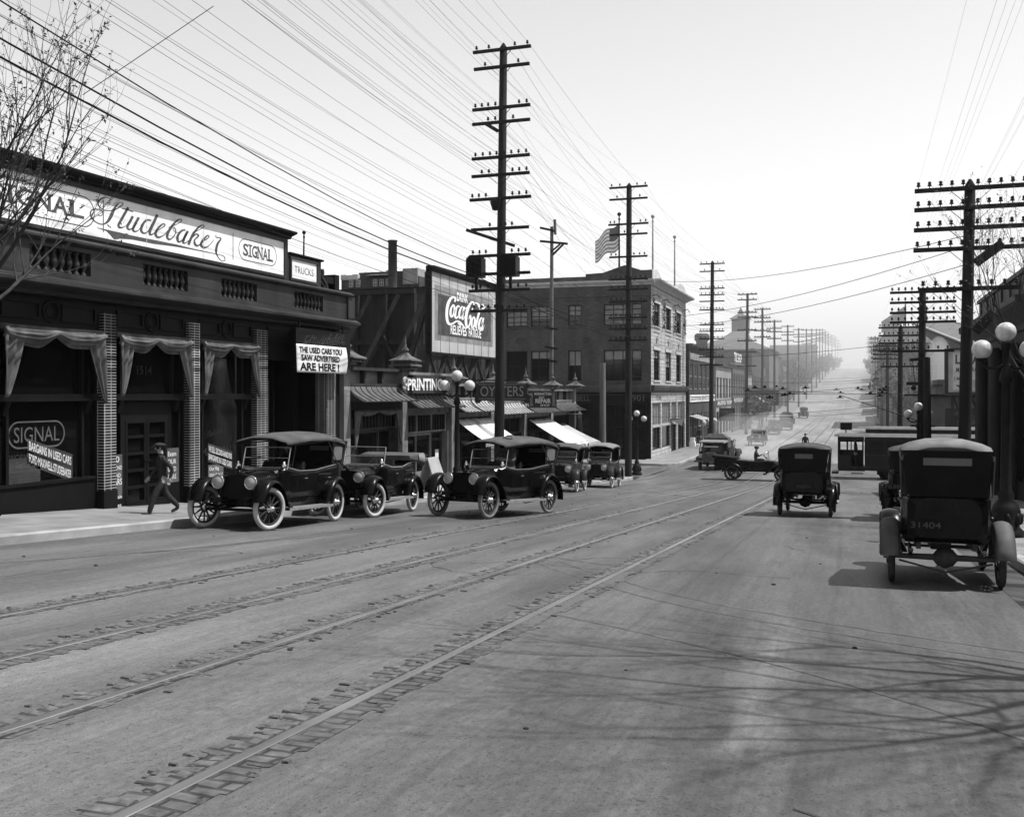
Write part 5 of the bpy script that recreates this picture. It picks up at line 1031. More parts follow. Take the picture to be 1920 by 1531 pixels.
for k in range(3): x = a.x + .3 + (W_ + 1) * k / 3; mb = MB(); mb.bar((x, YBd + .3, zg(YBd) + .4), (x + 1.5, YBd + .3, a.z), .12); mb.bar((x + 1.5, YBd + .34, zg(YBd) + .4), (x, YBd + .34, a.z), .12); mb.build('brace', MTIM, hb2)
fe = thing('sign_fence', 'low dark fence with faded painted letters under the hoarding', 'fence', (a.x + 2, YBd - 1.2, zg(YBd))); p0, p1 = onY(1772, 800, YBd - 1.2), onY(1860, 766, YBd - 1.2)
mb = MB(); mb.box(p0.x, p1.x + 8, YBd - 1.2, YBd - 1.1, zg(YBd) - .2, p1.z); mb.box(p0.x, p1.x + 8, YBd - 1.25, YBd - 1.2, p1.z - .12, p1.z + .02); q = mb.build('boards', MDK2, fe)
mb = MB(); Face('y', YBd - 1.21).text(mb, 'A J. L. Co INC', p0.x + .6, p1.z - .6, p1.x - p0.x, .4, 0, .01); Face('y', YBd - 1.21).text(mb, 'STORAGE', p0.x + .8, p1.z - 1.15, 2.2, .3, 0, .01); mb.build('lettering', MDIM, q)
ls = thing('low_shed', 'low flat roofed shed next to the hoarding legs', 'shed', (p0.x - 2, YBd + 3, zg(YBd))); mb = MB(); sx0, sx1 = onY(1742, 760, YBd + 3).x, onY(1790, 760, YBd + 3).x; mb.box(sx0, sx1 + 4, YBd + 3, YBd + 9, zg(YBd) - .5, onY(1760, 744, YBd + 3).z); mb.build('wall', MGREY, ls); mb = MB(); mb.box(sx0 - .2, sx1 + 4.2, YBd + 2.8, YBd + 9.2, onY(1760, 744, YBd + 3).z, onY(1760, 744, YBd + 3).z + .15); mb.build('roof', MDK2, ls)
# blocks up the hill on the right
HR = [(86, 100, 2.2, 'low shop block on the far right corner of the crossing', 4), (155, 172, 5.5, 'two storey block on the right past the crossing', 5), (176, 196, 7, 'flat roofed right hand block with pale upright signs', 5), (200, 222, 9, 'taller right hand block on the hill foot', 5), (228, 250, 11, 'hillside block opposite the tenement', 5), (256, 280, 13, 'hazy right hand hillside block', 5), (290, 320, 15, 'hazy higher block on the right', 6), (335, 370, 18, 'faint block near the hilltop on the right', 6)]
for i, (ya, yb, zt, lb, bays) in enumerate(HR):
    o = xb((ya + yb) / 2); zz = zg((ya + yb) / 2); f = Face('-x', XRW + 1 + o); t = thing('hill_building', lb, 'building', (XRW + 1 + o, (ya + yb) / 2, zz))
    mb = MB(); mb.box(XRW + 1 + o, XRW + 18 + o, ya, yb, zz - 2, zt); mb.build('wall', (MGREY, MBR2)[i % 2], t)
    mb = MB(); mb.box(XRW + .6 + o, XRW + 18 + o, ya, yb, zt + .01, zt + .4); mb.build('cornice', MGREY, t)
    for k in range(bays):
        u = ya + (yb - ya) * (k + .5) / bays
        for z in ((zz + 1, zz + 4) if zt - zz < 9 else (zz + 1, zz + 4, zz + 7.5)):
            if z + 2 < zt: window(t, f, u - .9, u + .9, z, z + 1.9, -.03, MFRL, 2, 2, MGLASS2, .12)
    fy_ = Face('y', ya - .03)
    for x in (XRW + 3 + o, XRW + 7 + o, XRW + 11 + o): window(t, fy_, x - .8, x + .8, zz + 1.5, zz + 3.5, -.02, MFRL, 2, 2, MGLASS2, .12)
for k, (px, y0, y1, YY) in enumerate(((1652, 770, 722, 150), (1660, 775, 735, 140), (1667, 790, 745, 128))):
    a = onY(px, y0, YY); b = onY(px + 5, y1, YY); t = thing('upright_sign', ('tallest pale upright sign', 'middle pale upright sign', 'nearest pale upright sign')[k] + ' hung on the right hand hill pavement', 'sign', (a.x, YY, zg(YY))); mb = MB(); mb.box(a.x, b.x, YY, YY + .2, a.z, b.z); mb.box(a.x, a.x + .12, YY + .2, YY + .32, zg(YY), b.z); mb.build('board', MPAINT, t)

# an unseen block added opposite the showroom, darkens its glass and cuts its skylight
ob = thing('unseen_building', 'unseen dark brick building added opposite the showroom to darken its window reflections', 'building', (8.2, 12, zg(12))); fO = Face('-x', 8.2)
hO = [(-8 + 4.2 * k, -8 + 4.2 * k + 2.6, zg(-8 + 4.2 * k) + 1.1, zg(-8 + 4.2 * k) + 3.4) for k in range(9)]
mb = MB(); fO.wall(mb, -10, 31, -4, 5.6, hO, .25); mb.box(8.6, 22, -10, 31, -4, 5.5); mb.build('wall', MB901, ob)
for h in hO: window(ob, fO, *h, .16, MFRAME, 2, 2, MGLASS2, .08)
mb = MB(); fO.profile(mb, [(.3, 5.6), (-.1, 5.6), (-.3, 5.8), (-.3, 5.95), (.3, 6.0)], -10, 31.2); mb.build('cornice', MDK2, ob)
# ------------------------------------------------------------------ poles with crossarms, insulators and wires
MPOLE = M('pole_wood', .022, .85, .35, 6, (1, 1, .08), .3); MINS = M('insulator_glass', .015, .25, .2, 5); MSTEEL = M('dark_iron', .02, .5, .3, 5)
WIREPTS = {}
def pole(name, label, x, y, zb, zt, r0, r1, arms, group, lean=0.0, half=1.2, detail=2, key=None):
    t = thing(name, label, 'utility pole', (x, y, zb), group); H_ = zt - zb
    def ax(z): return x + lean * (z - zb)
    mb = MB(); n = 12 if detail else 6; mb.tube([(ax(zb - .5), y, zb - .5), (ax(zb + H_ / 2), y, zb + H_ / 2), (ax(zt - .12), y, zt - .12), (ax(zt), y, zt + .06)], [r0, (r0 + r1) / 2, r1, .03], n); mb.build('pole', MPOLE, t)
    out = []
    for j, (z, pins, w, face) in enumerate(arms):
        hw = half * w; sz = .055 if detail else .07; yy = y - r1 - .05 if face != 0 else y - r1 - .05
        mb = MB(); mb.box(ax(z) - hw, ax(z) + hw, yy - .045, yy + .045, z - sz, z + sz)
        if detail == 0:
            for p in pins: mb.box(ax(z) + p * hw - .04, ax(z) + p * hw + .04, yy - .03, yy + .03, z + sz, z + sz + .16)
        a = mb.build('crossarm', MPOLE, t)
        if detail:
            mb = MB()
            for s in (-1, 1): mb.bar((ax(z) + s * hw * .38, yy - .05, z - .03), (ax(z) + s * r1 * .8, yy - .04, z - hw * .3), .035, .012)
            mb.build('brace', MSTEEL, a)
        for p in pins:
            c = (ax(z) + p * hw, yy, z + sz)
            if detail == 2:
                mb = MB(); mb.lathe([(.012, 0), (.012, .06), (.05, .06), (.055, .09), (.03, .11), (.045, .13), (.04, .17), (.0, .19)], c, 'z', 8); mb.build('insulator', MINS, a)
            out.append((c[0], c[1], c[2] + .14))
        if detail == 1 and pins:
            mb = MB()
            for p in pins: mb.lathe([(.014, 0), (.014, .06), (.05, .07), (.045, .15), (.0, .19)], (ax(z) + p * hw, yy, z + sz), 'z', 6)
            mb.build('insulator_row', MINS, a)
    if key: WIREPTS[key] = out
    return t
def zpole(px, py, X): return onX(px, py, X)
XP = -12.7
E8 = [-.88, -.62, -.37, -.14, .14, .37, .62, .88]; E4 = [-.88, -.45, .45, .88]; E2 = [-.6, .6]; E6 = [-.85, -.5, -.2, .2, .5, .85]
PL_D = []
def left_pole(px, top, d_arms, detail, label, lean=0, key=None, r=.2):
    o = 0; X = XP
    for _ in range(4): p = onX(px, top, X); X = XP + xb(p.y)
    p = onX(px, top, X); zb = zg(p.y) + .1
    arms = [(CAM_H - (yy - YH) * (p.dot(Vector((-SS, CC, 0)))) / F_PX, pins, w, 1) for yy, pins, w in d_arms]
    return pole('utility_pole', label, X, p.y, zb, p.z, r, r * .72, arms, 'tall poles along the far pavement', lean, 1.15, detail, key), p
t1p, q1 = left_pole(935, 85, [(97, E4, 1), (129, E2, .96), (205, [-.9, -.67, -.45, -.2, .62, .88], 1), (232, [-.45, -.2, .42], 1), (297, E8, 1), (330, [-.65, -.4, .42, .65, .9], 1), (374, [-.92, -.7, -.47, .4, .62, .85], 1.06), (430, [-.35, .2, .42], 1.0), (480, [-.88, -.66, -.45, .4, .62, .85], 1.06), (514, [-.95, .2, .3], 1.06), (545, E8, 1.06), (583, E8, 1.0)], 2, 'tallest pole in the near block with two transformer boxes on its crossarms', .0115, 'L1', .2)
# transformer boxes, cable head and slanting buck arms on that pole
pd = q1.dot(Vector((-SS, CC, 0))); zpx = lambda y: CAM_H - (y - YH) * pd / F_PX
for s in (-1, 1):
    xx = q1.x + s * .73 - (.1 if s > 0 else .0); mb = MB(); mb.box(xx - .3, xx + .3, q1.y - .75, q1.y - .25, zpx(522), zpx(486)); 
    for k in range(6): mb.box(xx - .3 + .1 * k, xx - .26 + .1 * k, q1.y - .78, q1.y - .75, zpx(520), zpx(490))
    mb.box(xx - .26, xx + .26, q1.y - .71, q1.y - .29, zpx(486), zpx(483)); mb.box(xx - .05, xx + .05, q1.y - .5, q1.y - .4, zpx(545), zpx(522)); mb.build('transformer', MBLK, t1p)
mb = MB(); zc0 = zpx(384); mb.lathe([(.0, -.28), (.12, -.24), (.2, 0), (.2, .2), (0, .2)], (q1.x - .02, q1.y - .3, zc0), 'z', 12); mb.build('cable_head', MPOLE, t1p)
mb = MB(); z = zpx(437); mb.bar((q1.x - 1.0, q1.y - .8, z + .05), (q1.x + .5, q1.y + .4, z - .45), .1); mb.build('buck_arm', MPOLE, t1p); mb = MB(); mb.bar((q1.x - .25, q1.y - .7, zpx(240)), (q1.x, q1.y - .1, zpx(247)), .1); mb.build('buck_arm', MPOLE, t1p)
t2p, q2 = left_pole(1178, 345, [(352, E4, 1), (374, E2, 1), (421, [-.9, -.7, .6, .86], 1.05), (440, [-.2, .5], 1), (482, [-.9, -.65, .3, .6, .85], 1), (524, E8, 1.03), (543, E6, 1.02), (566, [-.9, -.6, -.35, .7, .85], 1), (596, E8, 1.02), (617, E8, 1.02), (638, E8, 1.02)], 2, 'pole on the near kerb corner in front of the brick corner block', .003, 'L2', .22)
t3p, q3 = left_pole(1333, 490, [(495, E4, 1), (509, E2, 1), (541, E6, 1), (553, E6, 1), (565, [], 1), (581, E8, 1), (609, E6, 1), (621, E8, 1), (635, E6, 1), (655, E8, 1), (669, E8, 1), (684, [], .95)], 2, 'pole beyond the crossing in front of the service station', .008, 'L3', .22)
t4p, q4 = left_pole(1399, 550, [(552, E4, 1), (562, E2, 1), (586, E6, 1), (595, E6, 1), (619, E6, 1), (639, E6, 1), (660, [], 1), (686, [], 1)], 0, 'hazy pole with wide crossarms beside the garage sign', .01, 'L4', .22)
FARP = [(1429.5, 577, 5), (1452, 600, 4), (1477, 609, 4), (1497.5, 615, 4), (1512, 616, 5), (1522, 616, 5), (1530.6, 616, 5), (1537, 616, 5), (1542, 616, 6), (1547.5, 620, 6), (1553, 624, 6), (1560, 627, 6), (1566, 630, 6), (1571, 636, 5), (1575, 640, 5), (1578, 645, 5), (1581, 649, 5)]
ORD = ['first', 'second', 'third', 'fourth', 'fifth', 'sixth', 'seventh', 'eighth', 'ninth', 'tenth', 'eleventh', 'twelfth', 'thirteenth', 'fourteenth', 'fifteenth', 'sixteenth', 'seventeenth']
far_l = []
for i, (px, ty, na) in enumerate(FARP):
    arms = [(ty + 3 + (0, 16, 24, 40, 52, 66)[k] * (160 / (160 + 40 * i)), E6, 1) for k in range(na)]
    far_l.append(left_pole(px, ty, arms, 0, 'hazy pole climbing the hill, %s after the garage sign pole' % ORD[i], 0, None if i > 1 else 'L%d' % (5 + i), .22))
XQ = 2.95
P10 = [-.93, -.73, -.53, -.33, -.13, .13, .33, .53, .73, .93]
def right_pole(px, top, arms_y, detail, label, lean, key, r=.16, half=1.38):
    X = XQ
    for _ in range(4): p = onX(px, top, X); X = XQ + xb(p.y)
    p = onX(px, top, X); zb = zg(p.y) + .1; dd = p.dot(Vector((-SS, CC, 0)))
    return pole('utility_pole', label, X - lean * (p.z - zb), p.y, zb, p.z, r, r * .8, [(CAM_H - (yy - YH) * dd / F_PX, pins, w, 1) for yy, pins, w in arms_y], 'poles along the right hand pavement', lean, half, detail, key), p
r1p, k1 = right_pole(1819, 340, [(355, P10, 1), (391, P10, 1), (429, P10, 1), (467, P10, 1), (542, [-.9, -.65, -.4, -.15, .2, .45, .7, .93], .9)], 2, 'nearest pole, dark and five armed, rising behind the parked cars', .02, 'R1', .17)
r2p, k2 = right_pole(1730, 541, [(548, P10, 1), (567, P10, 1), (586, P10, 1), (604, P10, 1), (658, [-.75, -.5, -.25, .2, .5, .8], .95)], 2, 'five armed pole beside the stub pole across from the tram', .01, 'R2', .18)
r3p, k3 = right_pole(1689, 610, [(614, P10, 1), (629, P10, 1), (643, P10, 1), (658, P10, 1), (687, E6, .9)], 2, 'pale five armed pole on the far side of the crossing', .008, 'R3', .18)
for i, (px, ty) in enumerate(((1664, 646), (1653, 652), (1646, 632), (1641, 630), (1637, 634), (1634, 630), (1631, 634), (1628, 640))):
    right_pole(px, ty, [(ty + 3, P10, 1), (ty + 11, P10, 1), (ty + 19, E6, 1), (ty + 27, E6, 1)], 0, 'hazy pole on the right of the hill, %s past the crossing' % ORD[i], 0, 'R%d' % (4 + i) if i == 0 else None, .2)
sp_ = onX(1740, 670, 3.05); stp = thing('stub_pole', 'short armless stub pole standing close to the second right hand pole', 'pole', (3.05, sp_.y, zg(sp_.y)))
mb = MB(); mb.tube([(3.05, sp_.y, zg(sp_.y)), (3.0, sp_.y, sp_.z)], [.17, .15], 10); mb.build('pole', MPOLE, stp)
# bracket lamp arm and cut-out boxes on the second right hand pole
mb = MB(); kd = k2.dot(Vector((-SS, CC, 0))); zk = lambda y: CAM_H - (y - YH) * kd / F_PX
mb.bar((k2.x - .55, k2.y - .4, zk(675)), (k2.x + .2, k2.y - .1, zk(672)), .14); mb.bar((k2.x - .45, k2.y - .4, zk(675)), (k2.x - .3, k2.y - .3, zk(730)), .03); mb.box(k2.x - .7, k2.x - .1, k2.y - .4, k2.y - .2, zk(722), zk(716)); mb.box(k2.x - .8, k2.x + .9, k2.y - .35, k2.y - .25, zk(742), zk(739)); mb.sphere((k2.x - .4, k2.y - .35, zk(727)), .12, 8, 6); mb.build('bracket', MSTEEL, r2p)
mb = MB(); mb.bar((k1.x + .1, k1.y - .2, 5.0), (k1.x + .75, k1.y - .35, 5.5), .14, .22); mb.build('cable_bracket', MPOLE, r1p); mb = MB(); mb.bar((k1.x + .1, k1.y - .2, 3.2), (k1.x + .55, k1.y - .35, 3.7), .14, .22); mb.build('cable_bracket', MPOLE, r1p)
# bent pole with a lamp platform between billboard and corner block
ppx = onY(1036, 420, 66.0); bp = thing('lamp_pole', 'slim pole with bracket arms and a tilted top between billboard and corner block', 'utility pole', (ppx.x, 66, zg(66)))
zq = lambda y: onY(1033, y, 66.0).z
mb = MB(); mb.tube([(ppx.x - .1, 66, zg(66)), (ppx.x - .05, 66, zq(425))], [.17, .12], 8); mb.tube([(ppx.x + .2, 66, zq(440)), (ppx.x + .16, 66, zq(412))], .1, 8); mb.build('pole', MGREY, bp)
for (a, b, c, d) in ((1013, 427, 1040, 433), (1013, 452, 1064, 457), (1022, 614, 1046, 617), (1022, 650, 1046, 654), (1030, 676, 1046, 678)):
    p, q = onY(a, b, 65.8), onY(c, d, 65.8); mb = MB(); mb.bar(p, q, .2, .14); mb.build('crossarm', MPOLE, bp)
mb = MB(); mb.bar(onY(1036, 478, 65.8), onY(1056, 458, 65.8), .12); mb.bar(onY(1033, 472, 65.8), onY(1050, 458, 65.8), .1); mb.build('brace', MPOLE, bp)
wp = onX(1130, 680, XP - .6); wpt = thing('stub_pole', 'plain wooden post without arms on the pavement by the corner', 'pole', (wp.x, wp.y, zg(wp.y)))
mb = MB(); mb.tube([(wp.x, wp.y, zg(wp.y)), (wp.x, wp.y, wp.z)], [.2, .16], 10); mb.build('pole', M('post_wood', .12, .85, .3, 5, (1, 1, .1)), wpt)
# wires
MWIRE = M('wire', .012, .6, .1, 3)
def span(pts, a, b, sag, n=8):
    for i in range(n + (0)):
        t = i / n; pts.append((a[0] + (b[0] - a[0]) * t, a[1] + (b[1] - a[1]) * t, a[2] + (b[2] - a[2]) * t - 4 * sag * t * (1 - t)))
def wire(name, label, knots, sag, r, group, n=8):
    pts = []
    for a, b in zip(knots, knots[1:]): span(pts, a, b, sag * ((Vector(b) - Vector(a)).length / 30) ** 1.3, n)
    pts.append(tuple(knots[-1])); mb = MB(); mb.tube(pts, r, 3, caps=False); o = mb.build(name, MWIRE, at=Vector(knots[0])); return tag(o, label, 'wire', group)
rw = random.Random(12); L1 = WIREPTS['L1']; L2 = WIREPTS['L2']; L3 = WIREPTS['L3']; L4 = WIREPTS['L4']; L5, L6 = WIREPTS['L5'], WIREPTS['L6']
L1s = sorted(L1, key=lambda p: -p[2]); 
def match(lst, k, n): return lst[min(len(lst) - 1, int(k / n * len(lst)))]
for k, p in enumerate(L1):
    if rw.random() < .26: continue
    a0 = (p[0] + rw.uniform(-.1, .1), p[1] - 31, p[2] + 2.0 + rw.uniform(-.15, .15))
    kn = [a0, p]; 
    for l in (L2, L3, L4, L5, L6): kn.append(match(l, k, len(L1)))
    wire('overhead_wire', 'thin wire strung along the far row of tall poles', kn, rw.uniform(.25, .55), .0034 + .0026 * rw.random(), 'wires of the left pole row')
for k, (zz, r) in enumerate(((-.1, .022), (-.42, .024), (.55, .017))):
    a0 = (-12.2, q1.y - 31, zpx(512) + 2.0 + zz); b0 = (q1.x - .9, q1.y - .2, zpx(512) + zz * .6)
    wire('overhead_cable', ('thick sagging black cable, middle of the three', 'thick sagging black cable, lowest of the three', 'black cable strung highest of the three')[k] + ' by the showroom sign', [a0, b0, (q2.x - .5, q2.y, CAM_H - (600 + 15 * k - YH) * 57 / F_PX)], .55, r, None)
wire('overhead_wire', 'lone wire crossing all the others at the upper left', [onX(155, 178, -16), onY(400, 12, 20)], .05, .01, None)
R1, R2, R3, R4 = (WIREPTS[k] for k in ('R1', 'R2', 'R3', 'R4'))
for k, p in enumerate(R1):
    if k % 3 or rw.random() < .1: continue
    kn = [(p[0], p[1] - 30, p[2] + 1.9), p, match(R2, k, len(R1)), match(R3, k, len(R1)), match(R4, k, len(R1))]
    wire('overhead_wire', 'faint wire strung along the right hand row of poles', kn, .3, .0018, 'wires of the right pole row')
# span wires and trolley wires over the crossing
tw = [((-12.6, 57, 3.6), (2.9, 45.5, 3.8)), ((-12.6, 57.2, 1.3), (2.9, 65, 2.2)), ((-12.6, 57.1, 2.6), (2.9, 68, 1.5)), ((-12.5, 90, 3.0), (2.9, 68, 2.6)), ((-12.5, 90, 1.3), (2.9, 69, 1.3)), ((-12.5, 90, -.2), (2.9, 68, .6)), ((-12.6, 57, .2), (2.9, 66, .9)), ((-12.4, 118, 2.2), (3, 96, 2.0)), ((-12.4, 119, 1.0), (3, 97, .9)), ((-12.4, 146, 3), (3.3, 130, 3)), ((-12.4, 168, 4), (3.6, 160, 4)), ((-12.6, 57, 5.9), (2.9, 30, 5.6)), ((-12.6, 57, 5.4), (2.9, 30, 5.1)), ((-15, 66, 9.5), (2.9, 30, 5.9))]
for k, (a, b) in enumerate(tw): wire('span_wire', 'slack cross wire strung between the two rows of poles near the crossing', [a, b], .55, .012, 'cross wires over the crossing', 14)
for k, x in enumerate((-6.63, -3.7)):
    kn = [(x, 66.6, 1.55)] + [(x + xb(y), y, zg(y) + 5.35) for y in (80, 110, 145, 200, 260, 330)]
    wire('trolley_wire', ('trolley wire running up the hill over the tram track farther from the parked cars', 'trolley wire running up the hill over the nearer track')[k], kn, .06, .012, None)
for k, y in enumerate((65.0, 68.1)):
    wire('trolley_wire', ('trolley wire along the cross street, the nearer of two', 'trolley wire along the cross street, the farther of two')[k], [(-60, y, 1.45), (-20, y, 1.4), (-6, y, 1.5), (10, y, 1.5), (60, y, 1.5)], .08, .013, None)
rw2 = random.Random(5)
for k in range(26):
    px, py = 1400 + 270 * rw2.random(), 0; y = rw2.choice((65, 68.1, 60, 72, 90, 100)); d = y / 1.05
    pp = onY(px, 748 - 22 * rw2.random() * (y < 70) - (25 * rw2.random() if y > 70 else 0), y); mb = MB(); L_ = rw2.uniform(.25, .6)
    mb.bar((pp.x - L_ / 2, y, pp.z), (pp.x + L_ / 2, y, pp.z + .02), .05); mb.lathe([(.02, 0), (.09, .03), (.07, .14), (.0, .17)], (pp.x, y, pp.z), 'z', 8)
    tag(mb.build('wire_hanger', MBLK, at=pp), 'small cast wire hanger hung in the tangle over the tram crossing', 'wire hanger', 'hangers on the trolley wires')
# ------------------------------------------------------------------ street lamps with globes
MLAMP = M('lamp_iron', .012, .5, .3, 6); 
def globe_mat():
    m, nt, b, n, l = newmat('opal_globe'); t, _ = noise_nodes(n, l, 14, (1, 1, .3), 4); l.new(ramp(n, l, t.outputs[0], .36, .6), b.inputs['Base Color']); setv(b, rough=.25, spec=.5); b.inputs['Subsurface Weight'].default_value = .15; b.inputs['Subsurface Radius'].default_value = (.1, .1, .1); return m
MGLOBE = globe_mat()
def lamp(label, x, y, ztop, rg, turn=0.0, arms=2):
    z0 = zg(y) + .15; t = thing('street_lamp', label, 'street lamp', (x, y, z0), 'globe cluster street lamps'); H_ = ztop - rg * 2
    mb = MB(); h = H_ - z0; mb.lathe([(.0, 0), (.32, 0), (.32, .12), (.24, .2), (.26, .5), (.22, .62), (.13, .72), (.15, .8), (.1, .9), (.085, h * .5), (.07, h - .8), (.12, h - .74), (.1, h - .62), (.06, h - .5), (.055, h - .15), (.09, h - .12), (.09, h - .02)], (x, y, z0), 'z', 14)
    for k in range(8): a = k * pi / 4; mb.sphere((x + .25 * cos(a), y + .25 * sin(a), z0 + .36), .06, 6, 5, (1, 1, 2))
    mb.build('post', MLAMP, t)
    za = ztop - rg * 2 - .35 * rg / .18
    for k in range(arms):
        a = turn + k * 2 * pi / arms; R = rg * 2.35; d = Vector((cos(a), sin(a), 0)); c = Vector((x, y, za - .06)); e = c + d * R
        mb = MB(); mb.tube([c, c + d * R * .35 + Vector((0, 0, -.1)), c + d * R * .75 + Vector((0, 0, -.08)), e, e + Vector((0, 0, .06))], .035, 6); mb.lathe([(.03, .02), (.09, .06), (.1, .1)], e, 'z', 10); mb.build('arm', MLAMP, t)
        mb = MB(); mb.sphere(e + Vector((0, 0, .1 + rg * .93)), rg, 18, 12); mb.build('globe', MGLOBE, t)
    mb = MB(); mb.sphere((x, y, ztop - rg), rg, 20, 14); mb.build('globe', MGLOBE, t)
XL_ = -12.65
def lampL(label, px, ytop, rg, turn, X=XL_, arms=2): p = onX(px, ytop, X); return lamp(label, X, p.y, p.z, rg, turn, arms)
lampL('globe lamp standing on the pavement between the printing shop and the tallest pole', 857, 694, .185, .1)
lampL('globe lamp at the kerb corner under the brick corner block', 1194, 769, .185, .15)
lampL('biggest globe lamp, dark against the classical building at the street edge', 1886, 604, .185, .2, 2.75)
lampL('globe lamp before the tram, between two poles', 1722, 754, .185, .15, 2.75)
lampL('small far globe lamp, nearer of two beside the garage sign', 1424, 745, .2, YAW, XL_ + .6)
lampL('small far globe lamp, farther of two beside the garage sign', 1437, 742, .2, YAW, XL_ + .9)
# ------------------------------------------------------------------ motor cars
def paint(name, v, rough=.18): 
    m, nt, b, n, l = newmat(name); t, _ = noise_nodes(n, l, 6); l.new(ramp(n, l, t.outputs[0], v * .75, v * 1.3), b.inputs['Base Color']); setv(b, rough=rough, spec=.14); t2, _ = noise_nodes(n, l, 2.5, (1, 1, 1), 6); l.new(ramp(n, l, t2.outputs[0], rough * .7, rough * 2.4), b.inputs['Roughness']); MATS[name] = m; return m
MCAR = paint('car_enamel', .003, .16); MCARD = paint('dusty_enamel', .018, .35); MTOP = M('top_cloth', .07, .9, .25, 3, (1, 1, 1), .2); MTOPL = M('pale_top_cloth', .15, .9, .25, 3, bmp=.2); MTOPD = M('black_top_cloth', .01, .85, .3, 3, bmp=.2)
MTYRE = M('grey_tyre', .045, .9, .25, 8); MTYREW = M('white_tyre', .36, .85, .2, 5); MWOOD = M('spoke_wood', .03, .6, .3, 6); MNICK = M('nickel', .62, .16, .1, 4, metal=1); MSTRIP = M('aluminium_strip', .6, .35, .15, 9, metal=.8); MINT = M('car_leather', .008, .6, .3, 5); MLENS = glass_mat('lamp_lens', .35, .1, .8); MCLEAR = clear_glass('clear_glass'); MCELL = M('curtain_window', .13, .35, .2, 3); MDUST = M('dusty_metal', .075, .6, .35, 4, bmp=.05)
def wheel(par, x, y, R, tyre, steer=0.0, spokes=12, w=.05):
    e = bpy.data.objects.new('wheel', None)
    mb = MB(); mb.torus((0, 0, 0), R - .11, .022, 'x', 28, 6, 1.6)
    for k in range(spokes):
        a = 2 * pi * k / spokes; d = Vector((0, cos(a), sin(a))); mb.tube([d * .07, d * (R * .45), d * (R - .12)], [.026, .019, .017], 5, caps=False)
    wo = mb.build('wheel', MWOOD, None); wo.parent = par; wo.location = (x, y, R); wo.rotation_euler = (0, 0, steer)
    mb = MB(); mb.torus((0, 0, 0), R - w, w, 'x', 36, 10, .95); q = mb.build('tyre', tyre, None); q.parent = wo
    sg = 1 if x > 0 else -1; mb = MB(); mb.lathe([(0, -.05), (.085, -.05), (.085, .03), (.05, .05), (.045, .11), (.0, .12)] if sg > 0 else [(0, .05), (.085, .05), (.085, -.03), (.05, -.05), (.045, -.11), (0, -.12)], (0, 0, 0), 'x', 12); q = mb.build('hub', MNICK, None); q.parent = wo
    return wo
def ring(y, hw, zb, zt, rt=.08, tuck=.0, n=3):
    """cross-section of a car body: flat sides, rounded upper shoulders"""
    pts = [(-hw + tuck, y, zb), (-hw, y, zb + .12)]
    for k in range(n + 1): a = pi / 2 * k / n; pts.append((-hw + rt - rt * cos(a), y, zt - rt + rt * sin(a)))
    pts += [(-p[0], p[1], p[2]) for p in pts[::-1]]
    return pts
def fender(par, x0, x1, prof, mat, thick=.012, crown=.035):
    """swept mudguard: prof = [(y, z)] in side view; x0..x1 across"""
    P = catmull([(a, b) for a, b in prof], 5); mb = MB(); nx = 6
    def f(i, j):
        y, z = P[i]; q0, q1 = P[max(i - 1, 0)], P[min(i + 1, len(P) - 1)]; d = Vector((q1[0] - q0[0], q1[1] - q0[1])).normalized(); t = j / nx
        c = crown * (1 - (2 * t - 1) ** 2) * 1.6 - (.02 if j in (0, nx) else 0); return (x0 + (x1 - x0) * t, y - d.y * c * (1 if d.x > 0 else -1), z + abs(d.x) * c)
    vs = [f(i, j) for i in range(len(P)) for j in range(nx + 1)]; k = nx + 1
    mb.add(vs, [(i * k + j, (i + 1) * k + j, (i + 1) * k + j + 1, i * k + j + 1) for i in range(len(P) - 1) for j in range(nx)], True)
    return mb.build('fender', mat, par, solid=thick)
def headlight(par, x, y, z, r=.13):
    mb = MB(); mb.lathe([(0, -.16), (.06, -.15), (r * .8, -.08), (r, 0), (r + .012, .01), (r + .012, .03), (r, .035)], (x, y, z), 'y', 18); mb.tube([(x, y - .06, z - r), (x, y - .06, z - r - .12)], .018, 6); h = mb.build('headlight', MCAR, par)
    mb = MB(); mb.torus((x, y + .03, z), r, .012, 'y', 20, 5); mb.build('rim', MNICK, h)
    mb = MB(); mb.lathe([(r, .02), (r * .7, .045), (r * .3, .058), (0, .06)], (x, y, z), 'y', 18); mb.build('lens', MLENS, h)
def person_seated(par, x, y, z, arm=True):
    return None
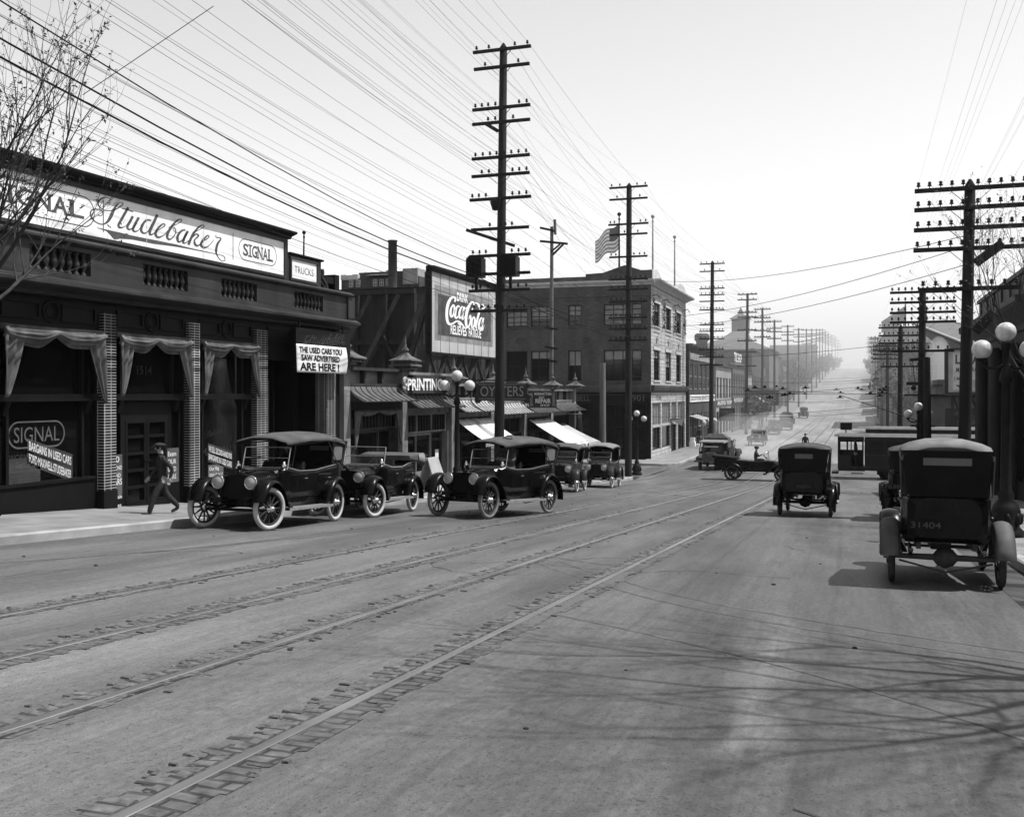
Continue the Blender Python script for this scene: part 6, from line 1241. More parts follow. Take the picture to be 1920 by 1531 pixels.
def touring_car(label, loc, heading, wb=2.95, top='up', tyre=None, mat=None, topm=None, R=.42, steer=0, group='motor cars in the street', plate=None, tw=.71, hgt=1.0, tall=0., windshield=True, side='seal', rear_dusty=False, name='touring_car', coupe=False, spare=False):
    """forward is +y in the car's own frame; the origin is on the ground under the middle of the wheelbase"""
    tyre = tyre or MTYRE; mat = mat or MCAR; topm = topm or MTOP
    t = thing(name, label, 'car', loc, group, local=True); t.rotation_euler = (0, 0, heading)
    F_, B_ = wb / 2, -wb / 2
    for sx in (-1, 1): wheel(t, sx * tw, F_, R, tyre, steer); wheel(t, sx * tw, B_, R, tyre)
    mb = MB()                          # chassis, axles, springs
    for sx in (-1, 1): mb.box(sx * .36 - .03, sx * .36 + .03, B_ - .35, F_ + .35, .52, .62); mb.tube([(sx * .42, F_ - .45, .5), (sx * .42, F_, .43), (sx * .42, F_ + .45, .52)], .03, 5); mb.tube([(sx * .46, B_ - .5, .52), (sx * .46, B_, .42), (sx * .46, B_ + .5, .52)], .03, 5)
    mb.tube([(-tw, F_, R - .04), (tw, F_, R - .04)], .03, 8); mb.tube([(-tw, B_, R), (-.16, B_, R), (-.1, B_, R), (.1, B_, R), (.16, B_, R), (tw, B_, R)], [.035, .045, .12, .12, .045, .035], 12); mb.sphere((0, B_, R), .15, 12, 9, (.8, 1, 1)); mb.box(-.14, .14, B_ + .9, F_ - .2, .42, .55)
    mb.tube([(-tw + .1, B_ - .02, R - .06), (0, B_ - .05, R - .2), (tw - .1, B_ - .02, R - .06)], .015, 5); mb.build('chassis', MBLK if not rear_dusty else MDUST, t)
    # body tub
    zf = .6; zr = 1.16 + .02 * tall; cow = F_ - .78; fr = F_ - .1
    if coupe: st = [(cow, .42, zf, 1.14, .1), (cow - .25, .5, zf, 1.16, .06), (cow - .8, .6, zf, 1.14, .05), (cow - 1.35, .62, zf, 1.16, .06), (cow - 1.4, .5, zf, .98, .12), (B_ - .5, .46, zf, .92, .18)]
    else: st = [(cow, .42, zf, 1.15, .12), (cow - .28, .53, zf, 1.2, .06), (cow - .7, .6, zf, 1.12, .045), (cow - 1.3, .66, zf, 1.13, .045), (B_ + .35, .68, zf, 1.2, .05), (B_ - .2, .68, zf, 1.26, .06), (B_ - .52, .6, zf + .03, 1.28, .12), (B_ - .62, .5, zf + .1, 1.24, .2)]
    mb = MB(); mb.loft([ring(y, hw, zb, zt_, rt, .06) for y, hw, zb, zt_, rt in st], smooth=False); body = mb.build('body', mat, t, bevel=.012)
    mb = MB(); mb.loft([[(x, fr, z) for x, z in hood_sec(.36, .62, 1.06)], [(x, cow + .3, z) for x, z in hood_sec(.4, .62, 1.1)], [(x, cow, z) for x, z in hood_sec(.42, .62, 1.14)]], smooth=True)
    hd = mb.build('bonnet', mat, t, bevel=.0)
    mb = MB()
    for s in (-1, 1):
        for k in range(8): y = cow + .12 + k * .06; mb.hexa([(s * .415, y, .74), (s * .43, y, .74), (s * .43, y + .03, .74), (s * .415, y + .03, .74)], [(s * .415, y, .96), (s * .43, y, .96), (s * .43, y + .03, .96), (s * .415, y + .03, .96)])
    mb.tube([(0, fr, 1.07), (0, cow, 1.145)], .012, 6); mb.build('louvres', mat, hd)
    mb = MB(); mb.loft([[(x, fr + .1, z) for x, z in hood_sec(.35, .58, 1.06)], [(x, fr, z) for x, z in hood_sec(.37, .58, 1.08)]]); mb.lathe([(.05, 0), (.05, .05), (.02, .08), (0, .1)], (0, fr + .05, 1.07), 'z', 10); rad = mb.build('radiator', mat, t)
    mb = MB(); mb.add([(x * .84, fr + .103, .8 + (z - .8) * .86) for x, z in hood_sec(.35, .6, 1.06)], [tuple(range(len(hood_sec(.35, .6, 1.06))))]); mb.build('core', MBLK, rad)
    # doors with handles
    for s in (-1, 1):
        for (y0, y1) in (((cow - .35, cow - .95),) if coupe else ((cow - .42, cow - .98), (cow - 1.42, cow - 2.0))):
            def hwid(y): return interp_hw(st, y) + .004
            q = MB(); q.add([(s * (hwid(y0)), y0, .68), (s * hwid(y1), y1, .68), (s * hwid(y1), y1, 1.07), (s * hwid(y0), y0, 1.07), (s * (hwid(y0) + .008), y0 - .015, .695), (s * (hwid(y1) + .008), y1 + .015, .695), (s * (hwid(y1) + .008), y1 + .015, 1.055), (s * (hwid(y0) + .008), y0 - .015, 1.055)], [(4, 5, 6, 7), (0, 1, 5, 4), (1, 2, 6, 5), (2, 3, 7, 6), (3, 0, 4, 7)]); dd = q.build('door', mat, t)
            q = MB(); q.tube([(s * (hwid(y1) + .03), y1 + .06, .98), (s * (hwid(y1) + .03), y1 + .18, .98)], .012, 5); q.build('handle', MNICK, dd)
    mb = MB()                          # bright rim along the top edge of the tub
    for s in (-1, 1): mb.tube([(s * (interp_hw(st, y) - .02), y, interp_zt(st, y) + .012) for y in [cow - .3 - .12 * k for k in range(int((cow - .3 - B_ + .5) / .12) + 1)]], .017, 6)
    if not coupe: mb.tube([(x, B_ - .55, 1.3) for x in (-.6, -.3, 0, .3, .6)], .017, 6)
    mb.build('body_rail', MNICK if not rear_dusty else MCARD, body)
    for y, w, zz in (((cow - .95, .52, 1.1),) if coupe else ((cow - 1.05, .52, 1.16), (B_ - .15, .58, 1.24))):
        mb = MB(); mb.loft([[(-w, y + .55, .9), (w, y + .55, .9), (w, y + .55, 1.08), (-w, y + .55, 1.08)], [(-w, y + .05, .9), (w, y + .05, .9), (w, y + .05, 1.1), (-w, y + .05, 1.1)]]); mb.loft([[(-w, y + .08, 1.05), (w, y + .08, 1.05), (w, y - .06, 1.05), (-w, y - .06, 1.05)], [(-w + .05, y - .04, zz + .16), (w - .05, y - .04, zz + .16), (w - .05, y - .14, zz + .16), (-w + .05, y - .14, zz + .16)]]); mb.build('seat', MINT, t, bevel=.02)
    mb = MB(); c = Vector((-.24, cow - .52, 1.22)); a = Vector((0, .5, .86)).normalized()
    ex = Vector((1, 0, 0)); ey = a.cross(ex).normalized(); mb.tube([c + (ex * cos(k * pi / 10) + ey * sin(k * pi / 10)) * .2 for k in range(21)], .014, 6, caps=False)
    for k in range(4): mb.tube([c, c + (ex * cos(k * pi / 2 + .4) + ey * sin(k * pi / 2 + .4)) * .2], .009, 5)
    mb.tube([c, c - a * .55], .018, 6); mb.build('steering_wheel', MBLK, t)
    # running boards, aprons, mudguards
    for s in (-1, 1):
        mb = MB(); mb.box(min(s * .55, s * .86), max(s * .55, s * .86), B_ + .42, F_ - .55, .36, .4); rbd = mb.build('running_board', mat, t)
        mb = MB(); mb.box(min(s * .86, s * .872), max(s * .86, s * .872), B_ + .42, F_ - .55, .355, .41); mb.box(min(s * .62, s * .85), max(s * .62, s * .85), B_ + .5, F_ - .65, .402, .408); mb.build('edge_strip', MSTRIP if not rear_dusty else MDUST, rbd)
        mb = MB(); mb.hexa([(s * .48, B_ + .4, .4), (s * .56, B_ + .4, .4), (s * .56, F_ - .5, .4), (s * .48, F_ - .5, .4)], [(s * .6, B_ + .4, .62), (s * .61, B_ + .4, .62), (s * .46, F_ - .5, .62), (s * .44, F_ - .5, .62)]); mb.build('apron', mat, t)
        xi, xo = s * .5, s * (tw + .15); cl = R + .1
        fender(t, min(xi, xo), max(xi, xo), [(F_ + R * .95, R + .12), (F_ + R * .72, R + cl * .72), (F_ + R * .2, R + cl), (F_ - R * .5, R + cl * .9), (F_ - R * 1.05, R + cl * .45), (F_ - R * 1.4, R * .98), (F_ - R * 1.7, .42), (F_ - .62 - R * .4, .39)], mat)
        fender(t, min(s * .6, xo), max(s * .6, xo), [(B_ + .5 + R * .1, .4), (B_ + R * 1.12, R * 1.05), (B_ + R * .95, R + cl * .55), (B_ + R * .45, R + cl * .93), (B_ - R * .1, R + cl), (B_ - R * .75, R + cl * .72), (B_ - R * 1.15, R + .15), (B_ - R * 1.22, R + .03 if rear_dusty else R - .1)], MDUST if rear_dusty else mat, crown=.03)
        headlight(t, s * .36, fr + .2, .92)
        mb = MB(); mb.lathe([(0, 0), (.05, .0), (.055, .1), (.03, .12), (.03, .16), (0, .17)], (s * .52, cow - .12, 1.16), 'z', 10); mb.build('side_lamp', MNICK, t)
    if windshield:
        mb = MB(); yw = cow - .3
        for s in (-1, 1): mb.tube([(s * .52, yw + .02, 1.16), (s * .52, yw - .1, 1.62)], .016, 6)
        for z, dy in ((1.2, .01), (1.4, -.045), (1.62, -.1)): mb.tube([(-.52, yw + dy, z), (.52, yw + dy, z)], .013, 6)
        wf = mb.build('windscreen', MNICK if not rear_dusty else MBLK, t); mb = MB(); mb.add([(-.51, yw, 1.2), (.51, yw, 1.2), (.51, yw - .1, 1.61), (-.51, yw - .1, 1.61)], [(0, 1, 2, 3)]); mb.build('pane', MCLEAR, wf)
    zt_ = 1.93 + tall; zs = 1.82 + tall
    if top == 'up':
        yf, yb = cow - .12, B_ - .62
        if coupe: yb = cow - 1.5
        ym = yf - (yf - yb) * .62
        def sec(y, z, hw, dr): return [(-hw, y, z - dr), (-hw + .03, y, z - dr * .45), (-hw + .16, y, z - .02), (-hw * .4, y, z + .035), (0, y, z + .045), (hw * .4, y, z + .035), (hw - .16, y, z - .02), (hw - .03, y, z - dr * .45), (hw, y, z - dr)]
        tp = [sec(yf + .02, zs - .06, .6, .1), sec(yf - .1, zs - .02, .63, .12), sec(yf - (yf - ym) * .55, zs + .07, .66, .13), sec(ym, zt_, .7, .15), sec(ym - (ym - yb) * .5, zt_ - .02, .71, .16), sec(yb + .18, zt_ - .07, .71, .16), sec(yb, zt_ - .14, .68, .14)]
        mb = MB(); mb.loft(tp, close=False, caps=False, smooth=True); tpo = mb.build('folding_top', topm, t, solid=.02)
        mb = MB()                      # rear curtain with its small pane, and rear quarter curtains
        zc1 = zt_ - .2; zc0 = 1.26 if not coupe else 1.12; yb0 = B_ - .58 if not coupe else cow - 1.38
        mb.add([(-.68, yb, zc1 + .06), (.68, yb, zc1 + .06), (.58, yb0, zc0), (-.58, yb0, zc0)], [(0, 1, 2, 3)])
        qw = .8 if not coupe else .25
        for s in (-1, 1): mb.add([(s * .69, yb, zc1 + .06), (s * .7, yb + qw, zc1 + .08), (s * .66, yb0 + qw * .9, zc0 - .02), (s * .6, yb0, zc0)], [(0, 1, 2, 3)])
        rc = mb.build('rear_curtain', MTOPD, tpo, solid=.012)
        def onb(u, v, off=.012): # point on the rear curtain
            return (u, yb + (yb0 - yb) * v - off, zc1 + .06 + (zc0 - zc1 - .06) * v)
        uw, v0, v1 = (.24, .22, .42) if not rear_dusty else (.36, .16, .32)
        for s_ in (-1, 1):
            q = MB(); q.add([onb(-uw, v0, s_ * .014), onb(uw, v0, s_ * .014), onb(uw, v1, s_ * .014), onb(-uw, v1, s_ * .014)], [(0, 1, 2, 3)]); q.build('curtain_window', MCELL, rc)
        if not coupe:
            for s in (-1, 1):
                for off in (.01, -.012):
                    q = MB(); cyw, czw = yb + qw * .62, zc1 - .22; oval = [(s * (.692 - .05 * (zc1 - czw - .17 * sin(a)) + off), cyw + .22 * max(-1, min(1, 1.3 * cos(a))), czw + .15 * max(-1, min(1, 1.2 * sin(a)))) for a in [2 * pi * k / 20 for k in range(20)]]
                    q.add(oval, [tuple(range(20))]); q.build('curtain_window', MCELL, rc)
        for s in (-1, 1):
            mb = MB(); mb.tube([(s * .68, B_ - .35 if not coupe else yb0 + .3, 1.25), (s * .7, yb + .12, zt_ - .25)], .016, 5); mb.tube([(s * .68, B_ - .2 if not coupe else yb0 + .3, 1.22), (s * .69, ym, zt_ - .16)], .014, 5); mb.tube([(s * .55, cow - .42, 1.2), (s * .63, yf - .3, zs - .1)], .01, 5); mb.tube([(s * .66, ym + .05, zt_ - .16), (s * .6, yf - .05, zs - .16)], .013, 5)
            mb.build('top_bow', MWOOD if not rear_dusty else MDUST, tpo)
    elif top == 'down':
        mb = MB(); yb = B_ - .75
        mb.loft([[(-.7, B_ + .25, 1.3), (.7, B_ + .25, 1.3), (.7, B_ + .25, 1.42), (-.7, B_ + .25, 1.42)], [(-.74, B_ - .2, 1.26), (.74, B_ - .2, 1.26), (.74, B_ - .2, 1.48), (-.74, B_ - .2, 1.48)], [(-.74, B_ - .7, 1.28), (.74, B_ - .7, 1.28), (.74, B_ - .7, 1.5), (-.74, B_ - .7, 1.5)], [(-.66, B_ - .95, 1.28), (.66, B_ - .95, 1.28), (.66, B_ - .95, 1.45), (-.66, B_ - .95, 1.45)]]); tpo = mb.build('folded_top', topm, t, bevel=.05)
        for s in (-1, 1):
            mb = MB(); mb.loft([[(s * .75, B_ - .3, 1.2), (s * .78, B_ - .3, 1.34), (s * .75, B_ - .3, 1.47)], [(s * .75, B_ - .65, 1.12), (s * .8, B_ - .65, 1.3), (s * .76, B_ - .65, 1.5)], [(s * .7, B_ - .98, 1.2), (s * .72, B_ - .98, 1.3), (s * .7, B_ - .98, 1.46)]], close=True, smooth=True); mb.build('top_boot', MTOPL, tpo)
    if plate:
        mb = MB(); yp = B_ - .66; px_, pz_ = plate[1], plate[2]; mb.box(px_ - .22, px_ + .22, yp - .02, yp, pz_, pz_ + .14); pl = mb.build('number_plate', MBLK, t); mb = MB(); letter(mb, plate[0], (px_ - .19, yp - .024, pz_ + .03), (1, 0, 0), UZ, .38, .085, .0); mb.build('number', MDIM, pl)
    return t
def hood_sec(hw, zb, zt, n=4, r=.2):
    pts = [(-hw, zb)]
    for k in range(n + 1): a = pi / 2 * k / n; pts.append((-hw + r - r * cos(a), zt - r * .75 + r * .75 * sin(a)))
    return pts + [(-x, z) for x, z in pts[::-1]]
def interp_hw(st, y):
    for a, b in zip(st, st[1:]):
        if b[0] <= y <= a[0]: return a[1] + (b[1] - a[1]) * (y - a[0]) / (b[0] - a[0])
    return st[-1][1]
def interp_zt(st, y):
    for a, b in zip(st, st[1:]):
        if b[0] <= y <= a[0]: return a[3] + (b[3] - a[3]) * (y - a[0]) / (b[0] - a[0])
    return st[-1][3]
SLOPE = atan(.0622)
def place(t, pitch=True, sc=1.0):
    t.scale = (sc, sc, sc)               # stand a car on the sloping street
    h = t.rotation_euler.z
    if pitch: t.rotation_euler = (Matrix.Rotation(-SLOPE, 3, 'X') @ Matrix.Rotation(h, 3, 'Z')).to_euler()
    return t
def at_(x, y): return (x, y, zg(y) + .005)
GR = None
c1 = place(touring_car('parked touring car with pale tyres and high buff cloth top outside the showroom', at_(-11.25, 17.75), pi + .07, wb=3.0, tyre=MTYREW, steer=-.28, group='motor cars in the street'), sc=.97)
c2 = place(touring_car('parked open touring car with its top folded down, behind the white tyred car', at_(-11.3, 22.0), pi + .1, wb=2.7, top='down', tyre=MTYREW, R=.4, steer=-.3))
c3 = place(touring_car('moving dark touring car with a driver, out in the street beside the tram rails', at_(-8.45, 23.4), pi - .2, wb=2.95, tyre=M('mid_tyre', .14, .9, .3, 7), mat=MCAR, R=.44))
c4 = place(touring_car('small two seat runabout with a folding top parked under the white awning', at_(-11.3, 39.6), pi + .12, wb=2.3, tyre=MTYREW, R=.38, coupe=True, mat=MCARD, tw=.7, name='runabout'))
c5 = place(touring_car('older tall touring car with open sides parked last in the kerb row', at_(-11.25, 45.7), pi + .1, wb=2.8, tyre=MTYREW, R=.42, topm=MTOPL, mat=MCARD, tall=.1))
c6 = place(touring_car('black touring car seen from behind driving down between the rails and the kerb', at_(-1.2, 29.2), -.02, wb=2.75, plate=('35074', 0, .78), tyre=MTYRE, tall=.1, R=.4, tw=.69), sc=.95)
c7 = place(touring_car('dark touring car mostly hidden behind the nearest parked car', at_(1.55, 28.8), .0, wb=2.7, tyre=MTYRE, R=.4, plate=('7620', -.62, .82)))
c8 = place(touring_car('nearest parked touring car with dusty rear mudguards, seen from behind', at_(1.13, 14.95), -.02, wb=2.54, rear_dusty=True, tyre=M('dull_tyre', .04, .9, .3, 8), topm=MTOPL, plate=('31404', -.28, .8), R=.385, tw=.71, tall=.1), sc=.9)
for ch in c8.children:                  # this older make has a narrow body between wide wheels
    if ch.name.split('.')[0] in ('body', 'folding_top', 'seat', 'windscreen', 'door'): ch.scale.x = .85
c9 = touring_car('dusty touring car beyond the crossing, half lost in exhaust smoke', (-9.3, 79, zg(79)), -.05, wb=2.7, mat=MCARD, topm=MTOPL)
c10 = touring_car('open grey car parked nose out under the hazy garage pole', (-9.4 + xb(104), 103, zg(103)), pi, wb=2.7, mat=MCARD, top='down', topm=MTOP)
c11 = touring_car('dark car parked farthest up the left kerb of the hill', (-9.6 + xb(187), 186, zg(187)), pi, wb=2.8, mat=MCARD)
c12 = touring_car('parked car with a pale hood top standing by the pale box on the hill foot', (-9.9 + xb(128), 128, zg(128)), pi, wb=2.8, mat=MCARD, topm=MTOPL)
# ------------------------------------------------------------------ lorries, tram, people
def lorry(label, loc, head):
    t = thing('delivery_truck', label, 'truck', loc, 'motor trucks', local=True); t.rotation_euler = (0, 0, head)
    for x, y in ((-.7, 1.4), (.7, 1.4), (-.7, -1.3), (.7, -1.3)): wheel(t, x, y, .42, MTYRE, w=.07)
    mb = MB(); mb.box(-.4, -.32, -2.4, 2.0, .5, .66); mb.box(.32, .4, -2.4, 2.0, .5, .66); mb.tube([(-.7, 1.4, .42), (.7, 1.4, .42)], .05, 6); mb.tube([(-.7, -1.3, .42), (.7, -1.3, .42)], .07, 6); mb.build('chassis', MBLK, t)
    mb = MB(); mb.loft([[(x, 1.95, z) for x, z in hood_sec(.4, .62, 1.2)], [(x, 1.0, z) for x, z in hood_sec(.42, .62, 1.25)]]); hd = mb.build('bonnet', MCARD, t); mb = MB(); mb.box(-.44, .44, 1.95, 2.06, .62, 1.2); mb.build('radiator', MDUST, t)
    mb = MB(); mb.box(-.95, .95, 2.3, 2.38, .6, .72); mb.box(-.4, -.34, 2.0, 2.3, .62, .68); mb.box(.34, .4, 2.0, 2.3, .62, .68); mb.build('bumper', MDUST, t)
    for s in (-1, 1):
        headlight(t, s * .56, 1.95, 1.02); fender(t, *sorted((s * .5, s * .92)), [(1.9, .6), (1.75, .85), (1.4, .95), (1.0, .85), (.7, .5), (.5, .42)], MCARD)
        mb = MB(); mb.box(*sorted((s * .86, s * .8)), -.4, 1.0, .62, 1.25); mb.bar((s * .83, .95, 1.2), (s * .8, .8, 1.9), .06); mb.bar((s * .83, -.38, 1.2), (s * .83, -.38, 1.9), .06); mb.build('cab_side', MCARD, t)
    mb = MB(); mb.box(-.86, .86, -.45, -.38, .62, 1.9); mb.box(-.8, .8, .96, 1.0, .62, 1.22); mb.build('cab_back', MCARD, t)
    mb = MB(); mb.loft([[(-.92, 1.15, 1.86), (.92, 1.15, 1.86), (.86, 1.15, 1.94), (-.86, 1.15, 1.94)], [(-.92, -.5, 1.9), (.92, -.5, 1.9), (.86, -.5, 2.02), (-.86, -.5, 2.02)]]); mb.build('cab_roof', MTOPL, t)
    mb = MB(); mb.add([(-.74, .97, 1.24), (.74, .97, 1.24), (.72, .84, 1.84), (-.72, .84, 1.84)], [(0, 1, 2, 3)]); mb.build('windscreen', MCLEAR, t)
    mb = MB(); mb.box(-.5, .5, .98, 1.0, 1.56, 1.64); mb.build('name_strip', MWL, t)
    mb = MB(); mb.box(-1, 1, -2.6, -.5, .8, .9); mb.box(-1, -.95, -2.6, -.5, .9, 1.5); mb.box(.95, 1, -2.6, -.5, .9, 1.5); mb.box(-.95, .95, -2.6, -2.55, .9, 1.5); mb.build('load_bed', MCARD, t)
    mb = MB(); mb.loft([[(-.9, -2.4, .9), (.9, -2.4, .9), (.9, -.6, .9), (-.9, -.6, .9)], [(-.8, -2.3, 2.1), (.8, -2.3, 2.1), (.85, -.7, 2.15), (-.85, -.7, 2.15)], [(-.4, -2.0, 2.4), (.4, -2.0, 2.4), (.45, -.9, 2.45), (-.45, -.9, 2.45)]]); mb.build('load_cover', MDUST, t)
    mb = MB(); mb.tube([(-.3 + .2 * cos(k * pi / 8), .62 - .1 * sin(k * pi / 8), 1.35 + .18 * sin(k * pi / 8)) for k in range(17)], .015, 5); mb.build('steering_wheel', MBLK, t)
    return t
lorry('small dark truck with a buff cab roof and bumper, coming through the crossing', (-9.35, 71.5, zg(71) + .01), pi - .05)
lorry('hazy parked truck with a pale load by the hill kerb', (-9.3 + xb(141), 141, zg(141) + .01), pi)
# open express truck crossing sideways
et = thing('open_truck', 'open bodied black truck crossing the street with its driver leaning on the wheel', 'truck', (-5.4, 61.2, zg(61) - .0), None, local=True); et.rotation_euler = (0, 0, -pi / 2 - .02)
for x, y in ((-.7, 1.45), (.7, 1.45), (-.7, -1.45), (.7, -1.45)): wheel(et, x, y, .46, MTYRE, w=.07)
mb = MB(); mb.box(-.4, .4, -2.0, 2.2, .52, .66); mb.tube([(-.7, 1.45, .46), (.7, 1.45, .46)], .05, 6); mb.tube([(-.7, -1.45, .46), (.7, -1.45, .46)], .07, 6); mb.build('chassis', MBLK, et)
mb = MB(); mb.loft([ring(y, hw, .62, z, .06, .05) for y, hw, z in ((1.0, .45, 1.2), (.6, .56, 1.22), (.1, .62, 1.16), (-.6, .64, 1.2), (-1.0, .66, 1.22), (-2.0, .66, 1.28), (-2.5, .6, 1.3))]); mb.build('body', MCAR, et)
mb = MB(); mb.loft([[(-.72, -1.2, 1.26), (.72, -1.2, 1.26), (.72, -1.2, 1.36), (-.72, -1.2, 1.36)], [(-.74, -2.6, 1.34), (.74, -2.6, 1.34), (.74, -2.6, 1.5), (-.74, -2.6, 1.5)]]); mb.build('folded_top', MTOPD, et, bevel=.03)
mb = MB(); mb.loft([[(x, 2.0, z) for x, z in hood_sec(.36, .62, 1.1)], [(x, 1.0, z) for x, z in hood_sec(.42, .62, 1.18)]], smooth=True); mb.build('bonnet', MCARD, et)
for s in (-1, 1):
    fender(et, *sorted((s * .5, s * .88)), [(1.95, .6), (1.75, .98), (1.4, 1.03), (1.0, .9), (.6, .5), (.4, .42)], MCAR); fender(et, *sorted((s * .6, s * .88)), [(-.85, .42), (-.95, .8), (-1.4, 1.02), (-1.85, .85), (-2.0, .5)], MCAR)
    mb = MB(); mb.box(*sorted((s * .55, s * .86)), -.9, .6, .38, .42); mb.build('running_board', MSTRIP, et); headlight(et, s * .38, 2.1, .98)
mb = MB(); mb.tube([(-.3 + .2 * cos(k * pi / 8), .36 - .1 * sin(k * pi / 8), 1.42 + .17 * sin(k * pi / 8)) for k in range(17)], .015, 5); mb.tube([(-.3, .4, 1.4), (-.3, .7, 1.1)], .02, 5); mb.build('steering_wheel', MBLK, et)
mb = MB(); mb.tube([(-.5, .62, 1.2), (-.5, .55, 1.75), (.5, .55, 1.75), (.5, .62, 1.2)], .014, 6); ws = mb.build('windscreen', MNICK, et); mb = MB(); mb.add([(-.5, .62, 1.22), (.5, .62, 1.22), (.5, .55, 1.74), (-.5, .55, 1.74)], [(0, 1, 2, 3)]); mb.build('pane', MCLEAR, ws)
# ------------------------------------------------------------------ streetcar on the cross street
TX = onY(1567, 880, 64.6); Lx = 13.2; tz_ = zg(65)
tr = thing('streetcar', 'dark wooden streetcar with clerestory roof crossing at the foot of the hill', 'streetcar', (TX.x, 64.95, tz_), None, local=True); WT = 2.3
MTR = M('tram_paint', .015, .45, .25, 4); MTRR = M('tram_roof', .12, .7, .2, 2); MTRD = M('tram_roof_edge', .03, .6, .2, 3)
mb = MB(); mb.box(1.7, Lx - 1.7, 0, WT, .55, 1.5); mb.box(.15, 1.7, .1, WT - .1, .5, .72); mb.box(Lx - 1.7, Lx - .15, .1, WT - .1, .5, .72); mb.box(1.7, Lx - 1.7, 0, .1, 2.35, 2.62); mb.box(1.7, Lx - 1.7, WT - .1, WT, 2.35, 2.62); mb.box(1.7, 1.78, .1, WT - .1, 1.5, 2.6); mb.box(Lx - 1.78, Lx - 1.7, .1, WT - .1, 1.5, 2.6); mb.build('body', MTR, tr)
mb = MB(); mb.box(1.7, Lx - 1.7, -.02, 0, 1.46, 1.56); mb.box(1.7, Lx - 1.7, -.015, 0, .75, .8); mb.build('belt_rail', MTRD, tr)
nw = 9
for k in range(nw):
    for sd in (0, 1):
        x0 = 1.78 + (Lx - 3.56) * k / nw; x1 = 1.78 + (Lx - 3.56) * (k + 1) / nw; fT = Face('y', sd * (WT - .06)); mb = MB()
        mb.box(x0, x0 + .08, sd * (WT - .1), sd * (WT - .1) + .1, 1.5, 2.35); mb.box(x1 - .08, x1, sd * (WT - .1), sd * (WT - .1) + .1, 1.5, 2.35); mb.box(x0 + .08, x1 - .08, sd * (WT - .08) + .0, sd * (WT - .08) + .06, 1.9, 1.95); f = mb.build('window', MTR, tr); mb = MB(); mb.add([(x0 + .08, sd * (WT - .1) + .05, 1.5), (x1 - .08, sd * (WT - .1) + .05, 1.5), (x1 - .08, sd * (WT - .1) + .05, 2.35), (x0 + .08, sd * (WT - .1) + .05, 2.35)], [(0, 1, 2, 3)]); mb.build('pane', MGLASS2, f)
for e, sg in ((.15, 1), (Lx - .15, -1)):   # open platforms
    mb = MB()
    for y in (.12, WT - .18): mb.box(e - .04, e + .04, y, y + .07, .6, 2.6)
    mb.box(e - .04, e + .04, .12, WT - .12, .6, 1.5); mb.box(e - .04, e + .04, .12, WT - .12, 2.3, 2.6); mb.box(e - .03, e + .03, WT / 2 - .04, WT / 2 + .04, 1.5, 2.3); pf = mb.build('platform_end', MTR, tr); mb = MB(); mb.add([(e, .2, 1.5), (e, WT - .2, 1.5), (e, WT - .2, 2.3), (e, .2, 2.3)], [(0, 1, 2, 3)]); mb.build('pane', MCLEAR, pf)
    mb = MB(); xx = e + sg * .75; mb.box(xx - .03, xx + .03, .08, .14, .6, 2.6); mb.box(min(e, e + sg * 1.5), max(e, e + sg * 1.5), .08, .14, 2.4, 2.6); mb.box(min(e, xx), max(e, xx), .08, .14, .6, 1.45); mb.box(min(xx, xx + sg * .7), max(xx, xx + sg * .7), -.1, .1, .35, .4); mb.build('platform_post', MTR, tr)
    mb = MB(); a_, b_ = sorted((e, e + sg * 1.5)); mb.box(a_, b_, WT - .14, WT - .08, .6, 1.7); mb.box(a_, b_, WT - .14, WT - .08, 2.2, 2.6)
    for q_ in (0, .33, .66, 1): mb.box(a_ + (b_ - a_ - .1) * q_, a_ + (b_ - a_ - .1) * q_ + .1, WT - .14, WT - .08, 1.7, 2.2)
    mb.build('platform_side', MTR, tr)
mb = MB(); 
def tsec(x, hw, z, r): c = WT / 2; return [(x, c - hw, z), (x, c - hw * .85, z + r * .7), (x, c - hw * .5, z + r), (x, c + hw * .5, z + r), (x, c + hw * .85, z + r * .7), (x, c + hw, z)]
mb.loft([tsec(-.1, .8, 2.62, .1), tsec(.2, 1.1, 2.62, .18), tsec(1.7, 1.22, 2.62, .24), tsec(Lx - 1.7, 1.22, 2.62, .24), tsec(Lx - .2, 1.1, 2.62, .18), tsec(Lx + .1, .8, 2.62, .1)]); rf = mb.build('roof', MTRR, tr)
mb = MB(); mb.box(1.75, Lx - 1.75, .55, WT - .55, 2.84, 3.08); mb.build('clerestory', MTRD, rf); mb = MB(); mb.loft([tsec(1.3, .55, 3.08, .08), tsec(2.0, .75, 3.08, .16), tsec(Lx - 2.0, .75, 3.08, .16), tsec(Lx - 1.3, .55, 3.08, .08)]); mb.build('upper_roof', MTRR, rf)
mb = MB(); mb.box(.25, .95, WT / 2 - .1, WT / 2, 3.0, 3.45); mb.box(.55, .62, WT / 2 - .08, WT / 2 - .02, 2.8, 3.0); mb.build('route_board', MBLK, rf)
mb = MB(); mb.box(Lx * .33, Lx * .33 + 1.4, WT / 2 - .2, WT / 2 + .2, 3.25, 3.36); mb.tube([(Lx * .42, WT / 2, 3.35), (.3, WT / 2 + .4, 5.15)], [.04, .02], 6); mb.build('trolley_pole', MBLK, rf)
for x in (2.9, 4.7, Lx - 4.7, Lx - 2.9):
    for y in (.42, WT - .42): mb = MB(); mb.lathe([(0, -.05), (.4, -.05), (.42, 0), (.4, .05), (0, .05)], (x, y, .4), 'y', 16); mb.build('wheel', MBLK, tr)
mb = MB(); mb.box(2.4, 5.2, .35, .5, .3, .56); mb.build('truck_frame', MBLK, tr); mb = MB(); mb.box(Lx - 5.2, Lx - 2.4, .35, .5, .3, .56); mb.build('truck_frame', MBLK, tr)
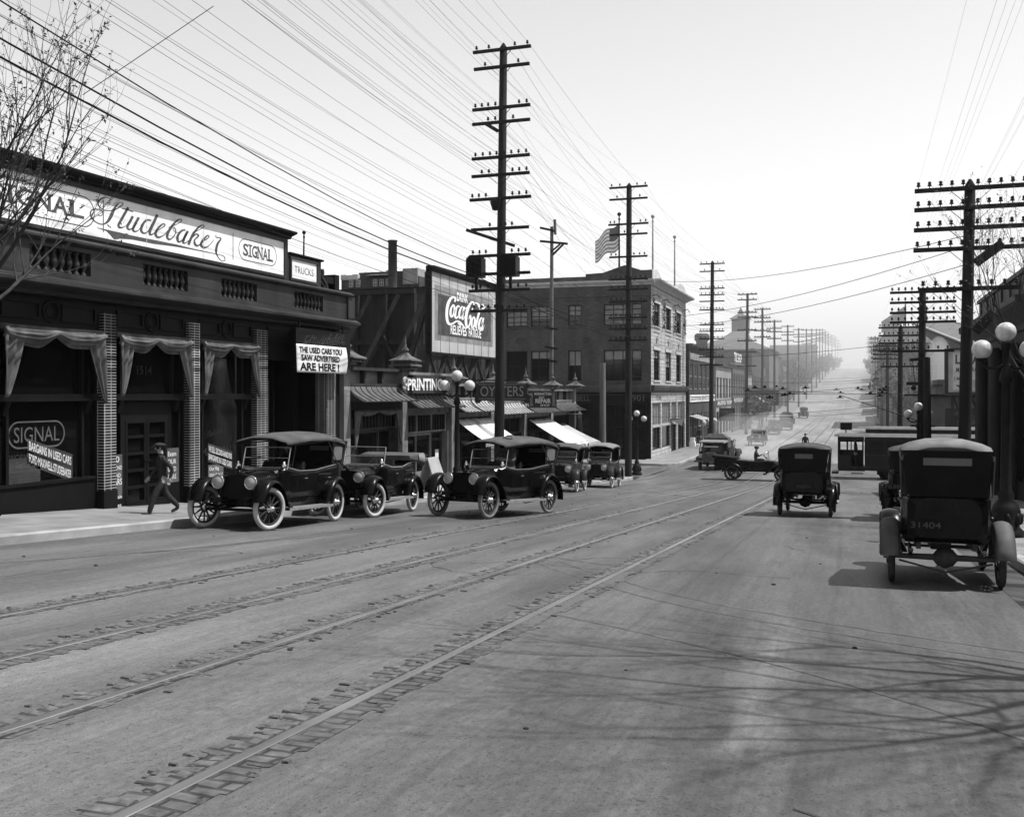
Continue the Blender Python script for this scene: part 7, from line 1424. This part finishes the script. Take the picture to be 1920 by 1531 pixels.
for a_, b_ in ((-.25, .15), (Lx - .15, Lx + .25)): mb = MB(); mb.box(a_, b_, .3, WT - .3, .3, .42); mb.build('fender', MBLK, tr)
# ------------------------------------------------------------------ people
MSUIT = M('dark_suit', .03, .9, .3, 9, bmp=.2); MSKIN = M('skin', .3, .6, .1, 9); MHAIR = M('hair', .02, .7, .2, 12); MSHIRT = M('pale_shirt', .4, .9, .1, 6); MSUIT2 = M('grey_suit', .07, .9, .3, 9)
def figure(name, label, loc, rot, J, suit=None, cap='cap', group=None, scale=1.0, skin_faces=True):
    """a clothed person as one continuous skinned surface; J: joint positions (metres) by name"""
    t = thing(name, label, 'person', loc, group, local=True); t.rotation_euler = (0, 0, rot); t.scale = (scale,) * 3
    R = dict(pelvis=.135, waist=.125, chest=.15, neckb=.085, neck=.055, head=.092, crown=.085, shl=.075, shr=.075, ell=.052, elr=.052, wrl=.036, wrr=.036, hipl=.115, hipr=.115, knl=.088, knr=.088, anl=.068, anr=.068)
    E = [('pelvis', 'waist'), ('waist', 'chest'), ('chest', 'neckb'), ('neckb', 'neck'), ('neck', 'head'), ('head', 'crown'), ('chest', 'shl'), ('shl', 'ell'), ('ell', 'wrl'), ('chest', 'shr'), ('shr', 'elr'), ('elr', 'wrr'), ('pelvis', 'hipl'), ('hipl', 'knl'), ('knl', 'anl'), ('pelvis', 'hipr'), ('hipr', 'knr'), ('knr', 'anr')]
    names = [k for k in R if k in J]; idx = {k: i for i, k in enumerate(names)}; vs = [J[k] for k in names]; es = [(idx[a], idx[b]) for a, b in E if a in idx and b in idx]; rad = [R[k] for k in names]
    for s in 'lr':                     # toes and fingers: each its own chain
        if 'an' + s in J:
            a = Vector(J['an' + s]); d = Vector(J.get('toe' + s, (a.x, a.y + .2, .04))); vs += [tuple(a + (Vector((0, 0, -.07)))), tuple(d)]; rad += [.05, .038]; es += [(idx['an' + s], len(vs) - 2), (len(vs) - 2, len(vs) - 1)]
        if 'wr' + s in J:
            w = Vector(J['wr' + s]); e = Vector(J['el' + s]); d = (w - e).normalized(); side = d.cross(Vector((1, 0, 0))).normalized(); palm = w + d * .075; vs.append(tuple(palm)); rad.append(.034); pi_ = len(vs) - 1; es.append((idx['wr' + s], pi_)); up = d.cross(side).normalized()
            for k in range(4):
                o = side * (.028 - .019 * k); ln = (.07, .08, .075, .058)[k]; vs += [tuple(palm + o + d * .03), tuple(palm + o + d * (.03 + ln * .55) + up * .012), tuple(palm + o * 1.05 + d * (.03 + ln * .8) + up * .035)]; rad += [.0095, .009, .008]; n = len(vs); es += [(pi_, n - 3), (n - 3, n - 2), (n - 2, n - 1)]
            th = palm + side * .04 - d * .03; vs += [tuple(th), tuple(th + side * .025 + d * .04)]; rad += [.011, .009]; n = len(vs); es += [(pi_, n - 2), (n - 2, n - 1)]
    me = bpy.data.meshes.new('body'); me.from_pydata(vs, es, []); o = bpy.data.objects.new('body', me); COL.objects.link(o); o.modifiers.new('skin', 'SKIN').use_smooth_shade = True
    for i, r in enumerate(rad): me.skin_vertices[0].data[i].radius = (r, r)
    me.skin_vertices[0].data[idx['pelvis']].use_root = True
    q = o.modifiers.new('sub', 'SUBSURF'); q.levels = q.render_levels = 2
    dg = bpy.context.evaluated_depsgraph_get(); m2 = bpy.data.meshes.new_from_object(o.evaluated_get(dg)); o.modifiers.clear(); o.data = m2; bpy.data.meshes.remove(me)
    m2.materials.clear(); m2.materials.append(suit or MSUIT); m2.materials.append(MSKIN); m2.materials.append(MSHIRT)
    nz = Vector(J['neck']); hc = Vector(J['head'])
    for p in m2.polygons:
        c = p.center; p.use_smooth = True
        if (c - hc).length < .17 and c.z > nz.z - .02: p.material_index = 1
        for s in 'lr':
            if 'wr' + s in J and (c - Vector(J['wr' + s])).dot((Vector(J['wr' + s]) - Vector(J['el' + s])).normalized()) > -.005 and (c - Vector(J['wr' + s])).length < .2: p.material_index = 1
    o.parent = t
    h = hc; f = Vector((0, 1, 0)); mb = MB()   # face: nose, brow, mouth, ears
    mb.hexa([h + Vector((-.016, .08, -.03)), h + Vector((.016, .08, -.03)), h + Vector((.012, .118, -.028)), h + Vector((-.012, .118, -.028))], [h + Vector((-.01, .08, .03)), h + Vector((.01, .08, .03)), h + Vector((.006, .095, .03)), h + Vector((-.006, .095, .03))])
    for s in (-1, 1): mb.sphere(h + Vector((s * .093, .005, .0)), .024, 8, 6, (.4, .8, 1.2))
    mb.build('face', MSKIN, t)
    mb = MB()
    for s in (-1, 1): mb.sphere(h + Vector((s * .035, .082, .022)), .011, 6, 5)
    mb.hexa([h + Vector((-.026, .084, -.052)), h + Vector((.026, .084, -.052)), h + Vector((.026, .09, -.052)), h + Vector((-.026, .09, -.052))], [h + Vector((-.026, .084, -.046)), h + Vector((.026, .084, -.046)), h + Vector((.026, .09, -.046)), h + Vector((-.026, .09, -.046))]); mb.build('eyes_and_mouth', MHAIR, t)
    mb = MB(); mb.sphere(h + Vector((0, -.018, .028)), .1, 14, 8, (1, 1.05, .95)); mb.build('hair', MHAIR, t)
    if cap == 'cap':
        mb = MB(); mb.sphere(h + Vector((0, -.01, .075)), .125, 16, 8, (1.05, 1.15, .5)); mb.hexa([h + Vector((-.08, .08, .05)), h + Vector((.08, .08, .05)), h + Vector((.06, .17, .035)), h + Vector((-.06, .17, .035))], [h + Vector((-.08, .08, .065)), h + Vector((.08, .08, .065)), h + Vector((.06, .17, .045)), h + Vector((-.06, .17, .045))]); mb.build('cap', suit or MSUIT, t)
    elif cap == 'hat':
        mb = MB(); mb.lathe([(.0, .16), (.08, .16), (.1, .13), (.105, .055), (.17, .05), (.175, .04), (.1, .04)], h, 'z', 18); mb.build('hat', suit or MSUIT, t)
    return t
def stand(dx=0, stride=.0, lean=.03, armf=0.0):
    return dict(pelvis=(0, 0, .93), waist=(0, .0 + lean * .3, 1.08), chest=(0, lean, 1.3), neckb=(0, lean * 1.1, 1.46), neck=(0, lean * 1.2 + .005, 1.53), head=(0, lean * 1.4 + .02, 1.64), crown=(0, lean * 1.4 + .015, 1.7), shl=(-.17, lean, 1.4), shr=(.17, lean, 1.4),
                ell=(-.23, -.02 - armf, 1.13), elr=(.23, -.02 + armf, 1.13), wrl=(-.24, .07 - armf * 1.2, .9), wrr=(.24, .07 + armf * 1.6, .92), hipl=(-.09, 0, .88), hipr=(.09, 0, .88),
                knl=(-.1, stride * .55 + .04, .5), knr=(.1, -stride * .3 + .05, .5), anl=(-.1, stride, .1), anr=(.1, -stride, .11 + stride * .2), toel=(-.11, stride + .2, .04), toer=(.11, -stride + .16, .03))
fp_ = gndp = Vector((-13.35, 17.0, 0)); zf_ = zg(fp_.y) + .17
figure('person', 'person in dark work clothes and flat cap striding along the pavement before the showroom', (fp_.x, fp_.y, zf_), 2.45, stand(stride=.36, lean=.06, armf=.14), MSUIT, 'cap', None, .82)
def seated(arm):
    return dict(pelvis=(0, 0, .12), waist=(0, -.02, .27), chest=(0, .0, .5), neckb=(0, .02, .65), neck=(0, .03, .72), head=(0, .05, .83), crown=(0, .045, .89), shl=(-.17, 0, .6), shr=(.17, 0, .6), ell=(-.24, .16, .36), elr=(.24, .16, .36), wrl=(-.12, .38, .4 + arm), wrr=(.1, .38, .4 + arm), hipl=(-.1, .05, .1), hipr=(.1, .05, .1), knl=(-.12, .45, .16), knr=(.12, .45, .16), anl=(-.12, .6, -.22), anr=(.12, .6, -.22), toel=(-.12, .78, -.25), toer=(.12, .78, -.25))
def ride(car, x, y, z, label, suit, cap, arm=.0):
    p = car.matrix_basis @ Vector((x, y, z)); f = figure('person', label, p, car.rotation_euler.z, seated(arm), suit, cap); return f
ride(c3, -.24, -.2, 1.0, 'driver in a pale sleeved coat at the wheel of the moving touring car', MSUIT2, 'cap')
ride(c3, .28, -1.2, 1.02, 'passenger on the back seat of the moving touring car', MSUIT, 'hat')
bpy.context.view_layer.update()
ride(et, -.25, -.15, 1.06, 'driver in a dark coat and cap leaning over the wheel of the open truck', MSUIT, 'cap', .08)
pm = onY(1510, 815, 84); figure('person', 'small dark bareheaded person standing out in the far street behind the black touring car', (pm.x, 84, zg(84) + .35), pi, stand(stride=.05), MSUIT, None)
p = onY(1605, 850, 66.2); figure('person', 'dark figure standing in the open end platform of the streetcar', (p.x, 66.2, tz_ + .72), pi / 2, stand(), MSUIT, 'hat')
figure('person', 'person in a long dark coat on the pavement outside the service station', (-14.3, 98.5, zg(98) + .17), pi, stand(stride=.1), MSUIT, 'hat')
figure('person', 'person in black by the canopy posts of the service station', (-14.2, 104.5, zg(104) + .17), 2.0, stand(stride=.15), MSUIT, 'hat')
gc = thing('goods_pile', 'white boxes piled on the pavement at the service station door', 'boxes', (-14.5, 95.5, zg(95))); mb = MB(); zz = zg(95) + .17; mb.box(-14.8, -14.2, 95, 95.6, zz, zz + .5); mb.box(-14.7, -14.25, 95.1, 95.5, zz + .5, zz + .9); mb.box(-14.1, -13.8, 95, 95.5, zz, zz + .3); mb.build('box', MSIGN, gc)
# pale hoarding boards by the hill kerb and loose stones on the track
for k, (px, y0, y1, YY) in enumerate(((1431, 805, 790, 132),)):
    a, b = onY(px, y0, YY), onY(px + 9, y1, YY); t = thing('notice_board', 'blank white board standing by the hazy truck', 'notice board', (a.x, YY, zg(YY))); mb = MB(); mb.box(a.x, b.x, YY, YY + .08, zg(YY) + .25, b.z); mb.box(a.x + .05, a.x + .13, YY + .08, YY + .16, zg(YY), b.z); mb.build('board', MSIGN, t)
mb = MB(); mb.sphere((-2.55, 40.5, zg(40.5) + .06), .14, 10, 7, (1.3, .8, .55)); tag(mb.build('stone', MBLK, at=(-2.55, 40.5, zg(40.5))), 'dark rounded lump lying between the tram rails', 'stone')
mb = MB(); mb.grid(lambda s, q: (-2.5 + .5 * s, 37.5 + .4 * q, zg(37.5 + .4 * q) + .02 + .03 * sin(6 * s + 4 * q)), 6, 6); tag(mb.build('paper_scrap', MSIGN, at=(-2.5, 37.5, zg(37.5))), 'crumpled white paper scrap lying on the nearest rail', 'litter')
# ------------------------------------------------------------------ trees
MBARK = M('bark', .035, .9, .4, 7, (1, 1, .2), .4); MBUD = M('bud', .06, .8, .3, 9)
def bare_tree(label, x, y, h, spread, seed, trunk_h, r0, first=7, levels=4, lean=(0, 0), buds=True, up=.9, name='street_tree'):
    rr = random.Random(seed); z0 = zg(y) + .1; t = thing(name, label, 'tree', (x, y, z0)); tb = MB(); mb = MB(); bb_ = MB()
    top = Vector((x + lean[0], y + lean[1], z0 + trunk_h)); tb.tube([(x, y, z0 - .2), (x + lean[0] * .4, y + lean[1] * .4, z0 + trunk_h * .5), top], [r0, r0 * .8, r0 * .66], 10)
    def grow(p, d, L, r, lv):
        n = 4; pts = [p]; rs = [r]; q = p.copy(); dd = d.copy()
        for k in range(n):
            dd = (dd + Vector((rr.gauss(0, .1), rr.gauss(0, .1), rr.gauss(.05, .06)))).normalized(); q = q + dd * (L / n); pts.append(q.copy()); rs.append(r * (1 - .62 * (k + 1) / n))
        (mb if lv < levels else mb).tube(pts, rs, 5 if lv > 1 else 7, caps=False)
        if lv >= levels:
            if buds:
                for k in range(rr.randint(3, 6)):
                    c = pts[-1] + (pts[-2] - pts[-1]) * rr.random() * .9; e = Vector((rr.gauss(0, 1), rr.gauss(0, 1), rr.gauss(.4, .8))).normalized(); s = rr.uniform(.02, .055); a = e.orthogonal().normalized() * s * .3
                    bb_.add([c, c + e * s * .6 + a, c + e * s * 1.5, c + e * s * .6 - a], [(0, 1, 2, 3)])
            return
        for k in range(rr.randint(3, 4) if lv < 3 else rr.randint(2, 4)):
            f = rr.uniform(.35, 1.0); i = min(int(f * n), n - 1); c = pts[i].lerp(pts[i + 1], f * n - i); ax = Vector((rr.gauss(0, 1), rr.gauss(0, 1), rr.gauss(0, .5))).normalized(); nd = (dd + ax * rr.uniform(.45, .85)); nd.z += .2 * up; grow(c, nd.normalized(), L * rr.uniform(.5, .75), rs[i + 1] * .72 + .001, lv + 1)
        grow(pts[-1], (dd + Vector((rr.gauss(0, .2), rr.gauss(0, .2), .1))).normalized(), L * .62, rs[-1], lv + 1)
    for k in range(first):
        a = 2 * pi * k / first + rr.uniform(-.3, .3); e = rr.uniform(.5, 1.15); d = Vector((cos(a) * cos(e) * spread, sin(a) * cos(e) * spread, sin(e))).normalized(); grow(top - Vector((0, 0, rr.uniform(0, trunk_h * .2))), d, h * rr.uniform(.36, .5), r0 * .42, 1)
    tb.build('trunk', MBARK, t); cr = mb.build('branches', MBARK, t)
    if buds: bb_.build('buds', MBUD, cr)
    return t
bare_tree('bare budding street tree reaching in front of the showroom sign', -13.1, 11.15, 6.6, .9, 21, 3.1, .13, 11, 4)
bare_tree('bare tree in the right hand pavement beside the camera, its shadow thrown over the road', 3.7, 8.7, 8.6, .5, 5, 3.6, .14, 9, 4)
bare_tree('leafless tree reaching over the classical building', 4.4, 25.5, 6.4, .9, 8, 3.0, .1, 8, 4)
MLEAF = M('hazy_foliage', .06, .9, .4, .6)
def leafy(label, x, y, h, w, seed):
    rr = random.Random(seed); z0 = zg(y); t = thing('hill_tree', label, 'tree', (x, y, z0), 'trees along the hill street'); mb = MB(); mb.tube([(x, y, z0 - .3), (x, y, z0 + h * .6)], [.3, .12], 6)
    for k in range(6): a = k * 1.05; mb.tube([(x, y, z0 + h * .3 + .1 * k), (x + cos(a) * w * .35, y + sin(a) * w * .35, z0 + h * (.6 + .05 * (k % 3)))], [.12, .03], 4)
    mb.build('trunk', MBARK, t); mb = MB(); cl = [(Vector((rr.gauss(0, w * .25), rr.gauss(0, w * .25), h * rr.uniform(.45, .92))), rr.uniform(.16, .3) * w) for _ in range(9)]
    for k in range(520):
        c, r = rr.choice(cl); e = Vector((rr.gauss(0, 1), rr.gauss(0, 1), rr.gauss(0, 1))).normalized(); p = Vector((x, y, z0)) + c + e * r * rr.random() ** .4; a = Vector((rr.gauss(0, 1), rr.gauss(0, 1), rr.gauss(0, 1))).normalized(); b = a.orthogonal().normalized(); s = rr.uniform(.18, .45); mb.add([p - a * s - b * s * .5, p + a * s - b * s * .5, p + a * s + b * s * .5, p - a * s + b * s * .5], [(0, 1, 2, 3)])
    mb.build('crown', MLEAF, t)
rt = random.Random(9); WHERE = ['beside the uphill pavement', 'between the hill buildings', 'near the crest of the hill']
for k in range(15):
    y = 226 + 27 * k + rt.uniform(-6, 6); leafy('leafy tree on the left of the hill street, number %s from the bottom' % ORD[min(k, 16)], -14.2 + xb(y) + rt.uniform(-2.2, .2), y, rt.uniform(7, 11) * (1 - .02 * k), rt.uniform(5, 8), k + 30)
for k in range(11):
    y = 140 + 38 * k + rt.uniform(-6, 6); leafy('leafy tree on the right of the hill street, number %s from the bottom' % ORD[min(k, 16)], 4.6 + xb(y) + rt.uniform(0, 2.5), y, rt.uniform(6, 10), rt.uniform(4, 7), k + 60)
for k in range(0):
    y = 610 + 40 * k; leafy('faint leafy tree on the left near the hilltop, number %s' % ORD[k], -16 + xb(y) + rt.uniform(-5, 0), y, rt.uniform(9, 14), rt.uniform(8, 12), k + 90)
bs = onY(1395, 790, 122); leafy('low dark bush like tree at the foot of the garage pole', -14.0 + xb(140), 139, 4.0, 4.2, 150)
# far hills on both sides carry a scatter of low house masses beyond the trees
# ------------------------------------------------------------------ air
def volume_box(name, lo, hi, dens, label=None, col=.95, aniso=.35, ball=False):
    m = bpy.data.materials.new(name); m.use_nodes = True; n = m.node_tree.nodes; l = m.node_tree.links; n.remove(n['Principled BSDF'])
    v = n.new('ShaderNodeVolumePrincipled'); v.inputs['Density'].default_value = dens; v.inputs['Color'].default_value = (col, col, col, 1); v.inputs['Anisotropy'].default_value = aniso
    l.new(v.outputs[0], n['Material Output'].inputs['Volume']); mb = MB(); mb.box(lo[0], hi[0], lo[1], hi[1], lo[2], hi[2]) if not ball else mb.sphere([(a + b) / 2 for a, b in zip(lo, hi)], 1, 24, 16, [(b - a) / 2 for a, b in zip(lo, hi)]); o = mb.build(name, m); o['kind'] = 'stuff'; o['label'] = label or name; return o
volume_box('haze', (-750, -70, -8), (950, 2650, 75), .00012, 'thin pale haze over the whole street', aniso=.1)
volume_box('smoke', (-90, 92, -7), (110, 1500, 70), .0021, 'smoky air hanging over the hill street beyond the crossing', col=.995, aniso=0)
p = onY(1758, 722, 92); volume_box('steam', (p.x - 1.1, 90.5, p.z - 2.0), (p.x + 1.3, 93.5, p.z + 4.2), .3, 'white steam plume rising beside the hoarding', col=1, aniso=0, ball=True)
for k, (px, py, YY, a, b, c) in enumerate(((1410, 842, 84, 3.6, 5, 1.3), (1385, 800, 104, 2.4, 4, 1.5), (1445, 800, 118, 3, 6, 1.8))):
    p = onY(px, py, YY); volume_box('exhaust_smoke', (p.x - a, YY - b, p.z - c), (p.x + a, YY + b, p.z + c), .05, 'drifting pale exhaust smoke between the far cars', col=1, aniso=0, ball=True)
